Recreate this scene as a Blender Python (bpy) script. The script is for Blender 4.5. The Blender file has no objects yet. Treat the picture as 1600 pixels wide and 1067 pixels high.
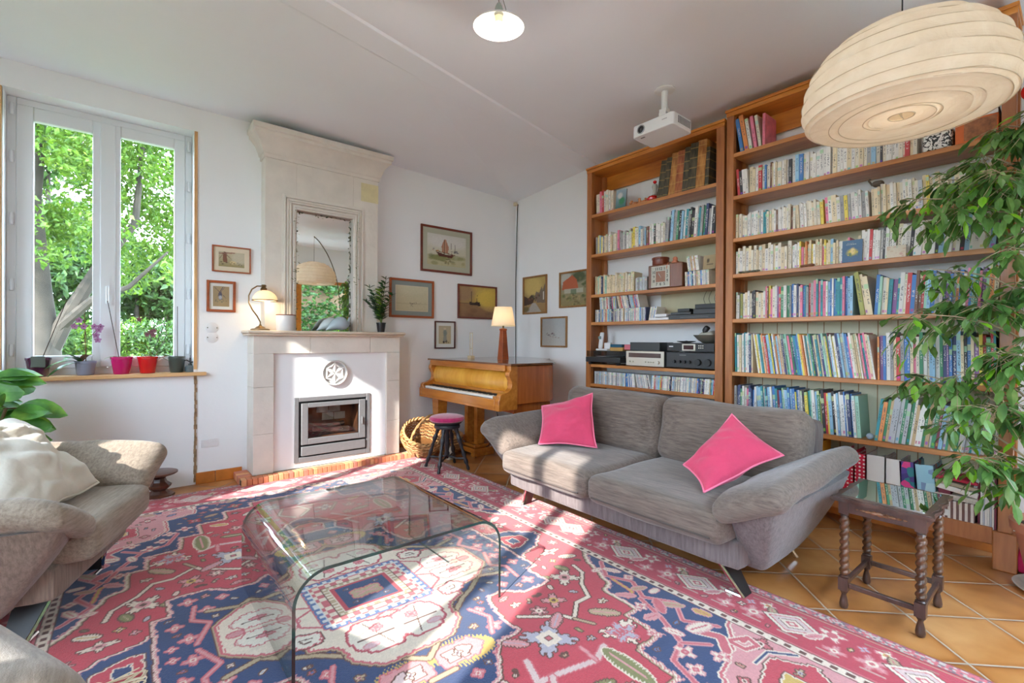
import bpy, bmesh, math, random
import numpy as np
from mathutils import Vector, Matrix, Euler, noise

SC = bpy.context.scene
COL = SC.collection
PI = math.pi

# ------------------------------------------------------------------ camera
def set_camera():
    yaw, pit, rol = math.radians(39.34), math.radians(-.2), math.radians(.35)
    d = Vector((math.sin(yaw)*math.cos(pit), math.cos(yaw)*math.cos(pit), math.sin(pit)))
    r = Vector((math.cos(yaw), -math.sin(yaw), 0)); u = r.cross(d)
    r2 = r*math.cos(rol)+u*math.sin(rol); u2 = -r*math.sin(rol)+u*math.cos(rol)
    cam = bpy.data.cameras.new('camera'); ob = bpy.data.objects.new('camera', cam); COL.objects.link(ob)
    m = Matrix((r2, u2, -d)).transposed().to_4x4(); m.translation = (0, 0, 1.22)
    ob.matrix_world = m
    cam.sensor_width = 36; cam.lens = 739/1600*36; cam.clip_start = .02; cam.clip_end = 300
    SC.camera = ob
set_camera()

# ------------------------------------------------------------------ sky, sun, exposure
SKY_STRENGTH = 22.5
SUN_STRENGTH = 14.0
EXPOSURE = -0.02
SUN_DIR = Vector((.913, .407, -.56)).normalized()      # the way the light travels

w = bpy.data.worlds.new('sky'); SC.world = w; w.use_nodes = True
nt = w.node_tree; nt.nodes.clear()
out = nt.nodes.new('ShaderNodeOutputWorld'); bg = nt.nodes.new('ShaderNodeBackground')
tc = nt.nodes.new('ShaderNodeTexCoord'); sep = nt.nodes.new('ShaderNodeSeparateXYZ'); rmp = nt.nodes.new('ShaderNodeValToRGB')
nt.links.new(tc.outputs['Generated'], sep.inputs[0]); nt.links.new(sep.outputs['Z'], rmp.inputs[0])
rmp.color_ramp.elements[0].position = 0.0; rmp.color_ramp.elements[0].color = (.74, .87, 1, 1)
rmp.color_ramp.elements[1].position = .8; rmp.color_ramp.elements[1].color = (.56, .76, 1, 1)
nt.links.new(rmp.outputs[0], bg.inputs[0]); bg.inputs[1].default_value = SKY_STRENGTH
nt.links.new(bg.outputs[0], out.inputs[0])

sl = bpy.data.lights.new('sun', 'SUN'); sl.energy = SUN_STRENGTH; sl.angle = math.radians(.7); sl.color = (1, .96, .90)
so = bpy.data.objects.new('sun', sl); COL.objects.link(so)
so.rotation_euler = SUN_DIR.to_track_quat('-Z', 'Y').to_euler(); so.location = (-6, -3, 6)

def portal(name, loc, rot, sx, sy):
    """marks a real opening so the renderer samples the sky through it; gives off nothing itself"""
    l = bpy.data.lights.new(name, 'AREA'); l.shape = 'RECTANGLE'; l.size = sx; l.size_y = sy
    l.cycles.is_portal = True
    o = bpy.data.objects.new(name, l); COL.objects.link(o); o.location = loc; o.rotation_euler = rot
portal('portal_north', (-.1, 5.1, 1.95), (-PI/2, 0, 0), 1.2, 2.1)
portal('portal_door', (-1.75, .63, 1.45), (0, -PI/2, 0), 2.95, .9)
portal('portal_west', (-1.75, 2.85, 1.95), (0, -PI/2, 0), 2.1, 1.0)
portal('portal_south', (2.0, -1.15, 1.25), (PI/2, 0, 0), 3.7, 2.4)

vs = SC.view_settings
vs.view_transform = 'Standard'; vs.look = 'None'; vs.gamma = 1; vs.exposure = EXPOSURE; vs.use_curve_mapping = False
SC.cycles.max_bounces = 14; SC.cycles.diffuse_bounces = 10; SC.cycles.transparent_max_bounces = 24
SC.cycles.caustics_reflective = False; SC.cycles.caustics_refractive = False
SC.cycles.sample_clamp_indirect = 8
SC.cycles.use_denoising = True

# ------------------------------------------------------------------ colour and materials
def S(r, g, b):
    f = lambda c: (c/255)/12.92 if c <= 10 else (((c/255)+.055)/1.055)**2.4
    return (f(r), f(g), f(b))

class NT:
    """short hand for building node trees"""
    def __init__(s, m):
        m.use_nodes = True; s.t = m.node_tree; s.t.nodes.clear()
    def n(s, kind, ins=None, **props):
        x = s.t.nodes.new('ShaderNode'+kind)
        for k, v in props.items(): setattr(x, k, v)
        for k, v in (ins or {}).items():
            if isinstance(v, bpy.types.NodeSocket): s.t.links.new(v, x.inputs[k])
            else: x.inputs[k].default_value = v
        return x
    def math(s, op, a, b=0.0, c=0.0):
        x = s.n('Math', {0: a, 1: b, 2: c}, operation=op); return x.outputs[0]
    def mix(s, fac, a, b, typ='MIX'):
        x = s.t.nodes.new('ShaderNodeMix'); x.data_type = 'RGBA'; x.blend_type = typ
        for i, v in ((0, fac), (6, a), (7, b)):
            if isinstance(v, bpy.types.NodeSocket): s.t.links.new(v, x.inputs[i])
            else: x.inputs[i].default_value = (*v, 1) if (i > 0 and len(v) == 3) else v
        return x.outputs[2]
    def ramp(s, fac, stops, interp='LINEAR'):
        x = s.n('ValToRGB', {0: fac}); cr = x.color_ramp; cr.interpolation = interp
        while len(cr.elements) < len(stops): cr.elements.new(.5)
        for e, (p, c) in zip(cr.elements, stops): e.position = p; e.color = (*c, 1) if len(c) == 3 else c
        return x.outputs[0]
    def coord(s, kind='Object', scale=(1, 1, 1), rot=(0, 0, 0), loc=(0, 0, 0)):
        c = s.n('TexCoord').outputs[kind]
        return s.n('Mapping', {'Vector': c, 'Scale': scale, 'Rotation': rot, 'Location': loc}).outputs[0]
    def out(s, shader):
        o = s.t.nodes.new('ShaderNodeOutputMaterial'); s.t.links.new(shader, o.inputs[0])

MATS = {}
def M(name, col=(.5, .5, .5), rough=.6, metal=0, var=0, scale=8, stretch=(1, 1, 1), bump=0, bscale=None, spec=.5, coat=0, emit=0, detail=4, coord='Object', sheen=0):
    """principled surface with an even, slightly mottled colour and a fine relief"""
    if name in MATS: return MATS[name]
    m = bpy.data.materials.new(name); t = NT(m); MATS[name] = m
    vec = t.coord(coord, stretch) if (var or bump) else None
    c = (*col, 1)
    if var:
        nz = t.n('TexNoise', {'Vector': vec, 'Scale': scale, 'Detail': detail, 'Roughness': .6}).outputs[0]
        lo = tuple(max(0, x*(1-var)) for x in col); hi = tuple(min(1, x*(1+var)) for x in col)
        c = t.ramp(nz, ((.3, lo), (.7, hi)))
    ins = {'Base Color': c, 'Roughness': rough, 'Metallic': metal, 'Specular IOR Level': spec, 'Coat Weight': coat, 'Coat Roughness': .12, 'Sheen Weight': sheen}
    if emit: ins['Emission Color'] = (*col, 1); ins['Emission Strength'] = emit
    if bump:
        b = t.n('TexNoise', {'Vector': vec, 'Scale': bscale or scale*3, 'Detail': 5}).outputs[0]
        ins['Normal'] = t.n('Bump', {'Height': b, 'Strength': bump, 'Distance': .01}).outputs[0]
    t.out(t.n('BsdfPrincipled', ins).outputs[0]); return m

def wood(name, dark, light, rough=.42, axis='Z', scale=7, coat=.1, ring=.5):
    """planed timber, grain along one axis"""
    if name in MATS: return MATS[name]
    m = bpy.data.materials.new(name); t = NT(m); MATS[name] = m
    k = {'X': (.12, 1, 1), 'Y': (1, .12, 1), 'Z': (1, 1, .12)}[axis]
    v = t.coord('Object', k)
    a = t.n('TexNoise', {'Vector': v, 'Scale': scale, 'Detail': 6, 'Roughness': .65, 'Distortion': .6}).outputs[0]
    b = t.n('TexNoise', {'Vector': v, 'Scale': scale*9, 'Detail': 3}).outputs[0]
    f = t.math('ADD', t.math('MULTIPLY', a, .75), t.math('MULTIPLY', b, .25))
    mid = tuple((x+y)/2 for x, y in zip(dark, light))
    c = t.ramp(f, ((.34, dark), (.5, mid), (.66, light)))
    bmp = t.n('Bump', {'Height': b, 'Strength': .12, 'Distance': .004}).outputs[0]
    t.out(t.n('BsdfPrincipled', {'Base Color': c, 'Roughness': rough, 'Coat Weight': coat, 'Coat Roughness': .2, 'Normal': bmp}).outputs[0]); return m

def glass(name, tint=(.97, .985, .98), refl=1.0):
    """clear pane: lets light through and mirrors by the angle it is seen at"""
    if name in MATS: return MATS[name]
    m = bpy.data.materials.new(name); t = NT(m); MATS[name] = m
    g = t.n('NewGeometry'); cs = t.math('ABSOLUTE', t.n('VectorMath', {0: g.outputs['Normal'], 1: g.outputs['Incoming']}, operation='DOT_PRODUCT').outputs['Value'])
    fr = t.math('ADD', .042, t.math('MULTIPLY', .958, t.math('POWER', t.math('SUBTRACT', 1.0, cs), 5.0)))
    f = t.math('MINIMUM', t.math('MULTIPLY', fr, refl), 1.0)
    a = t.n('BsdfTransparent', {'Color': (*tint, 1)}).outputs[0]; b = t.n('BsdfGlossy', {'Roughness': 0.0}).outputs[0]
    t.out(t.n('MixShader', {0: f, 1: a, 2: b}).outputs[0]); return m

def vcol(name, rough=.8, sheen=0, bump=0, spec=.3, coat=0):
    """surface whose own colour is carried by the mesh (pictures, the rug's knots)"""
    if name in MATS: return MATS[name]
    m = bpy.data.materials.new(name); t = NT(m); MATS[name] = m
    c = t.n('Attribute', attribute_name='Col').outputs[0]
    ins = {'Base Color': c, 'Roughness': rough, 'Sheen Weight': sheen, 'Specular IOR Level': spec, 'Coat Weight': coat, 'Coat Roughness': .05}
    if bump:
        b = t.n('TexNoise', {'Vector': t.coord('Object'), 'Scale': 260, 'Detail': 2}).outputs[0]
        ins['Normal'] = t.n('Bump', {'Height': b, 'Strength': bump, 'Distance': .006}).outputs[0]
    t.out(t.n('BsdfPrincipled', ins).outputs[0]); return m

# ------------------------------------------------------------------ mesh building
class MB:
    def __init__(s): s.v = []; s.f = []; s.m = []; s.c = None
    def add(s, vs, fs, m=0):
        o = len(s.v); s.v += [tuple(v) for v in vs]; s.f += [tuple(i+o for i in f) for f in fs]; s.m += [m]*len(fs); return s
    def box(s, x0, x1, y0, y1, z0, z1, m=0, mat=None):
        vs = [Vector((x, y, z)) for x in (x0, x1) for y in (y0, y1) for z in (z0, z1)]
        if mat is not None: vs = [mat @ v for v in vs]
        return s.add(vs, [(0, 1, 3, 2), (4, 6, 7, 5), (0, 4, 5, 1), (2, 3, 7, 6), (0, 2, 6, 4), (1, 5, 7, 3)], m)
    def lathe(s, prof, seg=24, m=0, at=(0, 0, 0), mat=None, close=False):
        """profile of (radius, height) turned about the z axis"""
        vs = []; fs = []; n = len(prof)
        for i in range(seg):
            a = 2*PI*i/seg
            for r, z in prof: vs.append(Vector((r*math.cos(a), r*math.sin(a), z)))
        for i in range(seg):
            j = (i+1) % seg
            for k in range(n-1): fs.append((i*n+k, j*n+k, j*n+k+1, i*n+k+1))
        if prof[0][0] > 1e-6: fs.append(tuple(i*n for i in range(seg))[::-1]) if not close else None
        if prof[-1][0] > 1e-6: fs.append(tuple(i*n+n-1 for i in range(seg))) if not close else None
        vs = [(mat @ v if mat is not None else v)+Vector(at) for v in vs]
        return s.add(vs, fs, m)
    def tube(s, pts, r, seg=8, m=0, caps=True, flat=1.0):
        pts = [Vector(p) for p in pts]; n = len(pts); rr = r if isinstance(r, (list, tuple)) else [r]*n
        vs = []; fs = []; up = Vector((0, 0, 1)); prev = None
        for i, p in enumerate(pts):
            t = (pts[min(i+1, n-1)]-pts[max(i-1, 0)]).normalized()
            if prev is None:
                a = t.cross(up); a = a.normalized() if a.length > 1e-4 else Vector((1, 0, 0))
            else:
                a = prev-t*prev.dot(t); a = a.normalized() if a.length > 1e-5 else prev
            b = t.cross(a); prev = a
            for k in range(seg):
                q = 2*PI*k/seg; vs.append(p+(a*math.cos(q)+b*math.sin(q)*flat)*rr[i])
        for i in range(n-1):
            for k in range(seg):
                l = (k+1) % seg; fs.append((i*seg+k, i*seg+l, (i+1)*seg+l, (i+1)*seg+k))
        if caps: fs.append(tuple(range(seg))[::-1]); fs.append(tuple(range((n-1)*seg, n*seg)))
        return s.add(vs, fs, m)
    def prism(s, poly, axis, a, b, m=0, mat=None):
        """flat outline pushed along an axis from a to b; outline in the two other axes, in x,y,z order"""
        def pt(p, t):
            return Vector({'X': (t, p[0], p[1]), 'Y': (p[0], t, p[1]), 'Z': (p[0], p[1], t)}[axis])
        n = len(poly); vs = [pt(p, a) for p in poly]+[pt(p, b) for p in poly]
        if mat is not None: vs = [mat @ v for v in vs]
        fs = [tuple(range(n))[::-1], tuple(range(n, 2*n))]+[(i, (i+1) % n, n+(i+1) % n, n+i) for i in range(n)]
        return s.add(vs, fs, m)
    def grid(s, fn, nu, nv, m=0, cu=False, cv=False):
        vs = [Vector(fn(i/(nu if cu else nu-1), j/(nv if cv else nv-1))) for i in range(nu) for j in range(nv)]; fs = []
        for i in range(nu if cu else nu-1):
            for j in range(nv if cv else nv-1):
                i2, j2 = (i+1) % nu, (j+1) % nv; fs.append((i*nv+j, i2*nv+j, i2*nv+j2, i*nv+j2))
        return s.add(vs, fs, m)
    def soft(s, sx, sy, sz, r, mat=None, m=0, n=14, puff=0.0, wr=0.0, ws=6.0, seed=0):
        """upholstered block: rounded box, crowned faces, wrinkled skin"""
        hx, hy, hz = sx/2, sy/2, sz/2; mat = mat or Matrix()
        idx = {}; vs = []; fs = []
        def vert(i, j, k):
            key = (i, j, k)
            if key in idx: return idx[key]
            p = Vector((2*i/n-1, 2*j/n-1, 2*k/n-1))
            q = Vector((math.copysign(abs(p.x)**.8, p.x)*hx, math.copysign(abs(p.y)**.8, p.y)*hy, math.copysign(abs(p.z)**.8, p.z)*hz))
            c = Vector((max(-hx+r, min(hx-r, q.x)), max(-hy+r, min(hy-r, q.y)), max(-hz+r, min(hz-r, q.z))))
            d = q-c; o = c+(d.normalized()*r if d.length > 1e-6 else d)
            if puff:
                a = min(sx, sy, sz); f = (1-(o.x/hx)**2)*(1-(o.y/hy)**2) if a == sz else ((1-(o.y/hy)**2)*(1-(o.z/hz)**2) if a == sx else (1-(o.x/hx)**2)*(1-(o.z/hz)**2))
                f = max(0, f)**.6*puff
                if a == sz: o.z += math.copysign(f, o.z) if abs(o.z) > hz*.3 else 0
                elif a == sx: o.x += math.copysign(f, o.x) if abs(o.x) > hx*.3 else 0
                else: o.y += math.copysign(f, o.y) if abs(o.y) > hy*.3 else 0
            if wr:
                nv = noise.noise_vector(o*ws+Vector((seed, seed*2, 0))); o += nv*wr
            vs.append(mat @ o); idx[key] = len(vs)-1; return idx[key]
        for a in range(n):
            for b in range(n):
                for face in (lambda x, y: (x, y, 0), lambda x, y: (y, x, n), lambda x, y: (0, x, y), lambda x, y: (n, y, x), lambda x, y: (y, 0, x), lambda x, y: (x, n, y)):
                    fs.append((vert(*face(a, b)), vert(*face(a, b+1)), vert(*face(a+1, b+1)), vert(*face(a+1, b))))
        return s.add(vs, fs, m)
    def build(s, name, mats, parent=None, angle=40, bevel=0, sub=0, col=None, seg=2, org=None):
        me = bpy.data.meshes.new(name)
        vs = [Vector(v) for v in s.v]
        if parent is not None:
            inv = WM(parent).inverted(); org = Vector((0, 0, 0)); vs = [inv @ v for v in vs]
        else:
            xs = [v.x for v in vs]; ys = [v.y for v in vs]
            org = Vector(((min(xs)+max(xs))/2, (min(ys)+max(ys))/2, min(v.z for v in vs))) if org is None else Vector(org)
            vs = [v-org for v in vs]
        me.from_pydata(vs, [], s.f)
        for mt in (mats if isinstance(mats, (list, tuple)) else [mats]): me.materials.append(mt)
        me.polygons.foreach_set('material_index', s.m); 
        if col is not None:
            ca = me.color_attributes.new('Col', 'FLOAT_COLOR', 'POINT'); ca.data.foreach_set('color', np.asarray(col, np.float32).ravel())
        if angle:
            me.polygons.foreach_set('use_smooth', [True]*len(me.polygons))
            try: me.set_sharp_from_angle(angle=math.radians(angle))
            except Exception: pass
        me.update()
        ob = bpy.data.objects.new(name, me); COL.objects.link(ob); ob.location = org
        if parent is not None: ob.parent = parent
        if bevel:
            b = ob.modifiers.new('bevel', 'BEVEL'); b.width = bevel; b.segments = seg; b.limit_method = 'ANGLE'; b.angle_limit = math.radians(35); b.harden_normals = False
        if sub:
            b = ob.modifiers.new('sub', 'SUBSURF'); b.levels = sub; b.render_levels = sub
        return ob

def WM(o):
    m = Matrix.LocRotScale(o.location, o.rotation_euler, o.scale)
    return WM(o.parent) @ m if o.parent else m
def thing(name, label, cat, loc=(0, 0, 0), rz=0, group=None):
    o = bpy.data.objects.new(name, None); COL.objects.link(o); o.location = loc; o.rotation_euler = (0, 0, rz)
    o.empty_display_size = .05; o['label'] = label; o['category'] = cat
    if group: o['group'] = group
    return o
def tag(o, label, cat, group=None):
    o['label'] = label; o['category'] = cat
    if group: o['group'] = group
    return o
def struct(o): o['kind'] = 'structure'; return o
def rot(loc, rx=0, ry=0, rz=0): return Matrix.Translation(loc) @ Euler((rx, ry, rz)).to_matrix().to_4x4()
def copy_tree(o, parent=None):
    c = o.copy(); COL.objects.link(c); c.parent = parent
    for ch in [x for x in bpy.data.objects if x.parent == o and x != c]: copy_tree(ch, c)
    return c

# ------------------------------------------------------------------ shared materials
def plaster(name, col, bump=.15):
    m = bpy.data.materials.new(name); t = NT(m); v = t.coord('Object')
    a = t.n('TexNoise', {'Vector': v, 'Scale': 1.3, 'Detail': 5}).outputs[0]
    c = t.ramp(a, ((.3, tuple(x*.965 for x in col)), (.7, col)))
    b = t.n('TexNoise', {'Vector': v, 'Scale': 5, 'Detail': 6, 'Roughness': .7}).outputs[0]
    n = t.n('Bump', {'Height': b, 'Strength': bump, 'Distance': .02}).outputs[0]
    t.out(t.n('BsdfPrincipled', {'Base Color': c, 'Roughness': .85, 'Specular IOR Level': .2, 'Normal': n}).outputs[0]); return m
WALL = plaster('white_plaster', (.86, .875, .89))
CEIL = plaster('ceiling_paint', (.85, .885, .935), .05)
UPVC = M('white_window_frame', (.72, .74, .76), .35)
PINE = wood('bare_pine', S(178, 126, 78), S(222, 178, 124), .6, 'Z', 6, 0)
SHELFW = wood('waxed_shelf_wood', S(156, 92, 42), S(216, 150, 88), .4, 'Y', 5, .15)
POSTW = wood('waxed_post_wood', S(140, 80, 40), S(190, 124, 70), .4, 'Z', 5, .15)
ORANGEW = wood('orange_varnished_wood', S(168, 94, 30), S(218, 142, 54), .35, 'Y', 5, .25)
STONE = M('pale_limestone', S(220, 213, 203), .85, var=.07, scale=5, bump=.25, bscale=30)
BLACK = M('black_plastic', (.012, .012, .014), .4); CHROME = M('chrome', (.75, .76, .78), .12, 1); BRASS = M('aged_brass', (.20, .13, .06), .35, 1)
PAPERW = M('white_paper', (.75, .74, .70), .8); CREAMP = M('cream_card', S(228, 218, 190), .8)
DARKM = M('dark_inside', (.02, .018, .016), .8)

def tile_mat():
    """glazed terracotta squares laid on the diagonal, pale joints"""
    m = bpy.data.materials.new('terracotta_tiles'); t = NT(m)
    v = t.n('TexCoord').outputs['Object']; sp = t.n('SeparateXYZ', {0: v})
    x, y = sp.outputs[0], sp.outputs[1]
    a = t.math('MULTIPLY', t.math('ADD', x, y), .70711); b = t.math('MULTIPLY', t.math('SUBTRACT', x, y), .70711)
    P = .331
    pa = t.math('DIVIDE', t.math('SUBTRACT', a, 2.285), P); pb = t.math('DIVIDE', t.math('SUBTRACT', b, 1.225), P)
    fa, fb = t.math('FRACT', pa), t.math('FRACT', pb)
    da = t.math('ABSOLUTE', t.math('SUBTRACT', fa, .5)); db = t.math('ABSOLUTE', t.math('SUBTRACT', fb, .5))
    edge = t.math('MAXIMUM', da, db)
    joint = t.math('GREATER_THAN', edge, .4875)
    cell = t.n('CombineXYZ', {0: t.math('FLOOR', pa), 1: t.math('FLOOR', pb)}).outputs[0]
    rnd = t.n('TexWhiteNoise', {'Vector': cell}).outputs['Value']
    n1 = t.n('TexNoise', {'Vector': v, 'Scale': 3.5, 'Detail': 4, 'Roughness': .5, 'Distortion': .2}).outputs[0]
    f = t.math('ADD', t.math('MULTIPLY', n1, .8), t.math('MULTIPLY', rnd, .25))
    c = t.ramp(f, ((.30, S(138, 82, 40)), (.52, S(180, 118, 62)), (.75, S(206, 150, 94))))
    dk = t.ramp(edge, ((.40, (1, 1, 1)), (.487, (.80, .72, .66))))
    c = t.mix(1.0, c, dk, 'MULTIPLY')
    c = t.mix(joint, c, S(176, 158, 138))
    h = t.math('MULTIPLY', t.ramp(edge, ((.47, (1, 1, 1)), (.49, (0, 0, 0)))), 1.0)
    nrm = t.n('Bump', {'Height': h, 'Strength': .5, 'Distance': .004}).outputs[0]
    ro = t.math('ADD', t.math('MULTIPLY', joint, .5), t.math('MULTIPLY', n1, .3))
    t.out(t.n('BsdfPrincipled', {'Base Color': c, 'Roughness': t.math('ADD', t.math('MULTIPLY', joint, .4), .33), 'Normal': nrm, 'Specular IOR Level': .6}).outputs[0]); return m
TILE = tile_mat()
SKIRT = M('terracotta_skirting', S(196, 118, 48), .35, var=.25, scale=5)

# ================================================================== THE ROOM
YN, XE, XW, YS, ZC = 4.71, 3.911, -1.6, -.95, 3.10     # north (fireplace), east (books), west, south walls
def wall_with_holes(name, axis, pos, thick, a0, a1, z0, z1, holes):
    """wall panel along one axis with rectangular openings (a0,a1,z0,z1)"""
    mb = MB(); xs = sorted({a0, a1}|{h[0] for h in holes}|{h[1] for h in holes}); zs = sorted({z0, z1}|{h[2] for h in holes}|{h[3] for h in holes})
    for i in range(len(xs)-1):
        for j in range(len(zs)-1):
            cx, cz = (xs[i]+xs[i+1])/2, (zs[j]+zs[j+1])/2
            if any(h[0] < cx < h[1] and h[2] < cz < h[3] for h in holes): continue
            if axis == 'X': mb.box(xs[i], xs[i+1], min(pos, pos+thick), max(pos, pos+thick), zs[j], zs[j+1])
            else: mb.box(min(pos, pos+thick), max(pos, pos+thick), xs[i], xs[i+1], zs[j], zs[j+1])
    bm = bmesh.new(); me = bpy.data.meshes.new('tmp'); me.from_pydata(mb.v, [], mb.f); bm.from_mesh(me); bmesh.ops.remove_doubles(bm, verts=bm.verts, dist=1e-5)
    seen = {}
    for f in list(bm.faces): seen.setdefault(tuple(round(c, 4) for c in f.calc_center_median()), []).append(f)
    bmesh.ops.delete(bm, geom=[f for l in seen.values() if len(l) > 1 for f in l], context='FACES')
    m2 = MB(); bm.verts.ensure_lookup_table(); m2.v = [tuple(v.co) for v in bm.verts]; m2.f = [tuple(v.index for v in f.verts) for f in bm.faces]; m2.m = [0]*len(m2.f); bm.free(); bpy.data.meshes.remove(me)
    return struct(m2.build(name, WALL, angle=0))
struct(MB().box(XW, XE, YS, YN, -.1, 0).build('floor', TILE, angle=0, org=(0, 0, 0)))
NW = (-.65, .445, .93, 2.935)                      # the window in view
wall_with_holes('wall_north', 'X', YN, .36, XW-.3, XE+.3, 0, 3.25, [NW])
wall_with_holes('wall_east', 'Y', XE, .25, YS-.3, YN+.36, 0, 3.25, [])
WD, WW = (.22, 1.04, .0, 2.93), (2.40, 3.28, .93, 2.93)
wall_with_holes('wall_west', 'Y', XW, -.08, YS-.3, YN+.36, 0, 3.25, [WD, WW])
SB = (.2, 3.82, .02, 2.42)
wall_with_holes('wall_south', 'X', YS, -.15, XW, XE, 0, 3.25, [SB])
# ceiling with its slight fold running across the room and sagging towards the far corner
c = MB(); top = 3.3
V = [(XW, YS, ZC), (XE, YS, ZC), (XE, 3.35, ZC), (XW, 2.2, ZC), (XE, YN, 3.0), (1.0, YN, 3.125), (XW, YN, 3.12), (1.2, 2.77, ZC)]
c.add(V+[(x, y, top) for x, y, z in V], [(0, 1, 2, 7, 3), (3, 7, 5, 6), (7, 2, 4, 5), (11, 15, 10, 9, 8), (14, 13, 15, 11), (13, 12, 10, 15), (0, 8, 9, 1), (1, 9, 10, 2), (2, 10, 12, 4), (4, 12, 13, 5), (5, 13, 14, 6), (6, 14, 11, 3), (3, 11, 8, 0)])
struct(c.build('ceiling', CEIL, angle=0))
# terracotta skirting
def skirt(name, segs):
    s = MB()
    for x0, x1, y0, y1 in segs: s.box(x0, x1, y0, y1, 0, .095)
    struct(s.build(name, SKIRT, bevel=.003))
skirt('baseboard_north', [(.462, .60, YN-.012, YN), (.603, .80, YN-.012, YN), (2.2, 2.53, YN-.012, YN), (2.533, 2.86, YN-.012, YN), (2.863, 3.2, YN-.012, YN), (3.203, 3.55, YN-.012, YN), (3.553, 3.89, YN-.012, YN)])
skirt('baseboard_east', [(XE-.012, XE, 3.3, 3.62), (XE-.012, XE, 3.623, 3.95), (XE-.012, XE, 3.953, 4.3), (XE-.012, XE, 4.303, 4.69), (XE-.012, XE, -.3, .24), (XE-.012, XE, .243, 3.29)])
# raw timber and broken plaster around the window opening
t = MB(); x0 = NW[1]
t.box(x0, x0+.022, YN-.012, YN+.02, .96, 2.93); t.box(NW[0]-.022, NW[0], YN-.012, YN+.02, .96, 2.93)
struct(t.build('trim_1', PINE))
rnd = random.Random(3); t = MB()
for k in range(26):
    z = .02+k*.034; t.box(.449+rnd.uniform(-.003, .003), .466+rnd.uniform(-.004, .004), YN-.004-rnd.uniform(0, .006), YN+.01, z, z+.036)
struct(t.build('trim_2', M('broken_plaster_edge', S(150, 122, 92), .9, var=.4, scale=30, bump=.5)))
sill = MB().box(-.72, .53, YN-.055, YN+.17, .908, .936).build('trim_3', wood('pine_sill', S(190, 140, 90), S(226, 184, 130), .5, 'X', 6, 0), bevel=.004); struct(sill)
# black cable down the corner, fixed with white clips
cb = MB().tube([(3.905, 4.66, 2.96), (3.9, 4.664, 2.9), (3.893, 4.668, 2.5), (3.888, 4.675, 2.0), (3.895, 4.68, 1.5), (3.9, 4.68, .6)], .006, 6)
cb = cb.build('corner_cable', BLACK); tag(cb, 'black cable running down the bare corner behind the piano', 'cable')
o = MB().box(3.86, 3.9, 4.66, 4.70, 2.94, 2.98).build('cable_box', M('cream_plastic', S(216, 204, 176), .5), bevel=.004); tag(o, 'small cream junction box at the top of the corner under the ceiling', 'junction box')

# ---- the window in view: frame, two sashes, panes, hinges, handle
CLEAR = glass('window_glass')
def sash(parent, axis, pos, a0, a1, z0, z1, fw=.062, th=.05, hinge=None, name='sash'):
    mb = MB()
    def bar(p0, p1, q0, q1):
        if axis == 'X': mb.box(p0, p1, pos-th/2, pos+th/2, q0, q1)
        else: mb.box(pos-th/2, pos+th/2, p0, p1, q0, q1)
    bar(a0, a0+fw, z0, z1); bar(a1-fw, a1, z0, z1); bar(a0+fw, a1-fw, z0, z0+fw*1.1); bar(a0+fw, a1-fw, z1-fw*1.1, z1)
    s = mb.build(name, UPVC, parent, bevel=.006)
    g = MB()
    if axis == 'X': g.add([(a0+fw, pos, z0+fw), (a1-fw, pos, z0+fw), (a1-fw, pos, z1-fw), (a0+fw, pos, z1-fw)], [(0, 1, 2, 3)])
    else: g.add([(pos, a0+fw, z0+fw), (pos, a1-fw, z0+fw), (pos, a1-fw, z1-fw), (pos, a0+fw, z1-fw)], [(0, 1, 2, 3)])
    g.build('pane', CLEAR, s, angle=0); return s
win = struct(thing('window_1', '', 'window', (-.1, 4.95, .93))); del win['label'], win['category']
yf = 4.90
fr = MB(); fr.box(-.65, -.600, yf-.03, yf+.05, .93, 2.935); fr.box(.395, .445, yf-.03, yf+.05, .93, 2.935); fr.box(-.6, .395, yf-.03, yf+.05, 2.885, 2.935); fr.box(-.6, .395, yf-.03, yf+.05, .93, .985)
fr.build('window_frame', UPVC, win, bevel=.005)
for s in (-1, 1): pass
a = sash(win, 'X', yf-.012, -.600, -.104, .985, 2.885, .088, .055); b = sash(win, 'X', yf-.012, -.100, .395, .985, 2.885, .075, .055)
MB().box(-.148, -.055, yf-.055, yf-.03, .99, 2.88).build('meeting_stile', UPVC, win, bevel=.008)
h = MB(); h.box(-.118, -.088, yf-.063, yf-.052, 1.56, 1.67); h.tube([(-.103, yf-.06, 1.61), (-.103, yf-.095, 1.61), (-.103, yf-.1, 1.59), (-.103, yf-.1, 1.48)], .009, 8); h.build('handle', UPVC, win)
for x in (-.622, .420):
    for z in (1.08, 1.55, 2.02, 2.46, 2.80): MB().lathe([(.010, 0), (.012, .012), (.012, .072), (.010, .085)], 10, at=(x, yf-.043, z)).build('hinge', UPVC, win)
# ---- the glazed door and window of the west wall, the glazed bay of the south wall (all beside or behind the camera)
dr = struct(thing('door_1', '', 'door', (XW, .63, 0))); del dr['label'], dr['category']
m = MB(); xo = XW-.04
m.box(xo-.03, xo+.03, .22, .255, 0, 2.93); m.box(xo-.03, xo+.03, 1.005, 1.04, 0, 2.93); m.box(xo-.03, xo+.03, .255, 1.005, 2.91, 2.93); m.box(xo-.03, xo+.03, .54, .62, 0, 2.91); m.box(xo-.03, xo+.03, .255, 1.005, 0, .05)
m.build('door_frame', UPVC, dr)
g = MB()
for y0, y1 in ((.255, .54), (.62, 1.005)): g.add([(xo, y0, .05), (xo, y1, .05), (xo, y1, 2.91), (xo, y0, 2.91)], [(0, 1, 2, 3)])
g.build('pane', CLEAR, dr, angle=0)
w2 = struct(thing('window_2', '', 'window', (XW, 2.85, .93))); del w2['label'], w2['category']
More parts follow.
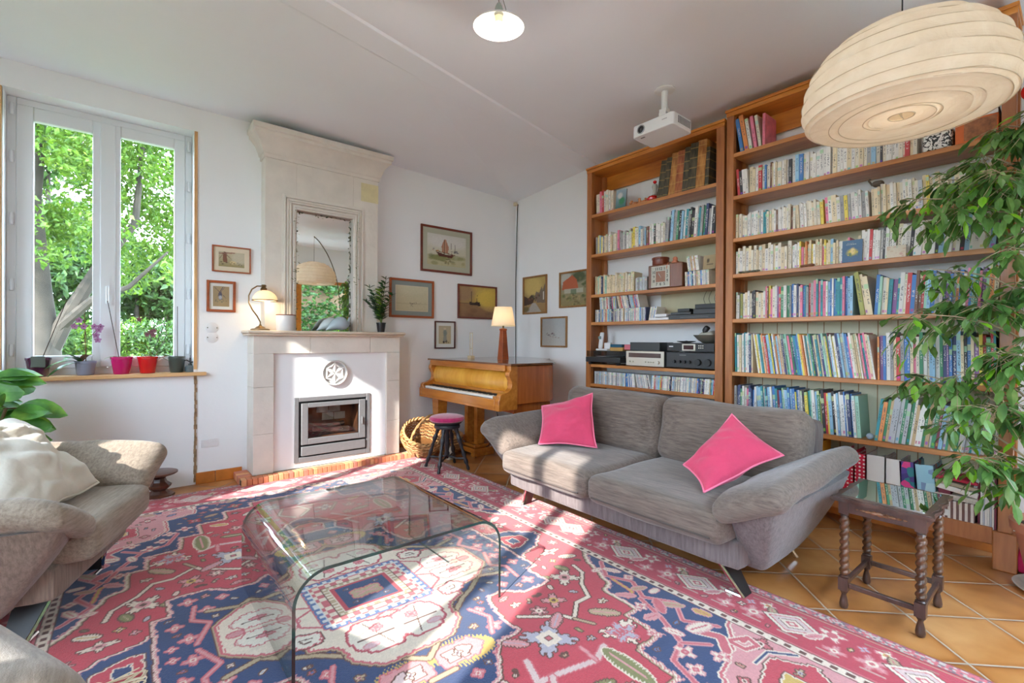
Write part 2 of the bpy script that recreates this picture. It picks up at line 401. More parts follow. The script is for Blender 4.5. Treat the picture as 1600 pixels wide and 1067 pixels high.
m = MB(); m.box(xo-.03, xo+.03, 2.40, 2.44, .93, 2.93); m.box(xo-.03, xo+.03, 3.24, 3.28, .93, 2.93); m.box(xo-.03, xo+.03, 2.78, 2.87, .93, 2.93); m.box(xo-.03, xo+.03, 2.44, 3.24, .93, .97); m.build('window_frame', UPVC, w2)
g = MB()
for y0, y1 in ((2.44, 2.78), (2.87, 3.24)): g.add([(xo, y0, .97), (xo, y1, .97), (xo, y1, 2.93), (xo, y0, 2.93)], [(0, 1, 2, 3)])
g.build('pane', CLEAR, w2, angle=0)
w3 = struct(thing('window_3', '', 'window', (2, YS, 0))); del w3['label'], w3['category']
m = MB()
for x in (.2, 1.42, 2.66, 3.70): m.box(x, x+.12, YS-.12, YS+.02, 0, 2.42)
m.box(.32, 3.7, YS-.12, YS+.02, 2.36, 2.42); m.build('window_frame', ORANGEW, w3, bevel=.004)
g = MB().add([(.3, YS-.06, .02), (3.7, YS-.06, .02), (3.7, YS-.06, 2.37), (.3, YS-.06, 2.37)], [(0, 1, 2, 3)]).build('pane', CLEAR, w3, angle=0)

# ================================================================== OUTSIDE
def leaf_mat(name, cols, rough=.5, trans=.35):
    m = bpy.data.materials.new(name); t = NT(m)
    n = t.n('TexNoise', {'Vector': t.coord('Object'), 'Scale': 9, 'Detail': 3}).outputs[0]
    c = t.ramp(n, tuple((.3+.4*i/(len(cols)-1), x) for i, x in enumerate(cols)))
    p = t.n('BsdfPrincipled', {'Base Color': c, 'Roughness': rough}).outputs[0]
    tr = t.n('BsdfTranslucent', {'Color': t.mix(1.0, c, (1.2, 1.25, .6), 'MULTIPLY')}).outputs[0]
    t.out(t.n('MixShader', {0: trans, 1: p, 2: tr}).outputs[0]); return m
LIGHTLEAF = leaf_mat('spring_leaf', (S(54, 86, 28), S(88, 120, 38), S(118, 138, 54)))  # yellow-green leaf colour for the tree, hedge and some shrubs
MIDLEAF = leaf_mat('hedge_leaf', (S(40, 68, 34), S(62, 92, 44), S(84, 110, 54)))
IVYLEAF = leaf_mat('ivy_leaf', (S(24, 50, 16), S(48, 82, 28), S(78, 110, 38)))
BARK = M('pale_bark', S(58, 50, 42), .9, var=.5, scale=3, bump=.5)
GRASS = M('mown_grass', S(70, 82, 40), .9, var=.25, scale=3, bump=.4, bscale=60)
g = MB().box(-60, 60, -60, 90, -.5, -.28).build('lawn', GRASS, angle=0, org=(0, 0, 0)); g['kind'] = 'structure'
pth = MB().box(-30, 30, 14.5, 15.6, -.279, -.26).build('gravel_path', M('pale_gravel', S(214, 202, 180), .95, var=.15, scale=20)); pth['kind'] = 'structure'
def blob_leaves(cs, n, size, rn, flat=.8):
    """leaf blades scattered through a set of clumps (centre, radius)"""
    mb = MB(); tot = sum(c[3]**2 for c in cs)
    for cx, cy, cz, R in cs:
        for _ in range(int(n*R*R/tot)):
            d = Vector((rn.gauss(0, 1), rn.gauss(0, 1), rn.gauss(0, 1))).normalized()*R*(rn.random()**.4)
            p = Vector((cx, cy, cz))+Vector((d.x, d.y, d.z*flat)); a = Euler((rn.uniform(-1.2, 1.2), rn.uniform(-1.2, 1.2), rn.uniform(0, 6.3))).to_matrix(); s = size*rn.uniform(.6, 1.3)
            mb.add([p+a @ Vector(q) for q in ((-s, 0, 0), (-.2*s, -.5*s, .1*s), (s, 0, -.15*s), (-.2*s, .5*s, .1*s))], [(0, 1, 2, 3)])
    return mb
rn = random.Random(11)
tr = thing('garden_tree', 'tall pale-barked tree with bright spring leaves outside the window', 'tree', (-.8, 9.2, -.28))
b = MB(); b.tube([(-.85, 9.2, -.3), (-.82, 9.2, .8), (-.92, 9.2, 1.9), (-.98, 9.15, 3.1), (-.85, 9.1, 5.2), (-.7, 9, 7)], [.20, .165, .14, .10, .07, .04], 10)
b.tube([(-.82, 9.2, 1.0), (-.62, 9.1, 1.5), (-.30, 9.0, 2.2), (.12, 8.9, 2.9), (.2, 8.8, 4)], [.12, .10, .075, .05, .03], 8)
b.tube([(-.70, 9.1, 1.35), (-.35, 8.9, 1.75), (.05, 8.8, 1.95), (.5, 8.7, 2.5)], [.075, .055, .035, .015], 8)
b.tube([(-.95, 9.2, 2.0), (-1.4, 9.1, 2.9), (-1.6, 9.1, 4.2)], [.13, .09, .04], 8); b.build('trunk', BARK, tr)
cs = [(rn.uniform(-2.4, 2.0), rn.uniform(8.2, 10.6), rn.uniform(2.9, 7.0), rn.uniform(.35, .75)) for _ in range(70)]
cs += [(rn.uniform(-1.6, 1.0), rn.uniform(7.6, 8.8), rn.uniform(1.9, 4.6), rn.uniform(.2, .42)) for _ in range(16)]
cs += [(rn.uniform(-1.4, 1.6), rn.uniform(9.5, 11), rn.uniform(2.0, 3.2), rn.uniform(.3, .5)) for _ in range(10)]
blob_leaves(cs, 52000, .047, rn).build('foliage', LIGHTLEAF, tr, angle=0)
def bush(name, label, cs, n, size, mat, cat='bush', grp=None):
    t = thing(name, label, cat, (sum(c[0] for c in cs)/len(cs), sum(c[1] for c in cs)/len(cs), -.28), 0, grp)
    b = MB()
    for c in cs[:6]: b.tube([(c[0], c[1], -.3), (c[0], c[1], c[2])], [.12, .04], 6)
    b.build('trunk', BARK, t); blob_leaves(cs, n, size, rn).build('foliage', mat, t, angle=0)
bush('shade_tree', 'darker tree standing beyond the lawn, behind the pale-barked tree', [(rn.uniform(-3.2, -.6), rn.uniform(18, 20), rn.uniform(1.2, 8), rn.uniform(.9, 1.4)) for _ in range(26)], 14000, .13, MIDLEAF, 'tree')
bush('round_tree', 'round green tree beyond the lawn, right half of the window', [(rn.uniform(.1, 2.1), rn.uniform(19, 21), rn.uniform(2.0, 3.9), rn.uniform(.7, 1.0)) for _ in range(16)], 9000, .13, MIDLEAF, 'tree')
bush('hedge', 'low clipped hedge along the far edge of the lawn', [(-6+i*.8, 23+rn.uniform(-.4, .4), .7+rn.uniform(-.2, .5), 1.0) for i in range(22)], 7000, .15, LIGHTLEAF, 'hedge')
for i, (bx, by, bs, lb) in enumerate(((-2.0, 16.6, 1.0, 'shrub beyond the lawn, seen through the left sash behind the pale trunk'), (-.3, 17.2, 1.15, 'shrub beyond the lawn, seen behind the meeting stiles of the window'), (1.1, 16.8, .95, 'pale green shrub beyond the lawn, seen low in the right sash'), (2.6, 17.5, 1.1, 'shrub beyond the lawn at the right edge of the window'))):
    bush('garden_shrub', lb, [(bx+rn.uniform(-.7, .7), by+rn.uniform(-.3, .3), rn.uniform(.2, 1.5)*bs, .65) for _ in range(7)], 3200, .07, (MIDLEAF, LIGHTLEAF)[i % 2], 'shrub')
# broad shallow plaster band crossing the ceiling
pb = MB(); A_, B_ = Vector((.15, 2.52, 0)), Vector((3.9, 3.33, 0)); nn_ = Vector((-(B_-A_).y, (B_-A_).x, 0)).normalized()
vs = []
for P_ in (A_, B_):
    for o_, z_ in ((0, 3.099), (.012, 3.086), (.20, 3.083), (.235, 3.098)): q_ = P_+nn_*o_; vs.append((q_.x, q_.y, z_+(-.0 if o_ < .1 else 0)))
pb.add(vs, [(0, 1, 5, 4), (1, 2, 6, 5), (2, 3, 7, 6)]); struct(pb.build('trim_4', CEIL, angle=0))
# ivy-clad garden wall to the south: what the mirror shows
gw = MB().box(-1.7, 9, -3.6, -3.3, -.3, 2.95).build('garden_wall', M('garden_stone', S(116, 92, 68), .9, var=.3, scale=3, bump=.4)); gw['kind'] = 'structure'
sun_blk = MB().box(-2.1, -1.75, -4.6, -1.15, -.3, 6.2).build('sun_blocker', WALL); sun_blk['kind'] = 'structure'  # unseen wall, added to keep the sun out of the south bay
trc = MB().box(-1.7, 9, -3.3, -1.1, -.279, -.02).build('sky_bounce_slab', M('pale_bounce_slab', S(214, 206, 192), .9, var=.1, scale=3)); trc['kind'] = 'structure'  # unseen pale slab, added to bounce sky light in through the bay
mb = MB()
for _ in range(9000):
    p = Vector((rn.uniform(1.2, 6.5), -3.2+rn.uniform(0, .25), rn.random()**.7*2.9))
    if noise.noise(p*1.6)+.25*noise.noise(p*5) < -.12: continue
    a = Euler((rn.uniform(.6, 1.8), rn.uniform(-.6, .6), rn.uniform(-.8, .8))).to_matrix(); s = rn.uniform(.03, .07)
    mb.add([p+a @ Vector(q)*s for q in ((-1, 0, 0), (0, -.7, .1), (1, 0, -.1), (0, .7, .1))], [(0, 1, 2, 3)])
o = mb.build('climbing_ivy', IVYLEAF, angle=0); tag(o, 'leafy climbing plant over the stone garden wall, seen in the mirror', 'ivy')

# ================================================================== CHIMNEY
ch = thing('stone_fireplace', 'tall pale limestone chimneypiece with mantel shelf and white panel round the stove', 'fireplace', (1.5, 4.58, 0))
# upper breast with moulded frame round the mirror
YB = 4.555
MX0, MX1, MZ0, MZ1 = 1.205, 1.722, 1.30, 2.385
m = MB(); m.box(.945, MX0, YB, YN, 1.29, 2.84); m.box(MX1, 1.975, YB, YN, 1.29, 2.84); m.box(MX0, MX1, YB, YN, MZ1, 2.84); m.box(MX0, MX1, YB+.07, YN, 1.29, MZ1)
m.build('chimney_breast', STONE, ch, angle=0, bevel=.003)
m = MB()
for k, (o, y0) in enumerate(((.125, .006), (.108, .016), (.088, .010), (.062, .022), (.036, .014), (.018, .006))):
    x0, x1, z1 = MX0-o, MX1+o*.9, MZ1+o; wd = .014 if k % 2 else .018
    m.box(x0, x0+wd, YB-y0, YB, 1.29, z1); m.box(x1-wd, x1, YB-y0, YB, 1.29, z1); m.box(x0+wd, x1-wd, YB-y0, YB, z1-wd, z1)
m.build('frame_moulding', M('pale_limestone_fine', S(222, 215, 206), .85, var=.05, scale=9), ch, angle=0, bevel=.003)
# cornice under the ceiling: stepped and swept profile
prof = [(0, 2.80), (.012, 2.80), (.012, 2.83), (.022, 2.84), (.03, 2.87), (.05, 2.92), (.085, 2.965), (.10, 2.975), (.10, 3.0), (.115, 3.01), (.115, 3.05), (0, 3.05)]
m = MB(); vs = []; n = len(prof)
for (o, z) in prof: vs += [(.945-o, YN, z), (.945-o, YB-o, z), (1.975+o, YB-o, z), (1.975+o, YN, z)]
fs = []
for i in range(n-1):
    for k in range(3): fs.append((i*4+k, i*4+k+1, (i+1)*4+k+1, (i+1)*4+k))
m.add(vs, fs); m.build('cornice', STONE, ch, angle=30)
m = MB().box(1.80, 1.977, YB-.002, YB+.01, 2.58, 2.76).build('yellow_repair_stone', M('yellow_stone', S(216, 204, 160), .85, var=.08, scale=12), ch)
# mantel: pillars, frieze, shelf
YP = 4.46
m = MB()
for x0, x1 in ((.84, 1.0), (2.035, 2.175)):
    for k, (z0, z1) in enumerate(((.06, .401), (.4025, .801), (.8025, 1.087))): m.box(x0, x1, YP, YN, z0, z1)
m.box(.84, 1.30, YP, YN, 1.088, 1.243); m.box(1.303, 1.86, YP, YN, 1.088, 1.243); m.box(1.863, 2.175, YP, YN, 1.088, 1.243)
m.build('pillars_and_frieze', STONE, ch, angle=0, bevel=.003)
m = MB(); m.box(.79, 2.215, 4.405, YN, 1.262, 1.288); m.box(.80, 2.205, 4.42, YN, 1.243, 1.262); m.build('mantel_shelf', M('worn_mantel_stone', S(214, 198, 178), .75, var=.1, scale=8, bump=.3), ch, bevel=.010)
YPn = 4.49
m = MB(); m.box(1.0, 1.172, YPn, YN, .06, 1.087); m.box(1.872, 2.035, YPn, YN, .06, 1.087); m.box(1.172, 1.872, YPn, YN, .69, 1.087); m.box(1.172, 1.872, YPn, YN, .06, .105)
m.build('white_panel', WALL, ch, angle=0)
# carved roundel: six-petalled rosette
rs = thing('carved_roundel', 'round white plaster roundel carved with a six-petalled rosette above the stove', 'ornament', (1.525, YPn, .90))
PL = M('white_carving', (.74, .73, .71), .8)
R90 = Euler((PI/2, 0, 0)).to_matrix().to_4x4()
MB().lathe([(.120, 0), (.120, .022), (.113, .030), (.104, .026), (.101, .007), (0, .007)], 48, mat=R90, at=(1.525, YPn, .90)).build('disc', M('relief_shade_grey', (.58, .57, .56), .85), rs)  # recess shade put into the disc's grey so the relief stands out
m = MB()
for k in range(6):
    a = PI/2+k*PI/3; L = .10
    def pt(u, v, a=a, L=L):
        r = L*u; wv = .021*math.sin(PI*u)*(2*v-1); h = .006+.018*min(1, 3*math.sin(PI*u))*(1-abs(2*v-1)**1.5)
        return (1.525+r*math.cos(a)-wv*math.sin(a), YPn-h, .90+r*math.sin(a)+wv*math.cos(a))
    m.grid(pt, 9, 5)
m.build('petals', PL, rs)
m = MB()
for k in range(6):
    a0 = PI/2+k*PI/3; p0 = Vector((math.cos(a0), 0, math.sin(a0)))*.1; p1 = Vector((math.cos(a0+PI/3), 0, math.sin(a0+PI/3)))*.1
    mid = (p0+p1)*.5*.80
    m.tube([Vector((1.525, YPn-.016, .90))+((p0*(1-t)+p1*t)*(1)+(mid-(p0+p1)*.5)*4*t*(1-t)) for t in (0, .2, .4, .6, .8, 1)], [.002, .006, .009, .009, .006, .002], 6)
m.build('rim_arcs', PL, rs)
# cast-iron insert stove with glass door
GREY = M('grey_cast_iron', S(128, 128, 130), .5, .3, var=.05, scale=40, bump=.1)
st = thing('insert_stove', 'grey cast-iron wood stove with glass door set in the white chimney panel', 'stove', (1.52, YPn, .105))
x0, x1, z0, z1 = 1.172, 1.872, .105, .69; yf = YPn-.012
m = MB(); m.box(x0, x0+.038, yf, YPn+.03, z0, z1); m.box(x1-.038, x1, yf, YPn+.03, z0, z1); m.box(x0+.038, x1-.038, yf, YPn+.03, z1-.038, z1); m.box(x0+.038, x1-.038, yf, YPn+.03, z0, z0+.045); m.build('surround', GREY, st, bevel=.004)
MB().box(x0+.036, x1-.036, YPn+.02, YPn+.19, z0+.04, z1-.036).build('liner', M('stove_gap', (.01, .01, .011), .7), st) if False else None
m = MB(); m.box(x0+.036, x1-.036, YPn+.018, YPn+.03, z0+.043, z1-.036, 0)
# back of the firebox as an open box
fb = MB(); a, b, c0, c1 = x0+.11, x1-.11, .31, .60
m = MB(); X0, X1, Z0, Z1 = x0+.04, x1-.04, z0+.045, z1-.038
for bx in ((X0, a, Z0, Z1), (b, X1, Z0, Z1), (a, b, Z0, c0), (a, b, c1, Z1)): m.box(bx[0], bx[1], YPn+.016, YPn+.03, bx[2], bx[3])
m.build('dark_gap', M('stove_gap', (.02, .02, .022), .5), st)
fb.box(a, b, YPn+.20, YPn+.21, c0, c1); fb.box(a-.01, a, YPn+.02, YPn+.21, c0, c1); fb.box(b, b+.01, YPn+.02, YPn+.21, c0, c1); fb.box(a, b, YPn+.02, YPn+.21, c0-.01, c0); fb.box(a, b, YPn+.02, YPn+.21, c1, c1+.01)
fb.build('firebox', M('smoked_firebrick', S(132, 84, 50), .9, var=.85, scale=5, detail=1), st)
dr = MB(); d0, d1, e0, e1 = x0+.058, x1-.052, .262, z1-.055
for bx in ((d0, a+.005, e0, e1), (b-.005, d1, e0, e1), (a+.005, b-.005, e0, c0+.005), (a+.005, b-.005, c1-.005, e1)): dr.box(bx[0], bx[1], yf-.012, yf+.012, bx[2], bx[3])
dd = dr.build('door', GREY, st, bevel=.004)
MB().add([(a, yf, c0), (b, yf, c0), (b, yf, c1), (a, yf, c1)], [(0, 1, 2, 3)]).build('glass', glass('stove_glass', (.75, .72, .70), 1.8), dd, angle=0)
MB().box(b+.018, b+.026, yf-.028, yf-.012, .40, .47).build('door_handle', GREY, dd, bevel=.002)
MB().box(d0, d1-.0, yf-.012, yf+.012, .163, .245).build('ash_door', GREY, st, bevel=.004)
m = MB(); rn = random.Random(4)
m.tube([(1.33, YPn+.12, .335), (1.70, YPn+.10, .345)], .030, 8); m.tube([(1.36, YPn+.08, .38), (1.66, YPn+.13, .40)], .024, 8); m.build('logs', M('charred_log', S(70, 52, 42), .9, var=.5, scale=20, bump=.5), st)
for (zx, zz) in ((1.45, .505), (1.56, .49), (1.52, .56)):
    pass
fbk = MB()
for i in (1, 2):
    for j in (1, 2):
        xx = a+.03+i*.115+(j % 2)*.05
        if xx+.1 < b: fbk.box(xx, xx+.105, YPn+.19, YPn+.20, c0+.05+j*.075, c0+.118+j*.075)
fbk.build('firebricks', M('pale_firebrick', S(190, 180, 165), .9, var=.3, scale=6), st)
# brick hearth
BR = [M('hearth_brick_%s' % n, S(*c), .8, var=.12, scale=14, bump=.3) for n, c in (('orange', (205, 128, 92)), ('rose', (196, 122, 100)), ('pale', (216, 158, 112)))]
hb = MB(); hb.box(.742, 2.325, 4.392, YN, 0.0, .052, 3)
k = 0; x = .742; rn = random.Random(8)
while x < 2.315:
    wd = .0405; y0 = 4.366+(x-.74)*.012
    hb.box(x, x+wd-.004, y0, 4.45, .004, .060+rn.uniform(-.001, .001), rn.choice((0, 0, 1, 2))); x += wd
for j in range(5): hb.box(.735, .84, 4.455+j*.052, 4.455+j*.052+.048, .004, .060, j % 3)
o = hb.build('brick_hearth', BR+[M('lime_mortar', S(205, 190, 170), .9)], bevel=.003); tag(o, 'low hearth edged with narrow upright orange bricks in front of the stove', 'hearth')
# mirror
mir = thing('mantel_mirror', 'tall old frameless mirror over the mantel with foxed edges', 'mirror', (1.46, YB+.06, 1.30))
mm = bpy.data.materials.new('foxed_mirror'); t = NT(mm); v = t.coord('Object'); sp = t.n('SeparateXYZ', {0: v}); hw, hh = (MX1-MX0)/2, (MZ1-MZ0)
dx = t.math('SUBTRACT', hw, t.math('ABSOLUTE', t.math('SUBTRACT', sp.outputs[0], -.0035)))
nz = t.n('TexNoise', {'Vector': v, 'Scale': 38, 'Detail': 4}).outputs[0]
dz = t.math('SUBTRACT', hh, sp.outputs[2]); ed = t.math('MINIMUM', dx, dz)
fx = t.math('GREATER_THAN', t.math('SUBTRACT', nz, t.math('MULTIPLY', ed, 5.0)), .50)
sh = t.n('MixShader', {0: fx, 1: t.n('BsdfGlossy', {'Color': (.86, .88, .86, 1), 'Roughness': 0.0}).outputs[0], 2: t.n('BsdfDiffuse', {'Color': (*S(96, 100, 84), 1)}).outputs[0]}).outputs[0]; t.out(sh)
MB().box(MX0+.002, MX1-.002, YB+.052, YB+.069, 1.29, MZ1-.002).build('glass', mm, mir, angle=0)
# dried garland of little stars and leaves hung round the mirror
rn = random.Random(2)
for side, xs in ((0, MX0-.012), (1, MX1+.03)):
    gm = MB()
    pts = [(xs+rn.uniform(-.004, .004), YB-.03, 2.36-k*.05) for k in range(20)]; gm.tube(pts, .0012, 4)
    for p in pts:
        for _ in range(3 if side == 0 else 2):
            a = rn.uniform(0, 6.28); s = rn.uniform(.008, .016) if not (1.75 < p[2] < 1.92) else rn.uniform(.016, .026); q = Vector(p)+Vector((rn.uniform(-.012, .012), -.003, rn.uniform(-.015, .015)))
            gm.add([q, q+Vector((math.cos(a)*s+.2*s*math.sin(a), -.004, math.sin(a)*s)), q+Vector((math.cos(a)*1.6*s, 0, math.sin(a)*1.6*s)), q+Vector((math.cos(a)*s-.2*s, -.004, math.sin(a)*s-.3*s))], [(0, 1, 2, 3)])
    o = gm.build('dried_garland', M('grey_green_leaf', S(112, 118, 88), .8), angle=0); tag(o, 'thin dried garland of small grey-green leaves hanging down the %s side of the mirror' % ('left', 'right')[side], 'garland')

# ================================================================== ON THE MANTEL
ZM = 1.289
lp = thing('bankers_lamp', 'small brass lamp with curved arm and white glass shade, lit, left on the mantel', 'lamp', (.90, 4.50, ZM))
MB().lathe([(.075, 0), (.075, .008), (.062, .014), (.045, .016), (.03, .03), (.012, .038), (.009, .05), (0, .05)], 32, at=(.90, 4.50, ZM)).build('base', BRASS, lp)
MB().tube([(.90, 4.50, 1.33), (.90, 4.50, 1.36), (.875, 4.50, 1.41), (.84, 4.50, 1.46), (.812, 4.50, 1.52), (.812, 4.50, 1.58), (.835, 4.50, 1.635), (.875, 4.50, 1.665), (.92, 4.50, 1.668)], .0055, 8).build('arm', BRASS, lp)
MB().lathe([(0, .0), (.016, .0), (.022, -.012), (.014, -.02), (.024, -.03), (.027, -.045), (.02, -.055)], 20, at=(.925, 4.495, 1.68)).build('cap', BRASS, lp)
OPAL = bpy.data.materials.new('opal_glass'); t = NT(OPAL); t.out(t.n('MixShader', {0: .45, 1: t.n('BsdfPrincipled', {'Base Color': (.80, .77, .72, 1), 'Roughness': .2}).outputs[0], 2: t.n('BsdfTranslucent', {'Color': (.9, .82, .70, 1)}).outputs[0]}).outputs[0])
MB().lathe([(.025, .085), (.05, .075), (.075, .055), (.092, .028), (.10, .0), (.097, .0), (.088, .026), (.07, .052), (.045, .07), (.02, .08)], 36, at=(.93, 4.47, 1.545)).build('shade', OPAL, lp)
MB().lathe([(.100, -.002), (.103, 0), (.103, .004), (.099, .006)], 36, at=(.93, 4.47, 1.542), close=True).build('shade_rim', BRASS, lp)
WARM = M('lit_bulb', (1, .72, .42), .5, emit=14)
def bulb(parent, at, r=.022):
    MB().lathe([(0, -r*1.4), (r*.6, -r*1.2), (r, -r*.4), (r*.95, r*.3), (r*.5, r*1.2), (r*.45, r*1.6)], 16, at=at).build('bulb', WARM, parent)
def lamp_light(name, at, e, r=.02, col=(1, .74, .45)):
    l = bpy.data.lights.new(name, 'POINT'); l.energy = e; l.shadow_soft_size = r; l.color = col
    o = bpy.data.objects.new(name, l); COL.objects.link(o); o.location = at
bulb(lp, (.93, 4.47, 1.585), .018); lamp_light('mantel_lamp_light', (.93, 4.47, 1.55), 2.2)
pt = thing('white_crock', 'plain white cylindrical crock with a terracotta rim, beside the lamp on the mantel', 'pot', (1.10, 4.49, ZM))
MB().lathe([(.072, 0), (.076, .01), (.078, .13), (.076, .135), (.07, .135), (.068, .02), (0, .02)], 36, at=(1.10, 4.49, ZM)).build('body', M('white_glaze', (.72, .72, .72), .35), pt)
MB().lathe([(.079, 0), (.079, .008), (.069, .008), (.069, 0)], 36, at=(1.10, 4.49, ZM+.133), close=True).build('rim', M('terracotta_rim', S(140, 82, 60), .6), pt)
def dove(name, label, x, y, s, col, flip):
    t = thing(name, label, 'figurine', (x, y, ZM)); m = MB()
    # pear-shaped body swept from chest to drawn-out tail, small upright neck
    path = [(-.165, .010), (-.135, .030), (-.10, .056), (-.06, .080), (-.015, .092), (.025, .094), (.058, .092), (.082, .098), (.098, .118), (.104, .140), (.108, .158), (.114, .168)]
    rad = [.004, .018, .040, .062, .078, .080, .068, .044, .022, .014, .011, .005]
    pts = [Vector((x+flip*p[0]*s, y, ZM+.0+max(p[1]*s, rad[i]*s*.9))) for i, p in enumerate(path)]
    m.tube(pts, [r*s for r in rad], 20); m.build('body', col, t)
    MB().tube([(x+flip*.112*s, y, ZM+.166*s), (x+flip*.126*s, y, ZM+.166*s)], [.006*s, .002], 8).build('beak', col, t)
BG = M('blue_grey_glaze', S(158, 176, 186), .15, coat=.5)
dove('ceramic_bird', 'glazed blue-grey ceramic bird, the front one of the pair on the mantel', 1.565, 4.455, .80, BG, 1)
dove('ceramic_bird', 'paler grey ceramic bird half hidden behind its companion on the mantel', 1.50, 4.525, .76, M('pale_grey_glaze', S(176, 188, 192), .25, coat=.4), 1)
# ZZ plant
LEAFD = M('glossy_dark_leaf', S(44, 86, 40), .3, var=.3, scale=20, coat=.3); LEAFL = M('young_leaf', S(120, 160, 50), .4, var=.2, scale=20)
def blade(mb, p, d, L, W, up=Vector((0, 0, 1)), droop=.2, m=0, seg=4):
    """one leaf blade with a folded midrib"""
    d = d.normalized(); side = d.cross(up); side = side.normalized() if side.length > 1e-3 else Vector((1, 0, 0)); nrm = side.cross(d).normalized()
    vs = []; 
    for i in range(seg+1):
        t = i/seg; w = W*math.sin(PI*min(1, (t*.9+.06)))**.8*(1 if i < seg else .05); c = p+d*L*t-Vector((0, 0, 1))*droop*L*t*t
        vs += [c+side*w+nrm*w*.25, c, c-side*w+nrm*w*.25]
    fs = []
    for i in range(seg):
        a = i*3; fs += [(a, a+3, a+4, a+1), (a+1, a+4, a+5, a+2)]
    mb.add(vs, fs, m)
zz = thing('zz_plant', 'potted plant with upright glossy feathered stems at the right end of the mantel', 'potted plant', (1.99, 4.50, ZM))
MB().lathe([(.034, 0), (.045, .085), (.048, .085), (.048, .095), (.042, .095), (.040, .07), (0, .07)], 28, at=(1.99, 4.50, ZM)).build('pot', M('black_nursery_pot', (.015, .015, .018), .35), zz)
sm = MB(); lm = MB(); rn = random.Random(6)
for (dx, dy, h, mt, lean) in ((-.13, -.02, .36, 0, 1), (-.03, -.03, .33, 1, .6), (.05, .0, .46, 0, 1), (-.09, .02, .26, 0, 1), (.10, -.03, .30, 0, 1), (-.16, -.03, .22, 0, 1), (.02, .02, .40, 0, 1)):
    pts = [Vector((1.99+dx*t*t*.9+dx*.1*t, 4.50+dy*t, ZM+.07+h*t)) for t in [i/10 for i in range(11)]]; sm.tube(pts, [.007-.0005*i for i in range(11)], 6)
    for i in range(2, 11):
        for s in (-1, 1):
            dd = Vector((s*.9, rn.uniform(-.5, .2), .55+rn.uniform(-.1, .2))); blade(lm, pts[i], dd, .068+.016*(i < 8), .024, m=mt, droop=.1)
    blade(lm, pts[-1], Vector((dx, 0, 1)), .05, .012, m=mt)
sm.build('stems', M('plant_stem_green', S(86, 110, 50), .5), zz); lm.build('leaves', [LEAFD, LEAFL], zz)
# wall sockets by the fireplace
WP = M('white_plastic', (.74, .74, .75), .4)
def round_plate(z, label):
    t = thing('blank_cover_plate', label, 'wall plate', (.575, YN, z)); MB().lathe([(.046, 0), (.046, .004), (.042, .007), (0, .007)], 32, mat=R90, at=(.575, YN, z)).build('plate', WP, t)
    for s in (-1, 1): MB().lathe([(.004, 0), (.004, .0085), (0, .0085)], 10, mat=R90, at=(.575+s*.034, YN, z)).build('screw', CHROME, t)
round_plate(1.307, 'upper of two round white cover plates on the wall left of the mantel'); round_plate(1.225, 'lower of two round white cover plates on the wall left of the mantel')
t = thing('double_wall_socket', 'white double wall socket low on the wall between the window and the fireplace', 'socket', (.56, YN, .33))
MB().box(.50, .62, YN-.010, YN, .30, .365).build('plate', WP, t, bevel=.003)
for x in (.53, .59): MB().lathe([(.021, 0), (.021, .003), (.018, .003), (.017, .001), (0, .001)], 24, mat=R90, at=(x, YN-.010, .333)).build('socket', WP, t)

# ================================================================== PICTURES
PAINT = vcol('watercolour', .7); GLAZ = glass('picture_glass', (1, 1, 1), .8)
class Canvas:
    def __init__(s, nx, ny, top, bot, seed=0, grain=.05):
        s.nx, s.ny = nx, ny; s.U, s.V = np.meshgrid((np.arange(nx)+.5)/nx, (np.arange(ny)+.5)/ny); s.rs = np.random.RandomState(seed)
        t, b = np.array(S(*top)), np.array(S(*bot)); s.a = b+(t-b)*s.V[..., None]; s.grain = grain
    def wash(s, x, y, rx, ry, col, k=1.0, soft=.35):
        d = np.sqrt(((s.U-x)/rx)**2+((s.V-y)/ry)**2)+s.rs.rand(s.ny, s.nx)*.12; m = np.clip((1-d)/soft, 0, 1)*k; s.a = s.a*(1-m[..., None])+np.array(S(*col))*m[..., None]; return s
    def rect(s, x0, x1, y0, y1, col, k=1.0):
        m = ((s.U > x0) & (s.U < x1) & (s.V > y0) & (s.V < y1))*k; s.a = s.a*(1-m[..., None])+np.array(S(*col))*m[..., None]; return s
    def poly(s, P, col, k=1.0):
        m = np.zeros(s.U.shape, bool)
        for i in range(len(P)):
            (x0, y0), (x1, y1) = P[i], P[(i+1) % len(P)]
            if y0 == y1: continue
            m ^= (s.V >= min(y0, y1)) & (s.V < max(y0, y1)) & (s.U < x0+(s.V-y0)*(x1-x0)/(y1-y0))
        m = m*k; s.a = s.a*(1-m[..., None])+np.array(S(*col))*m[..., None]; return s
    def line(s, x0, y0, x1, y1, w, col, k=1.0):
        dx, dy = x1-x0, y1-y0; t = np.clip(((s.U-x0)*dx+(s.V-y0)*dy)/(dx*dx+dy*dy), 0, 1); m = (np.hypot(s.U-x0-t*dx, s.V-y0-t*dy) < w)*k; s.a = s.a*(1-m[..., None])+np.array(S(*col))*m[..., None]; return s
    def dabs(s, n, x0, x1, y0, y1, r, cols, k=.8):
        for i in range(n): s.wash(s.rs.uniform(x0, x1), s.rs.uniform(y0, y1), r*s.rs.uniform(.6, 1.4), r*s.rs.uniform(.4, 1), cols[s.rs.randint(len(cols))], k)
        return s
    def get(s): return np.clip(s.a*(1+s.grain*(s.rs.rand(s.ny, s.nx, 1)-.5)*2), 0, 1)
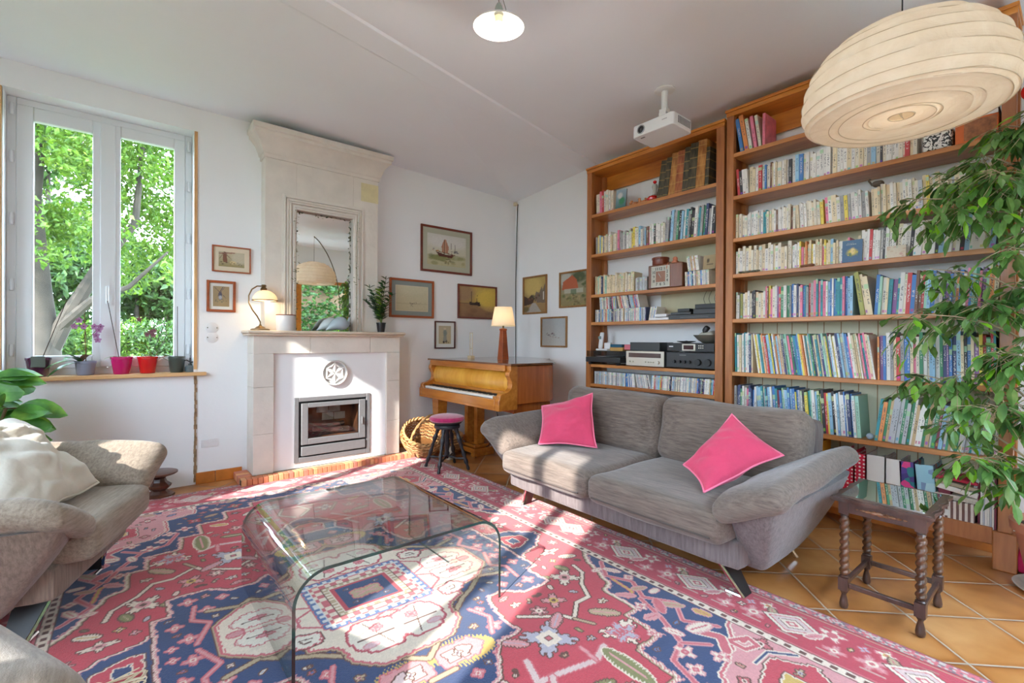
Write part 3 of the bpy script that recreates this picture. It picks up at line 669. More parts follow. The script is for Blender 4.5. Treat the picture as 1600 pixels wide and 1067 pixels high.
def picture(name, label, axis, pos, a0, a1, z0, z1, fw, fmat, mats, cv, tilt=0):
    """framed picture on a wall: frame mitred from four bars, card mount(s), painted sheet, glass"""
    cx = (a0+a1)/2; hw = abs(a1-a0)/2; hz = (z1-z0)/2; zc = (z0+z1)/2
    if axis == 'N': T = rot((cx, pos, zc)) @ Euler((0, tilt, 0)).to_matrix().to_4x4()
    else: T = rot((pos, cx, zc), 0, 0, -PI/2) @ Euler((0, tilt, 0)).to_matrix().to_4x4()
    t = thing(name, label, 'framed picture', T @ Vector((0, 0, -hz)))
    m = MB(); d = .018
    for bx in ((-hw, -hw+fw, -hz, hz), (hw-fw, hw, -hz, hz), (-hw+fw, hw-fw, -hz, -hz+fw), (-hw+fw, hw-fw, hz-fw, hz)): m.box(bx[0], bx[1], -d-.002, 0, bx[2], bx[3], mat=T)
    m.build('frame', fmat, t, bevel=.003)
    x, z = hw-fw, hz-fw; y = -.004
    MB().box(-x, x, y-.001, y, -z, z, mat=T).build('backing', PAPERW, t)
    for (mw, mm) in mats:
        nm = MB(); y -= .002
        for bx in ((-x, -x+mw, -z, z), (x-mw, x, -z, z), (-x+mw, x-mw, -z, -z+mw), (-x+mw, x-mw, z-mw, z)): nm.box(bx[0], bx[1], y-.001, y, bx[2], bx[3], mat=T)
        nm.build('mount', mm, t, angle=0); x -= mw; z -= mw
    A = cv.get(); ny, nx = A.shape[:2]; g = MB(); yy = y-.0018 if not mats else y+.0006
    g.grid(lambda u, v: T @ Vector((-x+2*x*u, yy, -z+2*z*v)), nx, ny)
    g.build('painting', PAINT, t, angle=0, col=np.concatenate([A.transpose(1, 0, 2).reshape(-1, 3), np.ones((nx*ny, 1))], 1))
REDW = wood('red_brown_frame', S(88, 34, 26), S(130, 56, 40), .35, 'X', 9, .3); ORW = wood('orange_brown_frame', S(140, 66, 30), S(176, 88, 44), .35, 'X', 9, .3); DKW = M('dark_mahogany_frame', S(78, 36, 34), .35, var=.2); OAK = wood('light_oak_frame', S(128, 88, 44), S(170, 124, 72), .45, 'Z', 9, .1)
MW = M('white_mount', (.70, .70, .67), .9); MG = M('sage_mount', S(178, 180, 160), .9); MB2 = M('grey_blue_mount', S(140, 150, 146), .9); MCr = M('cream_mount', S(220, 206, 182), .9); MI = M('ivory_mount', S(206, 200, 180), .9)
yw = YN-.001
c = Canvas(70, 54, (206, 206, 200), (196, 192, 160), 1).wash(.5, .75, .6, .25, (214, 212, 208), .8).rect(0, 1, .0, .34, (170, 164, 120), .5).wash(.3, .25, .3, .12, (120, 126, 70), .8).wash(.7, .3, .35, .1, (132, 134, 84), .7).dabs(16, .05, .95, .05, .4, .08, ((120, 124, 76), (150, 140, 96), (96, 104, 66), (170, 170, 140)), .5)
c.poly([(.38, .42), (.36, .62), (.43, .86), (.47, .86), (.55, .60), (.52, .42)], (176, 128, 104)).poly([(.42, .42), (.41, .7), (.45, .86), (.47, .8), (.47, .42)], (196, 156, 130), .7).poly([(.22, .44), (.30, .30), (.62, .28), (.70, .40), (.5, .36)], (92, 50, 42)).line(.22, .46, .70, .38, .012, (110, 74, 56)).line(.43, .84, .43, .36, .008, (80, 60, 50)).dabs(7, .6, .85, .44, .52, .035, ((96, 96, 110), (80, 84, 96)), .8).dabs(5, .12, .3, .46, .52, .03, ((176, 122, 60), (100, 104, 116)), .8).line(.62, .4, .60, .8, .005, (120, 110, 100)).line(.70, .4, .71, .72, .005, (120, 110, 100)).dabs(8, .4, .6, .08, .24, .04, ((88, 80, 50), (120, 110, 70)), .6)
picture('framed_watercolour', 'large watercolour of a sailing barge on a canal in a red-brown frame, highest picture', 'N', yw, 2.535, 3.22, 1.982, 2.502, .024, REDW, ((.06, MG),), c)
c = Canvas(64, 48, (196, 190, 160), (200, 192, 160), 2).wash(.5, .9, .7, .3, (206, 200, 172), .6).rect(0, 1, .28, .31, (178, 170, 142), .5).dabs(10, .42, .62, .27, .34, .022, ((90, 84, 84), (110, 70, 66), (70, 74, 84)), .8).dabs(8, .62, .85, .3, .35, .012, ((90, 84, 84), (110, 100, 90)), .8).line(.1, .33, .92, .34, .004, (120, 110, 96)).line(.45, .27, .52, .18, .006, (120, 110, 100)).line(.5, .27, .46, .2, .005, (120, 110, 100))
picture('framed_watercolour', 'faint beach scene with grey mount in an orange-brown frame just right of the mantel plant', 'N', yw, 2.168, 2.704, 1.455, 1.875, .024, ORW, ((.048, MB2), (.006, MCr)), c)
c = Canvas(64, 48, (206, 176, 96), (128, 96, 70), 3).rect(0, 1, .0, .46, (140, 106, 82), .7).wash(.85, .62, .5, .4, (222, 192, 90), .9).wash(.1, .8, .4, .4, (146, 116, 104), .7).wash(.9, .3, .3, .12, (196, 160, 100), .6).poly([(.28, .50), (.29, .40), (.58, .38), (.56, .49), (.48, .52), (.40, .47)], (60, 46, 44)).line(.33, .48, .34, .82, .006, (70, 56, 50)).line(.47, .48, .49, .72, .005, (90, 70, 56)).rect(0, .4, .43, .46, (90, 70, 66), .6).dabs(6, .1, .9, .05, .3, .1, ((120, 88, 70), (150, 110, 80)), .4)
picture('framed_sea_painting', 'brown and gold painting of a ship at dusk, partly behind the lampshade', 'N', yw, 3.024, 3.60, 1.471, 1.876, .020, REDW, (), c)
c = Canvas(40, 52, (180, 166, 140), (190, 176, 140), 4).poly([(.35, .1), (.42, .55), (.40, .8), (.62, .8), (.62, .55), (.68, .12)], (150, 150, 140)).wash(.5, .83, .14, .08, (206, 186, 160), .9).wash(.52, .6, .2, .2, (130, 140, 132), .8).dabs(6, .2, .8, .05, .2, .06, ((110, 86, 60), (70, 60, 50)), .8).wash(.42, .1, .1, .08, (60, 50, 46), .9)
picture('framed_figure_study', 'small upright watercolour of a standing figure in a dark frame, lowest on the wall', 'N', yw, 2.718, 2.991, 1.115, 1.430, .014, DKW, ((.04, MW),), c)
c = Canvas(60, 36, (190, 178, 150), (150, 136, 96), 5).wash(.8, .6, .4, .5, (196, 188, 166), .8).poly([(.18, .3), (.16, .7), (.22, 1.0), (.30, .95), (.34, .3)], (126, 88, 70)).line(.0, .85, .6, .95, .03, (140, 96, 86)).line(.2, .98, .5, .5, .012, (120, 96, 84)).line(.22, .95, .04, .5, .01, (120, 96, 84)).wash(.55, .3, .16, .14, (206, 186, 140), 1).dabs(16, .02, .98, .15, .32, .05, ((84, 84, 60), (110, 90, 70), (70, 64, 60), (150, 130, 90)), .8)
picture('framed_harbour_print', 'small wide picture of boats and a mill tower, upper of two left of the mantel', 'N', yw, .570, .862, 1.785, 2.010, .011, ORW, ((.038, MCr),), c)
c = Canvas(40, 46, (166, 146, 112), (160, 138, 104), 6).poly([(.38, .35), (.32, .58), (.38, .72), (.52, .72), (.56, .56), (.54, .35)], (88, 92, 110)).wash(.45, .45, .13, .12, (190, 190, 196), .8).line(.08, .95, .8, .42, .012, (104, 92, 96)).line(.72, .96, .28, .5, .012, (110, 96, 100)).line(.4, .68, .62, .97, .02, (96, 90, 100)).dabs(9, .05, .9, .22, .36, .05, ((84, 96, 96), (96, 110, 130), (110, 106, 84)), .8)
picture('framed_windmill_print', 'small windmill picture in a broad red-brown frame, lower of two left of the mantel', 'N', yw, .532, .746, 1.443, 1.709, .021, ORW, ((.026, MW),), c)
xw = XE-.001
c = Canvas(44, 66, (186, 160, 96), (150, 120, 84), 7).wash(.4, .75, .5, .35, (206, 180, 110), .8).poly([(1, .25), (1, .9), (.85, .62), (.8, .72), (.7, .55), (.55, .6), (.5, .45), (.6, .28)], (120, 104, 90)).rect(.86, .92, .35, .58, (206, 200, 190)).poly([(0, .2), (0, .5), (.2, .42), (.35, .52), (.48, .4), (.42, .26)], (80, 60, 50)).poly([(.1, 0), (.4, .28), (.52, .28), (.8, 0)], (168, 160, 150)).dabs(14, .2, .85, .3, .5, .05, ((90, 60, 50), (120, 84, 60), (70, 74, 60)), .8).wash(.1, .1, .2, .1, (96, 90, 60), .8)
picture('framed_village_painting', 'upright painting of a village street in an oak frame, leftmost on the narrow wall', 'E', xw, 4.545, 4.107, 1.54, 2.008, .022, OAK, (), c)
c = Canvas(56, 52, (150, 150, 130), (140, 128, 90), 8).wash(.2, .8, .3, .3, (190, 190, 180), .8).wash(.7, .85, .35, .2, (72, 84, 56), .9).poly([(.05, .5), (.1, .75), (.45, .92), (.62, .78), (.68, .52)], (176, 96, 66)).rect(.15, .85, .38, .52, (178, 176, 160), .9).rect(.4, .6, .34, .5, (96, 118, 92), .8).dabs(40, .0, 1, .0, .36, .07, ((120, 124, 76), (150, 140, 90), (96, 90, 60), (170, 150, 110), (84, 96, 60)), .7).dabs(8, .7, 1, .5, .8, .08, ((84, 96, 60), (110, 110, 80)), .7)
picture('framed_cottage_painting', 'painting of a red-roofed cottage in an oak frame, next to the bookcase post', 'E', xw, 3.897, 3.46, 1.59, 2.0, .020, OAK, (), c)
c = Canvas(44, 50, (176, 182, 186), (190, 190, 186), 9).dabs(14, .2, .6, .38, .46, .03, ((90, 70, 80), (120, 80, 76), (70, 74, 96)), .8).line(.15, .4, .8, .4, .006, (110, 96, 100)).line(.3, .36, .75, .28, .005, (150, 120, 110))
picture('framed_coast_sketch', 'pale watercolour of distant boats in a light oak frame, lowest on the narrow wall', 'E', xw, 4.208, 3.77, 1.136, 1.494, .020, OAK, (), c)

# ================================================================== PIANO
WAL = wood('golden_walnut_veneer', S(150, 82, 26), S(206, 132, 52), .22, 'Y', 4, .5); WALD = wood('figured_walnut', S(136, 66, 22), S(200, 112, 46), .22, 'Z', 4, .5); GOLD = wood('satin_fallboard', S(206, 138, 40), S(240, 182, 76), .2, 'Z', 3, .5)
PY0, PY1, PXF, PZT = 3.215, 4.625, 2.49, 1.0
pn = thing('baby_grand_piano', 'small golden walnut grand piano with its keyboard open, standing in the corner', 'piano', (2.9, 3.95, 0))
# rim seen from above: straight bass side to the north, bentside sweeping to the tail
bent = [(3.10, PY0), (3.16, 3.24), (3.26, 3.36), (3.36, 3.55), (3.48, 3.72), (3.62, 3.84), (3.74, 3.92), (3.80, 4.06), (3.80, 4.45), (3.72, 4.60)]
outline = [(2.70, PY0), (3.10, PY0)]+bent[1:]+[(3.6, PY1), (2.70, PY1)]
m = MB(); m.prism(outline, 'Z', .645, PZT-.012); m.build('case', WALD, pn, angle=25, bevel=.006)
lid = [(2.60, PY0-.03), (3.11, PY0-.03)]+[(x+.02, y-.02) for x, y in bent[1:-1]]+[(3.82, PY1-.02), (3.7, PY1+.02), (2.60, PY1+.02)]
m = MB(); m.prism(lid, 'Z', PZT-.008, PZT+.010); m.build('lid', [wood('dark_lid_edge', S(74, 40, 20), S(120, 70, 36), .12, 'Y', 4, .7)], pn, angle=25, bevel=.004)
MB().prism([(2.70, PY0+.05), (3.2, PY0+.1), (3.5, 3.9), (3.7, 4.1), (3.7, 4.5), (2.7, 4.5)], 'Z', .56, .645).build('underframe', WALD, pn)
# curved cheeks at both ends of the keyboard
chk = [(2.62, .60), (PXF, .60), (PXF, .69), (2.50, .705), (2.505, .735), (2.52, .75), (2.56, .757), (2.60, .768), (2.625, .79), (2.635, .82), (2.632, .85), (2.615, .88), (2.60, .905), (2.602, .93), (2.62, .95), (2.62, .99), (2.70, .99), (2.70, .60)]
for y0, y1 in ((PY0-.004, PY0+.055), (PY1-.055, PY1+.004)): MB().prism(chk, 'Y', y0, y1).build('cheek', WAL, pn, angle=30, bevel=.004)
m = MB(); m.box(PXF, 2.72, PY0+.055, PY1-.055, .60, .675); m.box(PXF-.006, PXF+.012, PY0+.055, PY1-.055, .625, .700); m.build('keybed', WAL, pn, bevel=.005)
m = MB(); m.box(2.60, 2.635, PY0+.055, PY1-.055, .955, .995); m.box(2.595, 2.615, PY0+.055, PY1-.055, .940, .957); m.build('top_rail', WAL, pn, bevel=.003)
m = MB()
def fb(u, v):
    a = v*1.45; return (2.66+.085*(1-math.cos(a*1.05))*.0+.055*math.sin(v*PI)*-1+.0, PY0+.055+(PY1-PY0-.11)*u, .745+.205*v)
m.grid(lambda u, v: (2.675-.045*math.sin(PI*(.15+.85*v)), PY0+.055+(PY1-PY0-.11)*u, .755+.19*v), 10, 14); m.build('fallboard', GOLD, pn)
m = MB(); m.box(2.62, 2.69, PY0+.055, PY1-.055, .725, .757); m.build('fallboard_lip', WAL, pn, bevel=.004)
# keyboard: white keys with black ones in twos and threes
ky0, ky1 = PY0+.10, PY1-.09; n = 50; kw = (ky1-ky0)/n
m = MB()
for i in range(n): m.box(2.512, 2.64, ky1-(i+1)*kw+.0006, ky1-i*kw-.0006, .70, .722)
m.build('white_keys', M('ivory_keys', (.80, .78, .72), .3), pn, bevel=.0008, seg=1)
m = MB()
for i in range(n-1):
    if (i % 7) in (0, 2, 3, 5, 6): m.box(2.555, 2.64, ky1-(i+1)*kw-.006, ky1-(i+1)*kw+.006, .70, .733)
m.build('black_keys', BLACK, pn, bevel=.001, seg=1)
MB().box(2.50, 2.64, ky1, PY1-.055, .675, .724).build('key_block', WAL, pn, bevel=.003); MB().box(2.50, 2.64, PY0+.055, ky0, .675, .724).build('key_block', WAL, pn, bevel=.003)
# tapered legs and the twin-column stand with its foot
def taper(cx, cy, w0, w1, z0, z1):
    m = MB(); vs = [(cx+sx*w, cy+sy*w, z) for z, w in ((z0, w0), (z1, w1)) for sx, sy in ((-1, -1), (1, -1), (1, 1), (-1, 1))]
    return m.add(vs, [(3, 2, 1, 0), (4, 5, 6, 7), (0, 1, 5, 4), (1, 2, 6, 5), (2, 3, 7, 6), (3, 0, 4, 7)])
taper(2.66, 4.48, .04, .062, .0, .60).build('leg', WAL, pn, bevel=.004)
taper(3.62, 4.30, .035, .055, .0, .60).build('leg', WALD, pn, bevel=.004)
st_ = MB(); st_.box(2.80, 3.06, 4.02, 4.40, .035, .085); st_.box(2.83, 3.03, 4.06, 4.36, .085, .115)
for y in (4.02, 4.33): st_.box(2.80, 3.06, y, y+.07, 0, .036)
st_.build('stand_foot', WAL, pn, bevel=.006)
for y in (4.09, 4.27): 
    m = MB(); m.box(2.88, 2.98, y, y+.055, .115, .575); m.build('stand_column', WAL, pn, bevel=.004)
MB().box(2.78, 3.05, 3.98, 4.42, .555, .60).build('stand_head', WAL, pn, bevel=.005)
MB().tube([(3.0, 4.20, .12), (3.0, 4.20, .5)], .007, 6).build('pedal_rod', BLACK, pn)
t = MB().tube([(2.99, 3.92, .56), (3.03, 3.90, .35), (2.98, 4.0, .12), (2.92, 4.1, .01), (2.8, 4.0, .006)], .004, 5).build('piano_cable', BLACK, pn)
# lamp on the piano
LX, LY, LZ = 3.10, 3.93, PZT+.011
lp = thing('piano_lamp', 'lit table lamp with tapering wooden foot and cream shade on the piano', 'lamp', (LX, LY, LZ))
m = MB(); m.lathe([(.062, 0), (.060, .01), (.036, .30), (.036, .305), (.041, .31), (.041, .325), (.02, .33)], 4, mat=Matrix.Rotation(PI/4, 4, 'Z'), at=(LX, LY, LZ)); m.build('foot', ORW, lp, angle=20, bevel=.002)
MB().tube([(LX, LY, LZ+.32), (LX, LY, LZ+.39)], .010, 10).build('socket', BRASS, lp)
SH = bpy.data.materials.new('cream_lampshade'); t = NT(SH); t.out(t.n('MixShader', {0: .5, 1: t.n('BsdfDiffuse', {'Color': (.80, .72, .60, 1)}).outputs[0], 2: t.n('BsdfTranslucent', {'Color': (.95, .84, .66, 1)}).outputs[0]}).outputs[0])
MB().lathe([(.128, .355), (.0925, .555)], 40, at=(LX, LY, LZ), close=True).build('lamp_shade', SH, lp); MB().lathe([(.129, .353), (.129, .362), (.126, .362), (.126, .353)], 40, at=(LX, LY, LZ), close=True).build('shade_trim', CREAMP, lp)
bulb(lp, (LX, LY, LZ+.44), .028); lamp_light('piano_lamp_light', (LX, LY, LZ+.44), 9.0, .03, (1, .80, .58))
# slender bamboo candlestick frame on the piano
t = thing('bamboo_stand', 'slim pale bamboo stand of two upright rods on the piano lid', 'ornament', (3.0, 4.38, PZT+.010))
m = MB(); BAM = M('pale_bamboo', S(206, 186, 150), .6)
for dy in (-.022, .022): m.tube([(3.0, 4.38+dy, PZT+.03), (3.0, 4.38+dy, PZT+.30)], .004, 6)
m.tube([(3.0, 4.358, PZT+.29), (3.0, 4.402, PZT+.29)], .003, 6); m.tube([(3.0, 4.358, PZT+.12), (3.0, 4.402, PZT+.12)], .003, 6); m.build('rods', BAM, t)
MB().box(2.975, 3.025, 4.345, 4.415, PZT+.010, PZT+.040).build('base', BAM, t, bevel=.003)
# stool
SX, SY = 2.355, 3.83
VEL = M('magenta_velvet', S(176, 16, 92), .75, var=.25, scale=30, sheen=.6); EBON = M('ebonised_wood', (.022, .021, .026), .35)
t = thing('piano_stool', 'round adjustable piano stool with magenta velvet seat and black turned legs', 'stool', (SX, SY, 0))
MB().lathe([(0, .455), (.150, .455), (.163, .466), (.165, .482), (.155, .497), (.12, .507), (.06, .512), (0, .513)], 40, at=(SX, SY, 0)).build('seat', VEL, t)
MB().lathe([(0, .43), (.12, .43), (.135, .436), (.138, .446), (.15, .452), (.15, .458), (0, .458)], 36, at=(SX, SY, 0)).build('seat_ring', EBON, t)
MB().lathe([(.09, .385), (.118, .390), (.122, .405), (.118, .420), (.10, .43), (0, .43)], 36, at=(SX, SY, 0)).build('hub', EBON, t)
MB().lathe([(.012, .10), (.022, .12), (.026, .15), (.018, .17), (.024, .20), (.028, .24), (.020, .28), (.024, .30), (.018, .34), (.03, .37), (.03, .39)], 16, at=(SX, SY, 0)).build('centre_post', EBON, t)
for k in range(4):
    a = math.radians(38+90*k); p0 = Vector((SX+.085*math.cos(a), SY+.085*math.sin(a), .39)); p1 = Vector((SX+.215*math.cos(a), SY+.215*math.sin(a), .004))
    N = 24; prof = [.020, .022, .018, .014, .016, .021, .023, .021, .016, .014, .018, .013, .013, .017, .020, .018, .013, .016, .021, .019, .012, .013, .016, .010]
    MB().tube([p0.lerp(p1, i/(N-1)) for i in range(N)], prof, 12).build('leg', EBON, t)
    q = p0.lerp(p1, .73); MB().tube([(SX, SY, .13), (SX+(q.x-SX)*.3, SY+(q.y-SY)*.3, q.z+.006), (SX+(q.x-SX)*.5, SY+(q.y-SY)*.5, q.z), (SX+(q.x-SX)*.7, SY+(q.y-SY)*.7, q.z), tuple(q)], [.008, .011, .007, .012, .008], 10).build('stretcher', EBON, t)
# wicker log basket lying against the wall
WILL = [M('willow_%s' % n, S(*c), .6, var=.25, scale=60) for n, c in (('light', (190, 144, 92)), ('mid', (156, 106, 60)), ('dark', (116, 74, 42)))]
def wicker_basket(name, label, T, R, H, handle, seed=0):
    """woven basket: upright stakes with willow rods weaving in front and behind, rolled rim, hooped handle"""
    t = thing(name, label, 'basket', T.translation); NS = 28; prof = lambda u: R*(.66+.34*math.sin(u*PI*.62))*(1-.06*max(0, u-.8)/.2); rn = random.Random(seed)
    m = MB(); rows = int(H/.0135)
    for k in range(rows):
        u = (k+.5)/rows; r = prof(u); z = u*H; pts = []
        for i in range(NS*3+1):
            a = 2*PI*i/(NS*3); off = .006*math.cos(NS/2*a+PI*(k % 2)); pts.append(T @ Vector(((r+off)*math.cos(a), (r+off)*math.sin(a), z+.0015*math.sin(5*a+k))))
        m.tube(pts, .0062, 5, rn.choice((0, 0, 1, 1, 2)))
    m.lathe([(0, .004), (prof(0)-.004, .004)], 24, 1, mat=T); m.build('woven_side', WILL, t, angle=70)
    m = MB()
    for i in range(NS): a = 2*PI*i/NS; m.tube([T @ Vector((prof(u)*math.cos(a), prof(u)*math.sin(a), u*H)) for u in (0, .25, .5, .75, 1)], .004, 5)
    m.build('stakes', WILL[1], t)
    m = MB(); r = prof(1)
    for ph in (0, PI): m.tube([T @ Vector(((r+.010*math.cos(14*a+ph))*math.cos(a), (r+.010*math.cos(14*a+ph))*math.sin(a), H+.010*math.sin(14*a+ph))) for a in [2*PI*i/112 for i in range(113)]], .0095, 6)
    m.build('rim', WILL[0], t)
    if handle:
        m = MB()
        for ph in (0, PI): m.tube([T @ Vector((r*math.cos(a)+.006*math.cos(8*a+ph), .006*math.sin(8*a+ph), H+math.sin(a)*r*.85)) for a in [i*PI/30 for i in range(31)]], .008, 6)
        m.build('handle', WILL[0], t)
    return t
wicker_basket('log_basket', 'round wicker log basket with a hooped handle, tipped beside the hearth', rot((2.40, 4.40, .10), math.radians(24), math.radians(-20), math.radians(20)), .225, .21, True, 1)
wicker_basket('wicker_basket', 'second smaller wicker basket standing half hidden behind the piano stool', rot((2.70, 4.36, 0), 0, 0, 0), .15, .20, False, 2)
t = MB().lathe([(.035, 0), (.045, .02), (.045, .09), (.03, .11), (.03, .13)], 20, at=(2.56, 4.12, 0)).build('stone_jar', M('stoneware', S(190, 176, 156), .5)); tag(t, 'small pale stoneware jar on the floor behind the stool, beside the basket', 'jar')

def smooth_path(P, n=6):
    out_ = []; P = [Vector(p) for p in P]
    for i in range(len(P)-1):
        a, b, c, d = P[max(i-1, 0)], P[i], P[i+1], P[min(i+2, len(P)-1)]
        for k in range(n): u = k/n; out_.append(.5*((2*b)+(-a+c)*u+(2*a-5*b+4*c-d)*u*u+(-a+3*b-3*c+d)*u**3))
    return out_+[P[-1]]
# ================================================================== SOFA AND ARMCHAIR
def fabric(name, dark, light, axis=1):
    m = bpy.data.materials.new(name); t = NT(m); st = [22, 22, 22]; st[axis] = 1.6
    v = t.coord('Object', tuple(st)); n = t.n('TexNoise', {'Vector': v, 'Scale': 4, 'Detail': 6, 'Roughness': .7}).outputs[0]
    n2 = t.n('TexNoise', {'Vector': t.coord('Object'), 'Scale': 2.2, 'Detail': 3}).outputs[0]
    f = t.math('ADD', t.math('MULTIPLY', n, .8), t.math('MULTIPLY', n2, .2)); c = t.ramp(f, ((.36, dark), (.64, light)))
    w1 = t.n('TexNoise', {'Vector': t.coord('Object', (1, 1, 1)), 'Scale': 420, 'Detail': 1}).outputs[0]
    w2 = t.n('TexNoise', {'Vector': t.coord('Object', (1, 1, 1)), 'Scale': 9, 'Detail': 4}).outputs[0]
    h = t.math('ADD', t.math('MULTIPLY', w1, .25), w2)
    t.out(t.n('BsdfPrincipled', {'Base Color': c, 'Roughness': .95, 'Sheen Weight': .25, 'Specular IOR Level': .15, 'Normal': t.n('Bump', {'Height': h, 'Strength': .35, 'Distance': .01}).outputs[0]}).outputs[0]); return m
FAB = fabric('taupe_ribbed_fabric', S(92, 80, 73), S(128, 114, 105)); FABV = fabric('taupe_ribbed_fabric_upright', S(94, 84, 84), S(126, 115, 114), 2)
FABL = fabric('beige_ribbed_fabric', S(124, 109, 95), S(164, 148, 132)); FABLV = fabric('beige_ribbed_fabric_upright', S(110, 92, 81), S(146, 127, 114), 2)
SEAM = M('seam_piping', S(84, 74, 70), .9)
def sofa(name, label, cat, loc, rz, hw, nseat, fa, fv, piping=False):
    t = thing(name, label, cat, loc, rz); T = Matrix.Translation(loc) @ Matrix.Rotation(rz, 4, 'Z')
    # arm shells, swept in towards the floor
    for s in (-1, 1):
        m = MB()
        def ring(k, n=36, s=s):
            z = .145+(.515-.145)*k; xf = .005+.245*(1-k)**1.25; xb = 1.02-.42*(1-k)**1.8; yo = hw+.075+.155*k**.75; yi = hw-.02 if k > .3 else hw-.02-.10*(.3-k)
            pts = []; cx, cy = (xf+xb)/2, (yo+yi)/2; ax, ay = (xb-xf)/2, (yo-yi)/2
            for i in range(n):
                a = 2*PI*i/n; c, q = math.cos(a), math.sin(a); e = .32
                pts.append(Vector((cx+ax*math.copysign(abs(c)**e, c), s*(cy+ay*math.copysign(abs(q)**e, q)), z)))
            return pts
        K = 10; vs = []; fs = []
        for k in range(K+1): vs += [T @ p for p in ring(k/K)]
        for k in range(K):
            for i in range(36): j = (i+1) % 36; f = (k*36+i, k*36+j, (k+1)*36+j, (k+1)*36+i); fs.append(f if s > 0 else f[::-1])
        fs += [tuple(range(36))[::-1], tuple(range(K*36, K*36+36))]
        m.add(vs, fs); m.build('arm_shell', fv, t, angle=60)
        pad = T @ rot((.485, s*(hw+.100), .540), s*math.radians(26), math.radians(-2))
        m = MB().soft(1.00, .35, .105, .052, pad, n=20, puff=.012, wr=.009, ws=5, seed=s*3)
        m.v = [tuple(T @ (lambda p: Vector((p.x, p.y, p.z-.035*max(0, (.12-p.x)/.15)**1.6)))(T.inverted() @ Vector(v))) for v in m.v]
        m.build('arm_pad', fa, t, angle=75)
    # plinth rail, deck, back
    m = MB().soft(.92, 2*hw+.06, .15, .03, T @ rot((.56, 0, .235)), n=10, wr=.002); m.build('seat_base', fv, t, angle=60)
    m = MB().soft(.20, 2*hw+.10, .60, .06, T @ rot((1.03, 0, .475), 0, math.radians(5)), n=14, puff=.01, wr=.006, ws=5); m.build('back_frame', fv, t, angle=60)
    for k in range(nseat):
        w_ = 2*hw/nseat; y = -hw+w_*(k+.5)
        m = MB().soft(.86, w_-.004, .155, .052, T @ rot((.415, y, .368)), n=22, puff=.020, wr=.010, ws=3.6, seed=k*5); m.build('seat_cushion', fa, t, angle=75)
        if piping:
            pz = .385; e = MB().tube([T @ Vector((.0-.018, y-w_/2+.05, pz-.055)), T @ Vector((-.022, y, pz-.055)), T @ Vector((-.018, y+w_/2-.05, pz-.055))], .004, 6); e.build('piping', SEAM, t)
        m = MB().soft(.21, w_*1.10+.012, .44, .085, T @ rot((.80, y*1.09, .625), 0, math.radians(11)), n=22, puff=.035, wr=.018, ws=5.5, seed=10+k); m.build('back_cushion', fa, t, angle=75)
    # chrome-edged blade feet
    for s in (-1, 1):
        yt, yb = s*(hw-.10), s*(hw-.005); m = MB()
        for (xa, xb2) in ((.15, .27),):
            vs = [(xa, yt, .18), (xb2, yt, .18), (xb2+.01, yb, .004), (xa+.06, yb, .004)]; th = s*.016
            P = [T @ Vector(v) for v in vs]+[T @ Vector((v[0], v[1]+th, v[2])) for v in vs]
            m.add(P, [(0, 1, 2, 3), (7, 6, 5, 4), (0, 3, 7, 4), (1, 5, 6, 2), (3, 2, 6, 7), (0, 4, 5, 1)])
        m.build('foot', [M('black_foot_plate', (.02, .02, .022), .35)], t)
        m = MB(); m.tube([T @ Vector((.148, yt-s*.005, .18)), T @ Vector((.205, yb+s*.008, .008))], .009, 6); m.tube([T @ Vector((.205, yb+s*.01, .008)), T @ Vector((.205, yb-s*.075, .008))], .008, 6); m.build('chrome_edge', CHROME, t)
        m = MB(); m.tube([T @ Vector((.80, yt, .2)), T @ Vector((.86, yb, .01))], .014, 8); m.build('rear_foot', CHROME, t)
    return t
sofa('sofa', 'large taupe two-seat sofa with flared arms and chrome feet, in front of the bookcases', 'sofa', (2.06, 1.83, 0), 0, .80, 2, FAB, FABV, True)
sofa('armchair', 'beige armchair with flared arms at the left edge, holding a draped cushion', 'armchair', (.00, 2.90, 0), math.radians(161.4), .33, 1, FABL, FABLV)
def cushion(name, label, P, th, mat, n=36, wr=.012, seed=0, cat='cushion', edge=None, pinch=.05):
    """pillow through four corners, plumped and creased"""
    a, b, c, d = [Vector(p) for p in P]; nr = ((b-a).cross(d-a)).normalized(); m = MB()
    def pt(u, v, s):
        e = 1-pinch*(1-abs(2*u-1)**2); g = 1-pinch*(1-abs(2*v-1)**2)
        uu, vv = .5+(u-.5)*g, .5+(v-.5)*e
        p = (a*(1-uu)+b*uu)*(1-vv)+(d*(1-uu)+c*uu)*vv
        h = th*(max(0, (1-(2*u-1)**2)*(1-(2*v-1)**2)))**.55
        w_ = noise.noise_vector(p*7+Vector((seed, 0, 0)))*wr*(.4+h/th); w_ += nr*s*(abs(noise.noise(Vector((p.x*9, p.y*9, p.z*22))+Vector((seed*3, 0, 0))))-.2)*wr*1.1*(h/th)
        return p+nr*s*h+w_
    m.grid(lambda u, v: pt(u, v, 1), n, n); m.grid(lambda u, v: pt(u, v, -1), n, n)
    o = m.build(name, mat, angle=0); o.data.polygons.foreach_set('use_smooth', [True]*len(o.data.polygons))
    bm = bmesh.new(); bm.from_mesh(o.data); bmesh.ops.remove_doubles(bm, verts=bm.verts, dist=.0008); bmesh.ops.recalc_face_normals(bm, faces=bm.faces); bm.to_mesh(o.data); bm.free()
    ring = [pt(0, i/20, 0) for i in range(20)]+[pt(i/20, 1, 0) for i in range(20)]+[pt(1, 1-i/20, 0) for i in range(20)]+[pt(1-i/20, 0, 0) for i in range(21)]
    e = MB().tube(ring, .005, 6).build('piping', edge or mat, o)
    return tag(o, label, cat)
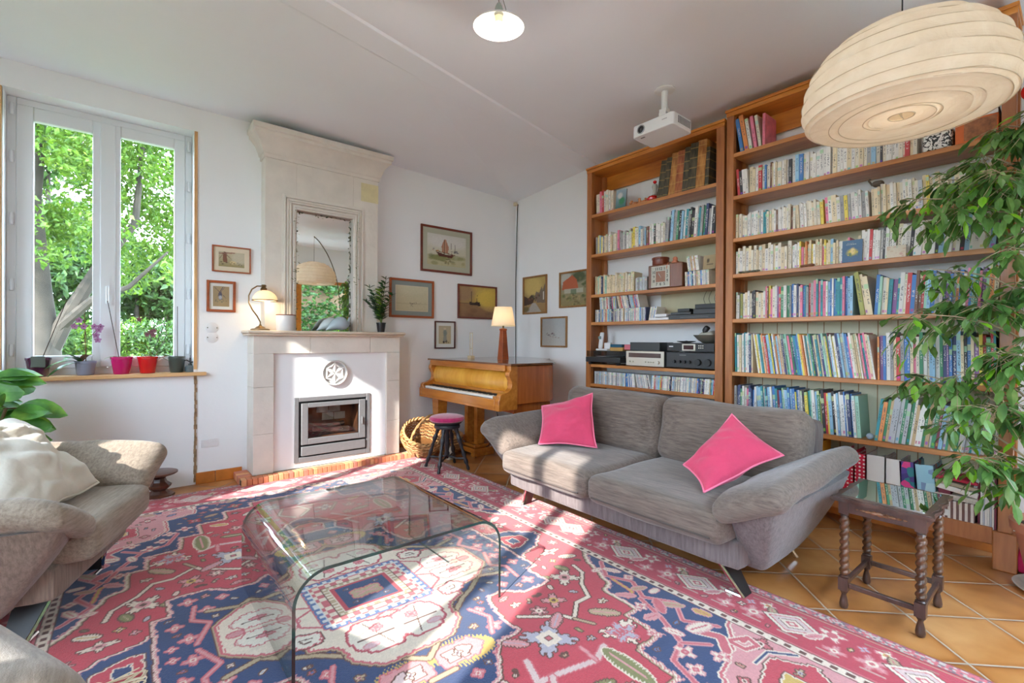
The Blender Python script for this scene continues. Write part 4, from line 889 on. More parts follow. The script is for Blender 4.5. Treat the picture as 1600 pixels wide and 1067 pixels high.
PINKF = M('pink_cotton', S(204, 62, 98), .9, var=.10, scale=6, bump=.25, bscale=60, sheen=.3); PINKE = M('pink_piping', S(232, 120, 150), .9)

cushion('pink_cushion', 'plain pink cushion propped upright at the far end of the sofa', [(2.30, 2.50, .475), (2.53, 2.15, .475), (2.66, 2.31, .83), (2.50, 2.68, .715)], .062, PINKF, seed=1, wr=.022, pinch=.09, edge=PINKE)
cushion('pink_cushion', 'plain pink cushion balanced on one corner against the near sofa arm', [(2.22, 1.205, .47), (2.62, .99, .635), (2.60, 1.25, .82), (2.37, 1.40, .54)], .066, PINKF, seed=4, wr=.022, pinch=.09, edge=PINKE)
CRM = M('cream_cotton', S(206, 198, 184), .92, var=.06, scale=5, bump=.3, bscale=30, sheen=.3)
cushion('cream_cushion', 'large crumpled cream cushion lying across the beige armchair', [(-.30, 2.62, .47), (-.10, 3.12, .49), (-.42, 3.52, .78), (-.80, 2.90, .80)], .12, CRM, n=44, wr=.045, seed=9)
# second seat at the lower left corner: only its rounded arm shows
sofa2 = thing('pale_armchair', 'rounded pale sunlit armrest at the bottom left corner, nearest the camera', 'armchair', (-.55, 1.62, 0))
MB().soft(.74, .42, .62, .15, rot((-.345, 1.40, .31), 0, 0, math.radians(-66)), n=20, puff=.02, wr=.01, ws=4).build('arm', FABL, sofa2, angle=75)
MB().soft(.6, .6, .40, .1, rot((-.80, 1.15, .2), 0, 0, -.5), n=12, puff=.01, wr=.01).build('seat', FABL, sofa2, angle=75)
m = MB(); rn = random.Random(40)
for k in range(9):
    P_ = [(-.03+rn.uniform(-.10, .10), 2.085+rn.uniform(-.06, .07), .014+rn.uniform(0, .03)) for _ in range(7)]
    m.tube(smooth_path(P_), .0022, 5)
o = m.build('yarn_tangle', M('cream_yarn', S(224, 206, 176), .9)); tag(o, 'loose tangle of cream yarn lying on the rug near the bottom left corner', 'yarn')
o = MB().box(-.085, .0, 1.985, 2.06, .0125, .0155).build('tan_card_scrap', M('tan_card', S(206, 178, 120), .8), bevel=.0005); tag(o, 'scrap of tan card lying on the rug beside the cream yarn', 'card')
# little round wooden stool by the window wall
WD = wood('dark_turned_wood', S(60, 34, 26), S(110, 66, 46), .35, 'X', 8, .3)
t = thing('low_carved_stool', 'very low dark wooden stool with round top, on the tiles behind the armchair', 'stool', (.21, 4.52, 0))
MB().lathe([(0, .170), (.105, .170), (.118, .178), (.118, .188), (.10, .195), (0, .193)], 32, at=(.21, 4.52, 0)).build('top', WD, t)
MB().lathe([(.10, 0), (.10, .018), (.07, .03), (.05, .05), (.075, .075), (.08, .09), (.05, .115), (.04, .14), (.07, .17)], 8, at=(.21, 4.52, 0)).build('base', WD, t, angle=20)

# ================================================================== GLASS COFFEE TABLE
GT = glass('table_glass', (.955, .975, .965), 2.0); GE = M('green_glass_edge', (.006, .03, .026), .08, spec=.8, coat=.6)
x0, x1, y0, y1, zt, R, th = .452, 1.372, 1.748, 2.655, .385, .125, .012
def prof(off):
    r = R-off; p = [(x0+off, 0)]
    for i in range(11): a = PI-i/10*PI/2; p.append((x0+R+r*math.cos(a), zt-R+r*math.sin(a)))
    for i in range(11): a = PI/2-i/10*PI/2; p.append((x1-R+r*math.cos(a), zt-R+r*math.sin(a)))
    p.append((x1-off, 0)); return p
P0, P1 = prof(0), prof(th); n = len(P0); m = MB()
z_ = .009
vs = [(p[0], y0, p[1]+z_) for p in P0]+[(p[0], y1, p[1]+z_) for p in P0]+[(p[0], y0, p[1]+z_) for p in P1]+[(p[0], y1, p[1]+z_) for p in P1]
m.add(vs, [(i, i+1, n+i+1, n+i) for i in range(n-1)], 0); m.add(vs, [(2*n+i+1, 2*n+i, 3*n+i, 3*n+i+1) for i in range(n-1)], 0)
m.add(vs, [(i+1, i, 2*n+i, 2*n+i+1) for i in range(n-1)]+[(n+i, n+i+1, 3*n+i+1, 3*n+i) for i in range(n-1)]+[(0, n, 3*n, 2*n), (n-1, 3*n-1, 4*n-1, 2*n-1)], 1)
o = m.build('glass_coffee_table', [GT, GE], angle=40); tag(o, 'low coffee table bent from one sheet of clear glass, on the red rug', 'coffee table')

# ================================================================== RUG
def rug_colors(np, NX=468, NY=692, HX=1.52, HY=2.25):
    """woven pattern of the rug, one colour per knot; quarter drawn and mirrored"""
    nx, ny = NX//2, NY//2
    A, B = np.meshgrid((np.arange(nx)+.5)/nx*HX, (np.arange(ny)+.5)/ny*HY, indexing='ij')
    red=(.50,.055,.075); red2=(.42,.045,.065); navy=(.032,.055,.14); ivory=(.72,.60,.48); pink=(.62,.27,.27)
    tan=(.45,.33,.20); brown=(.13,.05,.035); green=(.22,.21,.08); lilac=(.42,.38,.44); gold=(.55,.36,.09); rose=(.55,.12,.14); blue=(.10,.16,.33)
    img = np.zeros((nx,ny,3)); img[:] = red
    rs = np.random.RandomState(5)
    jag = (rs.rand(nx//3+1,ny//3+1)-.5).repeat(3,0).repeat(3,1)[:nx,:ny]*.012
    Aj, Bj = A+jag, B+np.roll(jag,7,0)
    def pip(P,X=None,Y=None):
        X = Aj if X is None else X; Y = Bj if Y is None else Y
        m = np.zeros(X.shape,bool); n=len(P)
        for i in range(n):
            x0,y0=P[i]; x1,y1=P[(i+1)%n]
            if y0==y1: continue
            c=((Y>=min(y0,y1))&(Y<max(y0,y1))); m ^= c & (X < x0+(Y-y0)*(x1-x0)/(y1-y0))
        return m
    def dil(m,k):
        r=m.copy()
        for i in range(-k,k+1):
            for j in range(-k,k+1):
                if abs(i)+abs(j)<=k+1:
                    s=np.roll(np.roll(m,i,0),j,1); r|=s
        return r
    def region(m,fill,lines=()):
        """fill with outward outline rings; lines: (colour, cells)"""
        cur=m; masks=[]
        for col,k in lines: nxt=dil(cur,k); masks.append((nxt&~cur,col)); cur=nxt
        for mm,col in masks: img[mm]=col
        if fill is not None: img[m]=fill
        return cur
    def line(P,w,col,edge=None):
        m=np.zeros((nx,ny),bool)
        for (x0,y0),(x1,y1) in zip(P,P[1:]):
            dx,dy=x1-x0,y1-y0; L=max(1e-6,dx*dx+dy*dy); t=np.clip(((A-x0)*dx+(B-y0)*dy)/L,0,1)
            m|=np.hypot(A-x0-t*dx,B-y0-t*dy)<w/2
        if edge is not None: img[dil(m,1)]=edge
        img[m]=col
    def flower(x,y,r,n,col,core,edge=brown,ph=0,sx=1,sy=1,saw=.25):
        R=np.hypot((A-x)/sx,(B-y)/sy); T=np.arctan2(B-y,A-x)
        pet=r*(.72+.28*np.cos(n*(T+ph)))*(1+saw*.5*np.sign(np.sin(5*n*T)))
        m=R<pet; img[dil(m,1)]=edge; img[m]=col
        img[R<r*.42]=core; img[(R<r*.2)]=edge
    def leaf(x,y,L,W,ang,col,mid,edge=ivory,teeth=7):
        ca,sa=np.cos(ang),np.sin(ang); X=(A-x)*ca+(B-y)*sa; Y=-(A-x)*sa+(B-y)*ca
        t=X/L; half=W*np.sqrt(np.clip(1-t*t,0,1))*(.75+.5*((t*teeth)%1))
        m=(abs(t)<1)&(abs(Y)<half); img[dil(m,1)]=edge; img[m]=col; img[(abs(t)<.75)&(abs(Y)<W*.14)]=mid
    # --- field: end panels and corner spandrels
    step=[(1.14,.38),(1.06,.50),(.98,.70),(.91,.72),(.91,.92),(.83,.92),(.83,1.09),(.68,1.09),(.66,1.28),(.56,1.28),(.56,1.46),(.40,1.46),(.40,1.62),(.22,1.62),(.22,1.72),(-.1,1.72),(-.1,1.96),(1.3,1.96),(1.3,.38)]
    m=pip(step); ring=dil(m,1)
    a1=dil(m,1); a2=dil(a1,2); a3=dil(a2,1); a4=dil(a3,1)
    img[a4]=brown; img[a3]=tan; img[a2]=ivory; img[a1]=pink
    lad=(a2&~a1)&(B>.9); img[lad&(((A*170).astype(int)+(B*170).astype(int))%3==0)]=rose
    img[m]=navy
    # pink corner piece
    cor=[(1.12,1.22),(1.02,1.30),(.80,1.36),(.72,1.46),(.72,1.66),(.55,1.72),(.55,1.80),(1.2,1.80),(1.2,1.22)]
    region(pip(cor),pink,((ivory,1),(rose,2),(ivory,1)))
    region(pip([(1.02,1.42),(.86,1.46),(.86,1.62),(1.0,1.66),(1.10,1.55)]),red,((ivory,1),(brown,1)))
    region(pip([(.98,1.50),(.91,1.51),(.91,1.57),(.98,1.58)]),gold,((ivory,1),(brown,1)))
    for x,y,r in((.80,1.72,.035),(1.08,1.36,.04),(1.08,1.70,.045),(.92,1.72,.03),(.82,1.42,.025)): flower(x,y,r,4,rose,ivory,brown)
    line([(1.12,1.48),(1.05,1.40),(.95,1.40)],.012,navy,ivory)
    # navy panel vines
    line([(1.12,.50),(1.02,.62),(1.08,.74),(1.0,.86),(1.08,.98),(.98,1.08),(1.06,1.2)],.014,rose,pink)
    line([(.98,.86),(.93,1.0),(.84,1.16),(.72,1.2),(.66,1.36)],.014,rose,pink)
    line([(.84,1.16),(.92,1.24)],.012,rose,pink); line([(1.02,.66),(1.0,.8),(.94,.82)],.012,gold,rose)
    line([(1.06,1.30),(1.0,1.27),(1.0,1.34),(1.06,1.36),(1.08,1.31),(1.04,1.31)],.018,rose,ivory)
    line([(.95,1.14),(1.0,1.24),(.93,1.30)],.035,rose,ivory)
    for x,y,L,W,an,cl in((1.05,.98,.055,.02,.9,tan),(.99,1.15,.06,.028,.3,ivory),(1.0,.95,.06,.02,-.9,rose),(1.09,.60,.045,.016,1.1,ivory),(1.03,.55,.03,.014,.1,ivory),
        (.95,.80,.045,.016,.8,pink),(.90,.98,.04,.018,.2,pink),(.88,1.10,.04,.016,1.3,ivory),(1.05,.80,.04,.015,.4,tan),(1.10,1.10,.04,.018,1.4,gold),(1.09,.86,.03,.015,0,ivory)):
        leaf(x,y,L,W,an,cl,rose,pink,5)
    for x,y,r in((.80,1.20,.038),(.74,1.28,.032),(.70,1.38,.03),(.88,1.30,.03),(.62,1.42,.035),(.93,.90,.026),(1.1,.70,.024),(.80,1.05,.02)): flower(x,y,r,4,ivory,rose,pink)
    # far end navy strip motifs
    for k in range(9):
        x=.05+k*.125; leaf(x,1.84+.02*(k%2),.05,.022,.5+(k%3),(ivory,pink,tan,rose)[k%4],rose,pink,5); flower(x+.06,1.79+.05*((k+1)%2),.024,4,rose,ivory,pink)
    # --- red ground motifs
    line([(.97,.44),(.95,.52),(.86,.60),(.80,.70),(.72,.70),(.62,.78),(.60,.74),(.44,.62)],.016,ivory,brown)
    line([(.62,.78),(.66,.86)],.012,tan,brown)
    line([(.28,.86),(.24,.97),(.32,.98),(.49,1.02),(.58,.98)],.024,(.62,.45,.42),rose); line([(.49,1.02),(.50,.93)],.014,pink,rose); line([(.2,1.12),(.30,.98)],.022,(.62,.45,.42),rose)
    flower(.44,.81,.105,4,lilac,ivory,brown,.785); 
    for dx,dy in((0,0),(.028,0),(-.028,0),(0,.028),(0,-.028),(.028,.028),(-.028,-.028),(-.028,.028),(.028,-.028)):
        mm=(abs(A-.44-dx)<.011)&(abs(B-.81-dy)<.011); img[mm]=ivory if (dx or dy) else rose
    leaf(.31,.75,.06,.022,.8,pink,lilac,brown,4); leaf(.55,.74,.06,.022,-.6,pink,lilac,brown,4)
    flower(.71,.97,.085,3,ivory,lilac,brown,.4,1.1,.9); flower(.71,.97,.062,5,lilac,lilac,rose,0)
    for k in range(7): flower(.68+.02*(k%4),.955+.022*(k//4),.008,4,rose,lilac,rose)
    leaf(.56,1.11,.12,.035,1.6,green,pink,ivory,8); leaf(.76,.83,.07,.025,.8,tan,pink,brown,6)
    flower(.84,.50,.07,4,ivory,pink,brown,.785); leaf(.74,.44,.04,.022,.2,green,tan,brown,3); leaf(.90,.42,.04,.02,1.2,green,tan,brown,3)
    flower(.54,.64,.036,6,pink,ivory,brown); flower(.98,.24,.05,4,ivory,pink,brown,0,1.2,.7); flower(1.08,.16,.03,6,pink,ivory,brown)
    leaf(1.02,.34,.05,.02,.5,ivory,gold,brown,4); flower(.92,.33,.02,4,gold,ivory,brown)
    flower(.20,1.28,.06,4,ivory,lilac,brown,.4); flower(.36,1.24,.04,5,pink,ivory,brown); leaf(.44,1.36,.05,.02,.4,gold,pink,ivory,5)
    flower(.10,1.50,.065,6,lilac,ivory,brown); leaf(.24,1.48,.06,.02,2.6,ivory,pink,brown,5); line([(.02,1.2),(.1,1.3),(.05,1.42)],.014,ivory,brown); line([(.22,1.2),(.3,1.34),(.2,1.4)],.012,tan,brown)
    leaf(.40,1.12,.06,.02,.2,green,ivory,brown,4); flower(.30,1.10,.03,5,tan,rose,brown)
    # --- side pendants of the medallion
    pen=[(.80,-.1),(1.0,-.1),(1.09,.02),(.96,.13),(.84,.16),(.80,.22),(.7,.3)]
    region(pip(pen),navy,((pink,1),(ivory,1),(brown,1)))
    region(pip([(.85,-.1),(.97,-.1),(1.0,.03),(.90,.08),(.85,.08)]),red,((ivory,1),(brown,1)))
    region(pip([(.88,-.1),(.93,-.1),(.93,.03),(.88,.03)]),navy,((ivory,1),))
    # end pendants
    region(pip([(-.1,.85),(.12,.85),(.17,.98),(.09,1.09),(.03,1.14),(-.1,1.14)]),navy,((pink,1),(ivory,1),(brown,1)))
    region(pip([(-.1,.88),(.07,.88),(.09,.98),(.04,1.03),(-.1,1.03)]),red,((ivory,1),(brown,1)))
    # --- medallion
    med=[(-.1,-.1),(.80,-.1),(.80,.30),(.74,.30),(.74,.47),(.60,.47),(.52,.40),(.42,.40),(.37,.53),(.37,.69),(.26,.69),(.13,.87),(-.1,.87)]
    m=pip(med); b1=dil(m,1);b2=dil(b1,2);b3=dil(b2,1)
    img[b3]=brown; img[b2]=ivory; img[(b2&~b1)&(((A*120).astype(int)+(B*120).astype(int))%2==0)]=pink; img[b1]=pink
    img[m]=navy
    for x,y,r in((.68,.40,.03),(.62,.28,.028),(.74,.20,.028),(.70,.08,.03),(.32,.60,.032),(.22,.72,.028),(.10,.80,.024),(.55,.36,.024),(.33,.47,.024),(.76,.04,.02)): flower(x,y,r,4,pink,ivory,rose)
    line([(.66,.34),(.68,.22),(.62,.16),(.68,.02)],.012,pink,rose); line([(.28,.64),(.34,.54),(.3,.44)],.012,pink,rose)
    # gold palmettes at the ends, tan cartouche
    leaf(.13,.66,.13,.075,.15,gold,gold,navy,9); region(pip([(.02,.60),(.18,.60),(.22,.66),(.16,.71),(.02,.71)]),pink,((rose,1),)); region(pip([(.05,.63),(.14,.63),(.16,.66),(.13,.69),(.05,.69)]),(.70,.52,.50),((brown,1),)); flower(.10,.66,.02,4,ivory,lilac,brown)
    line([(-.1,.56),(.0,.62),(.0,.62),(.33,.34),(.40,.30),(.5,.22),(.62,.26)],.020,tan,brown); line([(-.1,.73),(.05,.73)],.016,tan,brown)
    # ivory heart with lobes
    iv=np.zeros((nx,ny),bool)
    for P in ([(-.1,-.1),(.60,-.1),(.60,.10),(.54,.17),(.44,.22),(.36,.22),(.33,.30),(.24,.34),(.22,.46),(.14,.54),(-.1,.54)],): iv|=pip(P)
    region(iv,ivory,((rose,2),(tan,1),(brown,1)))
    pal=(.74,.66,.56)
    region(pip([(.02,.26),(.14,.24),(.20,.30),(.20,.40),(.13,.46),(.03,.46),(-.03,.36)]),pal,((rose,1),(red2,1)))
    line([(.02,.36),(.18,.36)],.006,brown); line([(.12,.25),(.06,.45)],.006,brown); flower(.08,.31,.026,8,pink,rose,rose); leaf(.14,.41,.03,.014,0,(.66,.42,.44),pink,pink,4)
    region(pip([(.34,.02),(.52,.02),(.56,.07),(.50,.13),(.36,.13),(.32,.07)]),pal,((rose,1),)); flower(.44,.075,.03,5,pink,rose,rose,0,1.3,.8); line([(.36,.07),(.52,.06)],.006,brown)
    region(pip([(.28,.20),(.36,.18),(.40,.22),(.36,.27),(.29,.26)]),pal,((rose,1),(brown,1))); line([(.31,.22),(.36,.21),(.35,.24),(.32,.24)],.007,brown)
    line([(.24,.0),(.33,.05),(.33,.12),(.25,.18)],.012,rose); line([(.0,.22),(.05,.24),(.05,.26)],.012,rose); leaf(.55,.0,.03,.016,0,pink,rose,rose,4)
    # scalloped blue frame
    sc=(A<.235+.012*np.sign(np.sin(B*150)))&(B<.200+.012*np.sign(np.sin(A*150)))
    region(sc,ivory,((blue,2),(rose,1))); 
    cell=((A*34).astype(int)+(B*34).astype(int))%2==0
    img[sc]=ivory; img[sc&cell]=rose; img[sc&((A>.222)|(B>.186))]=(.62,.60,.60)
    fr=(A<.175)&(B<.145); img[fr]=brown; fr2=(A<.170)&(B<.140); img[fr2]=ivory
    img[fr2&((((A*60).astype(int)%2==0)&(B>.118))|(((B*75).astype(int)%2==0)&(A>.143)))]=tan
    img[(A<.140)&(B<.115)]=red; img[(A<.122)&(B<.098)]=navy
    leaf(0,0,.075,.03,.35,tan,pink,rose,6)
    # --- small fillers wherever the ground is still bare
    def fill(ground, tries, r0, r1, cols, seed, mx=1.12, my=1.86, lo=.02):
        q = np.random.RandomState(seed); g = np.all(np.abs(img-np.array(ground)) < 1e-6, axis=2)
        for _ in range(tries):
            x, y, r = q.uniform(lo, mx), q.uniform(lo, my), q.uniform(r0, r1); i, j = int(x/HX*nx), int(y/HY*ny); k = int(r/HX*nx)+2
            if i-k < 0 or j-k < 0 or not g[max(0,i-k):i+k+1, max(0,j-k):j+k+1].all(): continue
            c1, c2 = cols[q.randint(len(cols))], cols[q.randint(len(cols))]; t = q.randint(4); a = q.uniform(0, 3.1)
            if t == 0: flower(x, y, r*.95, 4, c1, c2, brown, a)
            elif t == 1: leaf(x, y, r*.95, r*.4, a, c1, c2, brown, 4)
            elif t == 2: flower(x, y, r*.9, 5, c1, c2, brown, a, 1.1, .8)
            else: line([(x-r*.7*np.cos(a), y-r*.7*np.sin(a)), (x, y+r*.3), (x+r*.7*np.cos(a), y+r*.5*np.sin(a))], .010, c1, brown); flower(x+r*.5*np.cos(a), y+r*.4*np.sin(a), r*.35, 4, c2, c1, brown)
            g = g & np.all(np.abs(img-np.array(ground)) < 1e-6, axis=2)
    fill(red, 500, .045, .07, (ivory, pink, lilac, tan, gold, pink, ivory), 3); fill(red, 1600, .018, .032, (ivory, pink, tan, green, brown, lilac), 4)
    fill(navy, 500, .035, .055, (pink, ivory, rose, tan, red), 5); fill(navy, 2200, .012, .024, (pink, ivory, rose, tan, blue), 6)
    fill(pink, 800, .014, .03, (rose, ivory, tan, lilac, blue), 7); fill(pal, 300, .014, .022, (rose, pink, tan, (.66,.42,.44)), 8); fill(ivory, 600, .010, .018, (rose, pink, tan, brown), 9)
    # --- borders (over everything)
    D=np.minimum(HX-A,HY-B)                    # distance from the edge
    along=np.where((HX-A)<(HY-B),B,A)
    bd=D<.38; img[bd]=red2
    u=D; k=along
    def band(lo,hi,col): 
        mm=(u>=lo)&(u<hi); img[mm]=col; return mm
    band(.33,.345,rose); g=band(.345,.385,ivory); img[g&(((k*38).astype(int)%2)==0)&(abs(u-.365)<.011)]=brown; img[g&(((k*38+.5).astype(int)%3)==0)&(abs(u-.365)>.013)]=pink; band(.385,.391,brown); band(.339,.345,brown)
    mb=band(.062,.33,(.47,.045,.068))
    g=band(.012,.056,(.50,.42,.36)); noise=rs.rand(nx//2+1,ny//2+1).repeat(2,0).repeat(2,1)[:nx,:ny]
    img[g&(noise>.55)]=rose; img[g&(noise<.22)]=(.20,.12,.14); band(.056,.062,brown); band(0,.012,(.33,.05,.06)); band(.068,.074,tan)
    def bm(c,side):   # border motif centre at distance c along the side
        return (HX-.195,c) if side==0 else (c,HY-.195)
    for side,end in((0,HY-.2),(1,HX-.2)):
        c=.08; i=0
        while c<end-.1:
            x,y=bm(c,side)
            o=(lambda da,dc:(x+da,y+dc)) if side==0 else (lambda da,dc:(x+dc,y+da))
            if i%3==0:
                sx,sy=(1,1.45) if side==0 else (1.45,1)
                R=abs(A-x)/sx+abs(B-y)/sy; img[R<.088]=brown; img[R<.083]=ivory; img[R<.068]=rose; img[R<.062]=(.62,.45,.42); img[R<.040]=brown; img[R<.036]=ivory; img[R<.02]=rose; img[R<.01]=ivory
            elif i%3==1:
                flower(*o(.045,-.01),.046,5,ivory,rose,rose); flower(*o(-.06,.03),.034,4,pink,ivory,rose); leaf(*o(-.02,-.055),.038,.016,.6,pink,rose,ivory,4)
            else:
                flower(*o(-.035,.0),.048,5,pink,ivory,rose,.5); flower(*o(.065,.02),.03,4,ivory,gold,rose); leaf(*o(.03,.055),.036,.015,-.6,tan,rose,brown,4); flower(*o(.04,-.045),.018,4,lilac,ivory,rose)
            p0,p1,p2=o(-.085,.06),o(.085,.10),o(.0,.14); line([o(.085,-.05),o(.09,.02)],.008,(.40,.18,.14)); line([o(-.09,-.02),o(-.09,.05)],.008,(.5,.3,.25))
            c+=.145; i+=1
    cx,cy=HX-.195,HY-.195; flower(cx,cy,.09,4,ivory,rose,brown,.785); flower(cx,cy,.05,5,pink,ivory,brown)
    BRD=(.47,.045,.068)
    fill(BRD, 2500, .020, .034, (ivory, pink, ivory, tan, lilac), 21, 1.5, 2.2); fill(BRD, 5000, .010, .018, (ivory, pink, rose, gold, pink), 22, 1.5, 2.2)
    full=np.zeros((NX,NY,3)); full[nx:,ny:]=img; full[:nx,ny:]=img[::-1]; full[nx:,:ny]=img[:,::-1]; full[:nx,:ny]=img[::-1,::-1]
    # abrash: slow change of the dye from row to row, and knot grain
    ab=1+.07*np.sin(np.linspace(0,17,NY)+2*np.sin(np.linspace(0,9,NY)))[None,:,None]+.05*(rs.rand(1,NY,1)-.5)
    return np.clip(full*ab*(1+.16*(rs.rand(NX,NY,1)-.5)),0,1)

NXR, NYR = 608, 900
RC = rug_colors(np, NXR, NYR)
xs = np.linspace(-1.52, 1.52, NXR); ys = np.linspace(-2.25, 2.25, NYR)
X, Y = np.meshgrid(xs, ys, indexing='ij'); co = np.stack([X, Y, np.full_like(X, .009)+.0012*np.sin(X*9)*np.sin(Y*7)], -1).reshape(-1, 3)
ii, jj = np.meshgrid(np.arange(NXR-1), np.arange(NYR-1), indexing='ij'); a = (ii*NYR+jj).ravel(); quads = np.stack([a, a+NYR, a+NYR+1, a+1], 1)
me = bpy.data.meshes.new('patterned_rug'); nv, nf = len(co), len(quads)
edge = list(range(0, NYR))                                   # rim of the pile, dropped to the floor
rim = [i*NYR for i in range(NXR)]+[(NXR-1)*NYR+j for j in range(1, NYR)]+[i*NYR+NYR-1 for i in range(NXR-2, -1, -1)]+[j for j in range(NYR-2, 0, -1)]
low = co[rim].copy(); low[:, 2] = .0005; co2 = np.concatenate([co, low]); k = len(rim)
side = np.array([[rim[i], nv+i, nv+(i+1) % k, rim[(i+1) % k]] for i in range(k)])
allf = np.concatenate([quads, side]); me.vertices.add(len(co2)); me.vertices.foreach_set('co', co2.astype(np.float32).ravel())
me.loops.add(allf.size); me.loops.foreach_set('vertex_index', allf.astype(np.int32).ravel()); me.polygons.add(len(allf)); me.polygons.foreach_set('loop_start', np.arange(0, allf.size, 4, dtype=np.int32)); me.polygons.foreach_set('loop_total', np.full(len(allf), 4, np.int32))
me.update(calc_edges=True)
ca = me.color_attributes.new('Col', 'FLOAT_COLOR', 'POINT'); cc = np.concatenate([RC.reshape(-1, 3), RC.reshape(-1, 3)[rim]*.8]); ca.data.foreach_set('color', np.concatenate([cc, np.ones((len(cc), 1))], 1).astype(np.float32).ravel())
me.materials.append(vcol('wool_pile', .95, sheen=.25, bump=.5, spec=.1))
rug = bpy.data.objects.new('patterned_rug', me); COL.objects.link(rug); rug.location = (.905, 2.2, 0); rug.rotation_euler.z = math.radians(-.6)
tag(rug, 'large red and navy oriental rug with an ivory medallion, on the tiled floor', 'rug')

# ================================================================== BARLEY-TWIST SIDE TABLE
TW = wood('dark_oak', S(48, 32, 28), S(92, 64, 54), .35, 'Z', 9, .3); TWL = wood('worn_oak_twist', S(44, 27, 20), S(120, 78, 50), .35, 'Z', 30, .35)
t = thing('barley_twist_table', 'small dark oak side table with twisted legs and mirrored top beside the sofa', 'side table', (2.72, .565, 0))
lx, ly = (2.555, 2.905), (.435, .705)
for x in lx:
    for y in ly:
        m = MB(); N = 90; vs = []; seg = 16; za, zb = .155, .425
        for i in range(N+1):
            z = za+(zb-za)*i/N; ph = i/N*2*PI*4.2; e = min(1, i/4, (N-i)/4)
            for k in range(seg):
                q = 2*PI*k/seg; r = .0125+.0075*e*abs(math.cos((q-ph)))**1.2; vs.append((x+r*math.cos(q), y+r*math.sin(q), z))
        fs = [(i*seg+k, i*seg+(k+1) % seg, (i+1)*seg+(k+1) % seg, (i+1)*seg+k) for i in range(N) for k in range(seg)]
        m.add(vs, fs, 1); m.box(x-.019, x+.019, y-.019, y+.019, .085, .143); m.box(x-.019, x+.019, y-.019, y+.019, .437, .495)
        m.lathe([(.009, 0), (.016, .006), (.018, .02), (.015, .04), (.009, .065), (.012, .072), (.016, .078), (.016, .086)], 16, at=(x, y, 0)); m.lathe([(.016, .143), (.019, .147), (.013, .152), (.017, .158)], 16, at=(x, y, 0)); m.lathe([(.017, .422), (.013, .428), (.019, .432), (.016, .438)], 16, at=(x, y, 0))
        m.build('leg', [TW, TWL], t, angle=50)
m = MB(); m.box(lx[0]+.019, lx[1]-.019, ly[0]-.009, ly[0]+.009, .10, .122); m.build('stretcher', TW, t, bevel=.003); m = MB(); m.box(lx[0]+.019, lx[1]-.019, ly[1]-.009, ly[1]+.009, .10, .122); m.build('stretcher', TW, t, bevel=.003)
m = MB(); m.box(lx[0]-.009, lx[0]+.009, ly[0]+.019, ly[1]-.019, .10, .122); m.build('stretcher', TW, t, bevel=.003); m = MB(); m.box(lx[1]-.009, lx[1]+.009, ly[0]+.019, ly[1]-.019, .10, .122); m.build('stretcher', TW, t, bevel=.003)
m = MB(); m.box(lx[0]+.015, lx[1]-.015, ly[0]-.014, ly[0]+.006, .443, .495); m.box(lx[0]+.015, lx[1]-.015, ly[1]-.006, ly[1]+.014, .443, .495); m.box(lx[0]-.014, lx[0]+.006, ly[0]+.015, ly[1]-.015, .443, .495); m.box(lx[1]-.006, lx[1]+.014, ly[0]+.015, ly[1]-.015, .443, .495)
m.build('apron', TW, t, bevel=.002)
m = MB(); rn = random.Random(5)
def carve(cx, cy, axis, L):
    for k in range(9):
        u = (k/8-.5)*L; s = .016*(1-abs(k-4)/6)
        e = MB().lathe([(0, -1), (.7, -.6), (1, 0), (.7, .6), (0, 1)], 10); sc = Matrix.Diagonal((s*1.5, .008, s*.7, 1)) if axis == 'X' else Matrix.Diagonal((.008, s*1.5, s*.7, 1))
        p = (cx+u, cy, .469) if axis == 'X' else (cx, cy+u, .469); m.add([Matrix.Translation(p) @ sc @ Matrix.Rotation(rn.uniform(-.5, .5), 4, 'Y') @ Vector(v) for v in e.v], e.f)
carve(2.73, ly[0]-.014, 'X', .22); carve(lx[0]-.014, .57, 'Y', .17); m.build('carved_ornament', wood('rubbed_oak', S(96, 62, 46), S(166, 116, 80), .35, 'X', 20, .3), t, angle=60)
# top: scalloped edge, glass inset
m = MB(); po = []; cx, cy, hx, hy = 2.73, .57, .218, .178
def edge_pts(o):
    P = []
    for (ax, ay, bx, by) in ((-1, -1, 1, -1), (1, -1, 1, 1), (1, 1, -1, 1), (-1, 1, -1, -1)):
        for i in range(16):
            u = i/16; x = ax+(bx-ax)*u; y = ay+(by-ay)*u; w_ = .006*math.cos(u*2*PI*3)
            nx_, ny_ = (0, ay) if ay == by else (ax, 0); P.append((cx+x*(hx-o)+nx_*w_, cy+y*(hy-o)+ny_*w_))
    return P
for o, za, zb in ((.006, .495, .502), (.0, .502, .512), (.010, .512, .517)): m.prism(edge_pts(o), 'Z', za, zb)
m.build('table_top', TW, t, angle=30)
mg = bpy.data.materials.new('tinted_mirror'); q = NT(mg); q.out(q.n('BsdfGlossy', {'Color': (.72, .76, .74, 1), 'Roughness': .01}).outputs[0])
MB().box(cx-hx+.035, cx+hx-.035, cy-hy+.03, cy+hy-.03, .5165, .520).build('mirror_top', mg, t, angle=0)

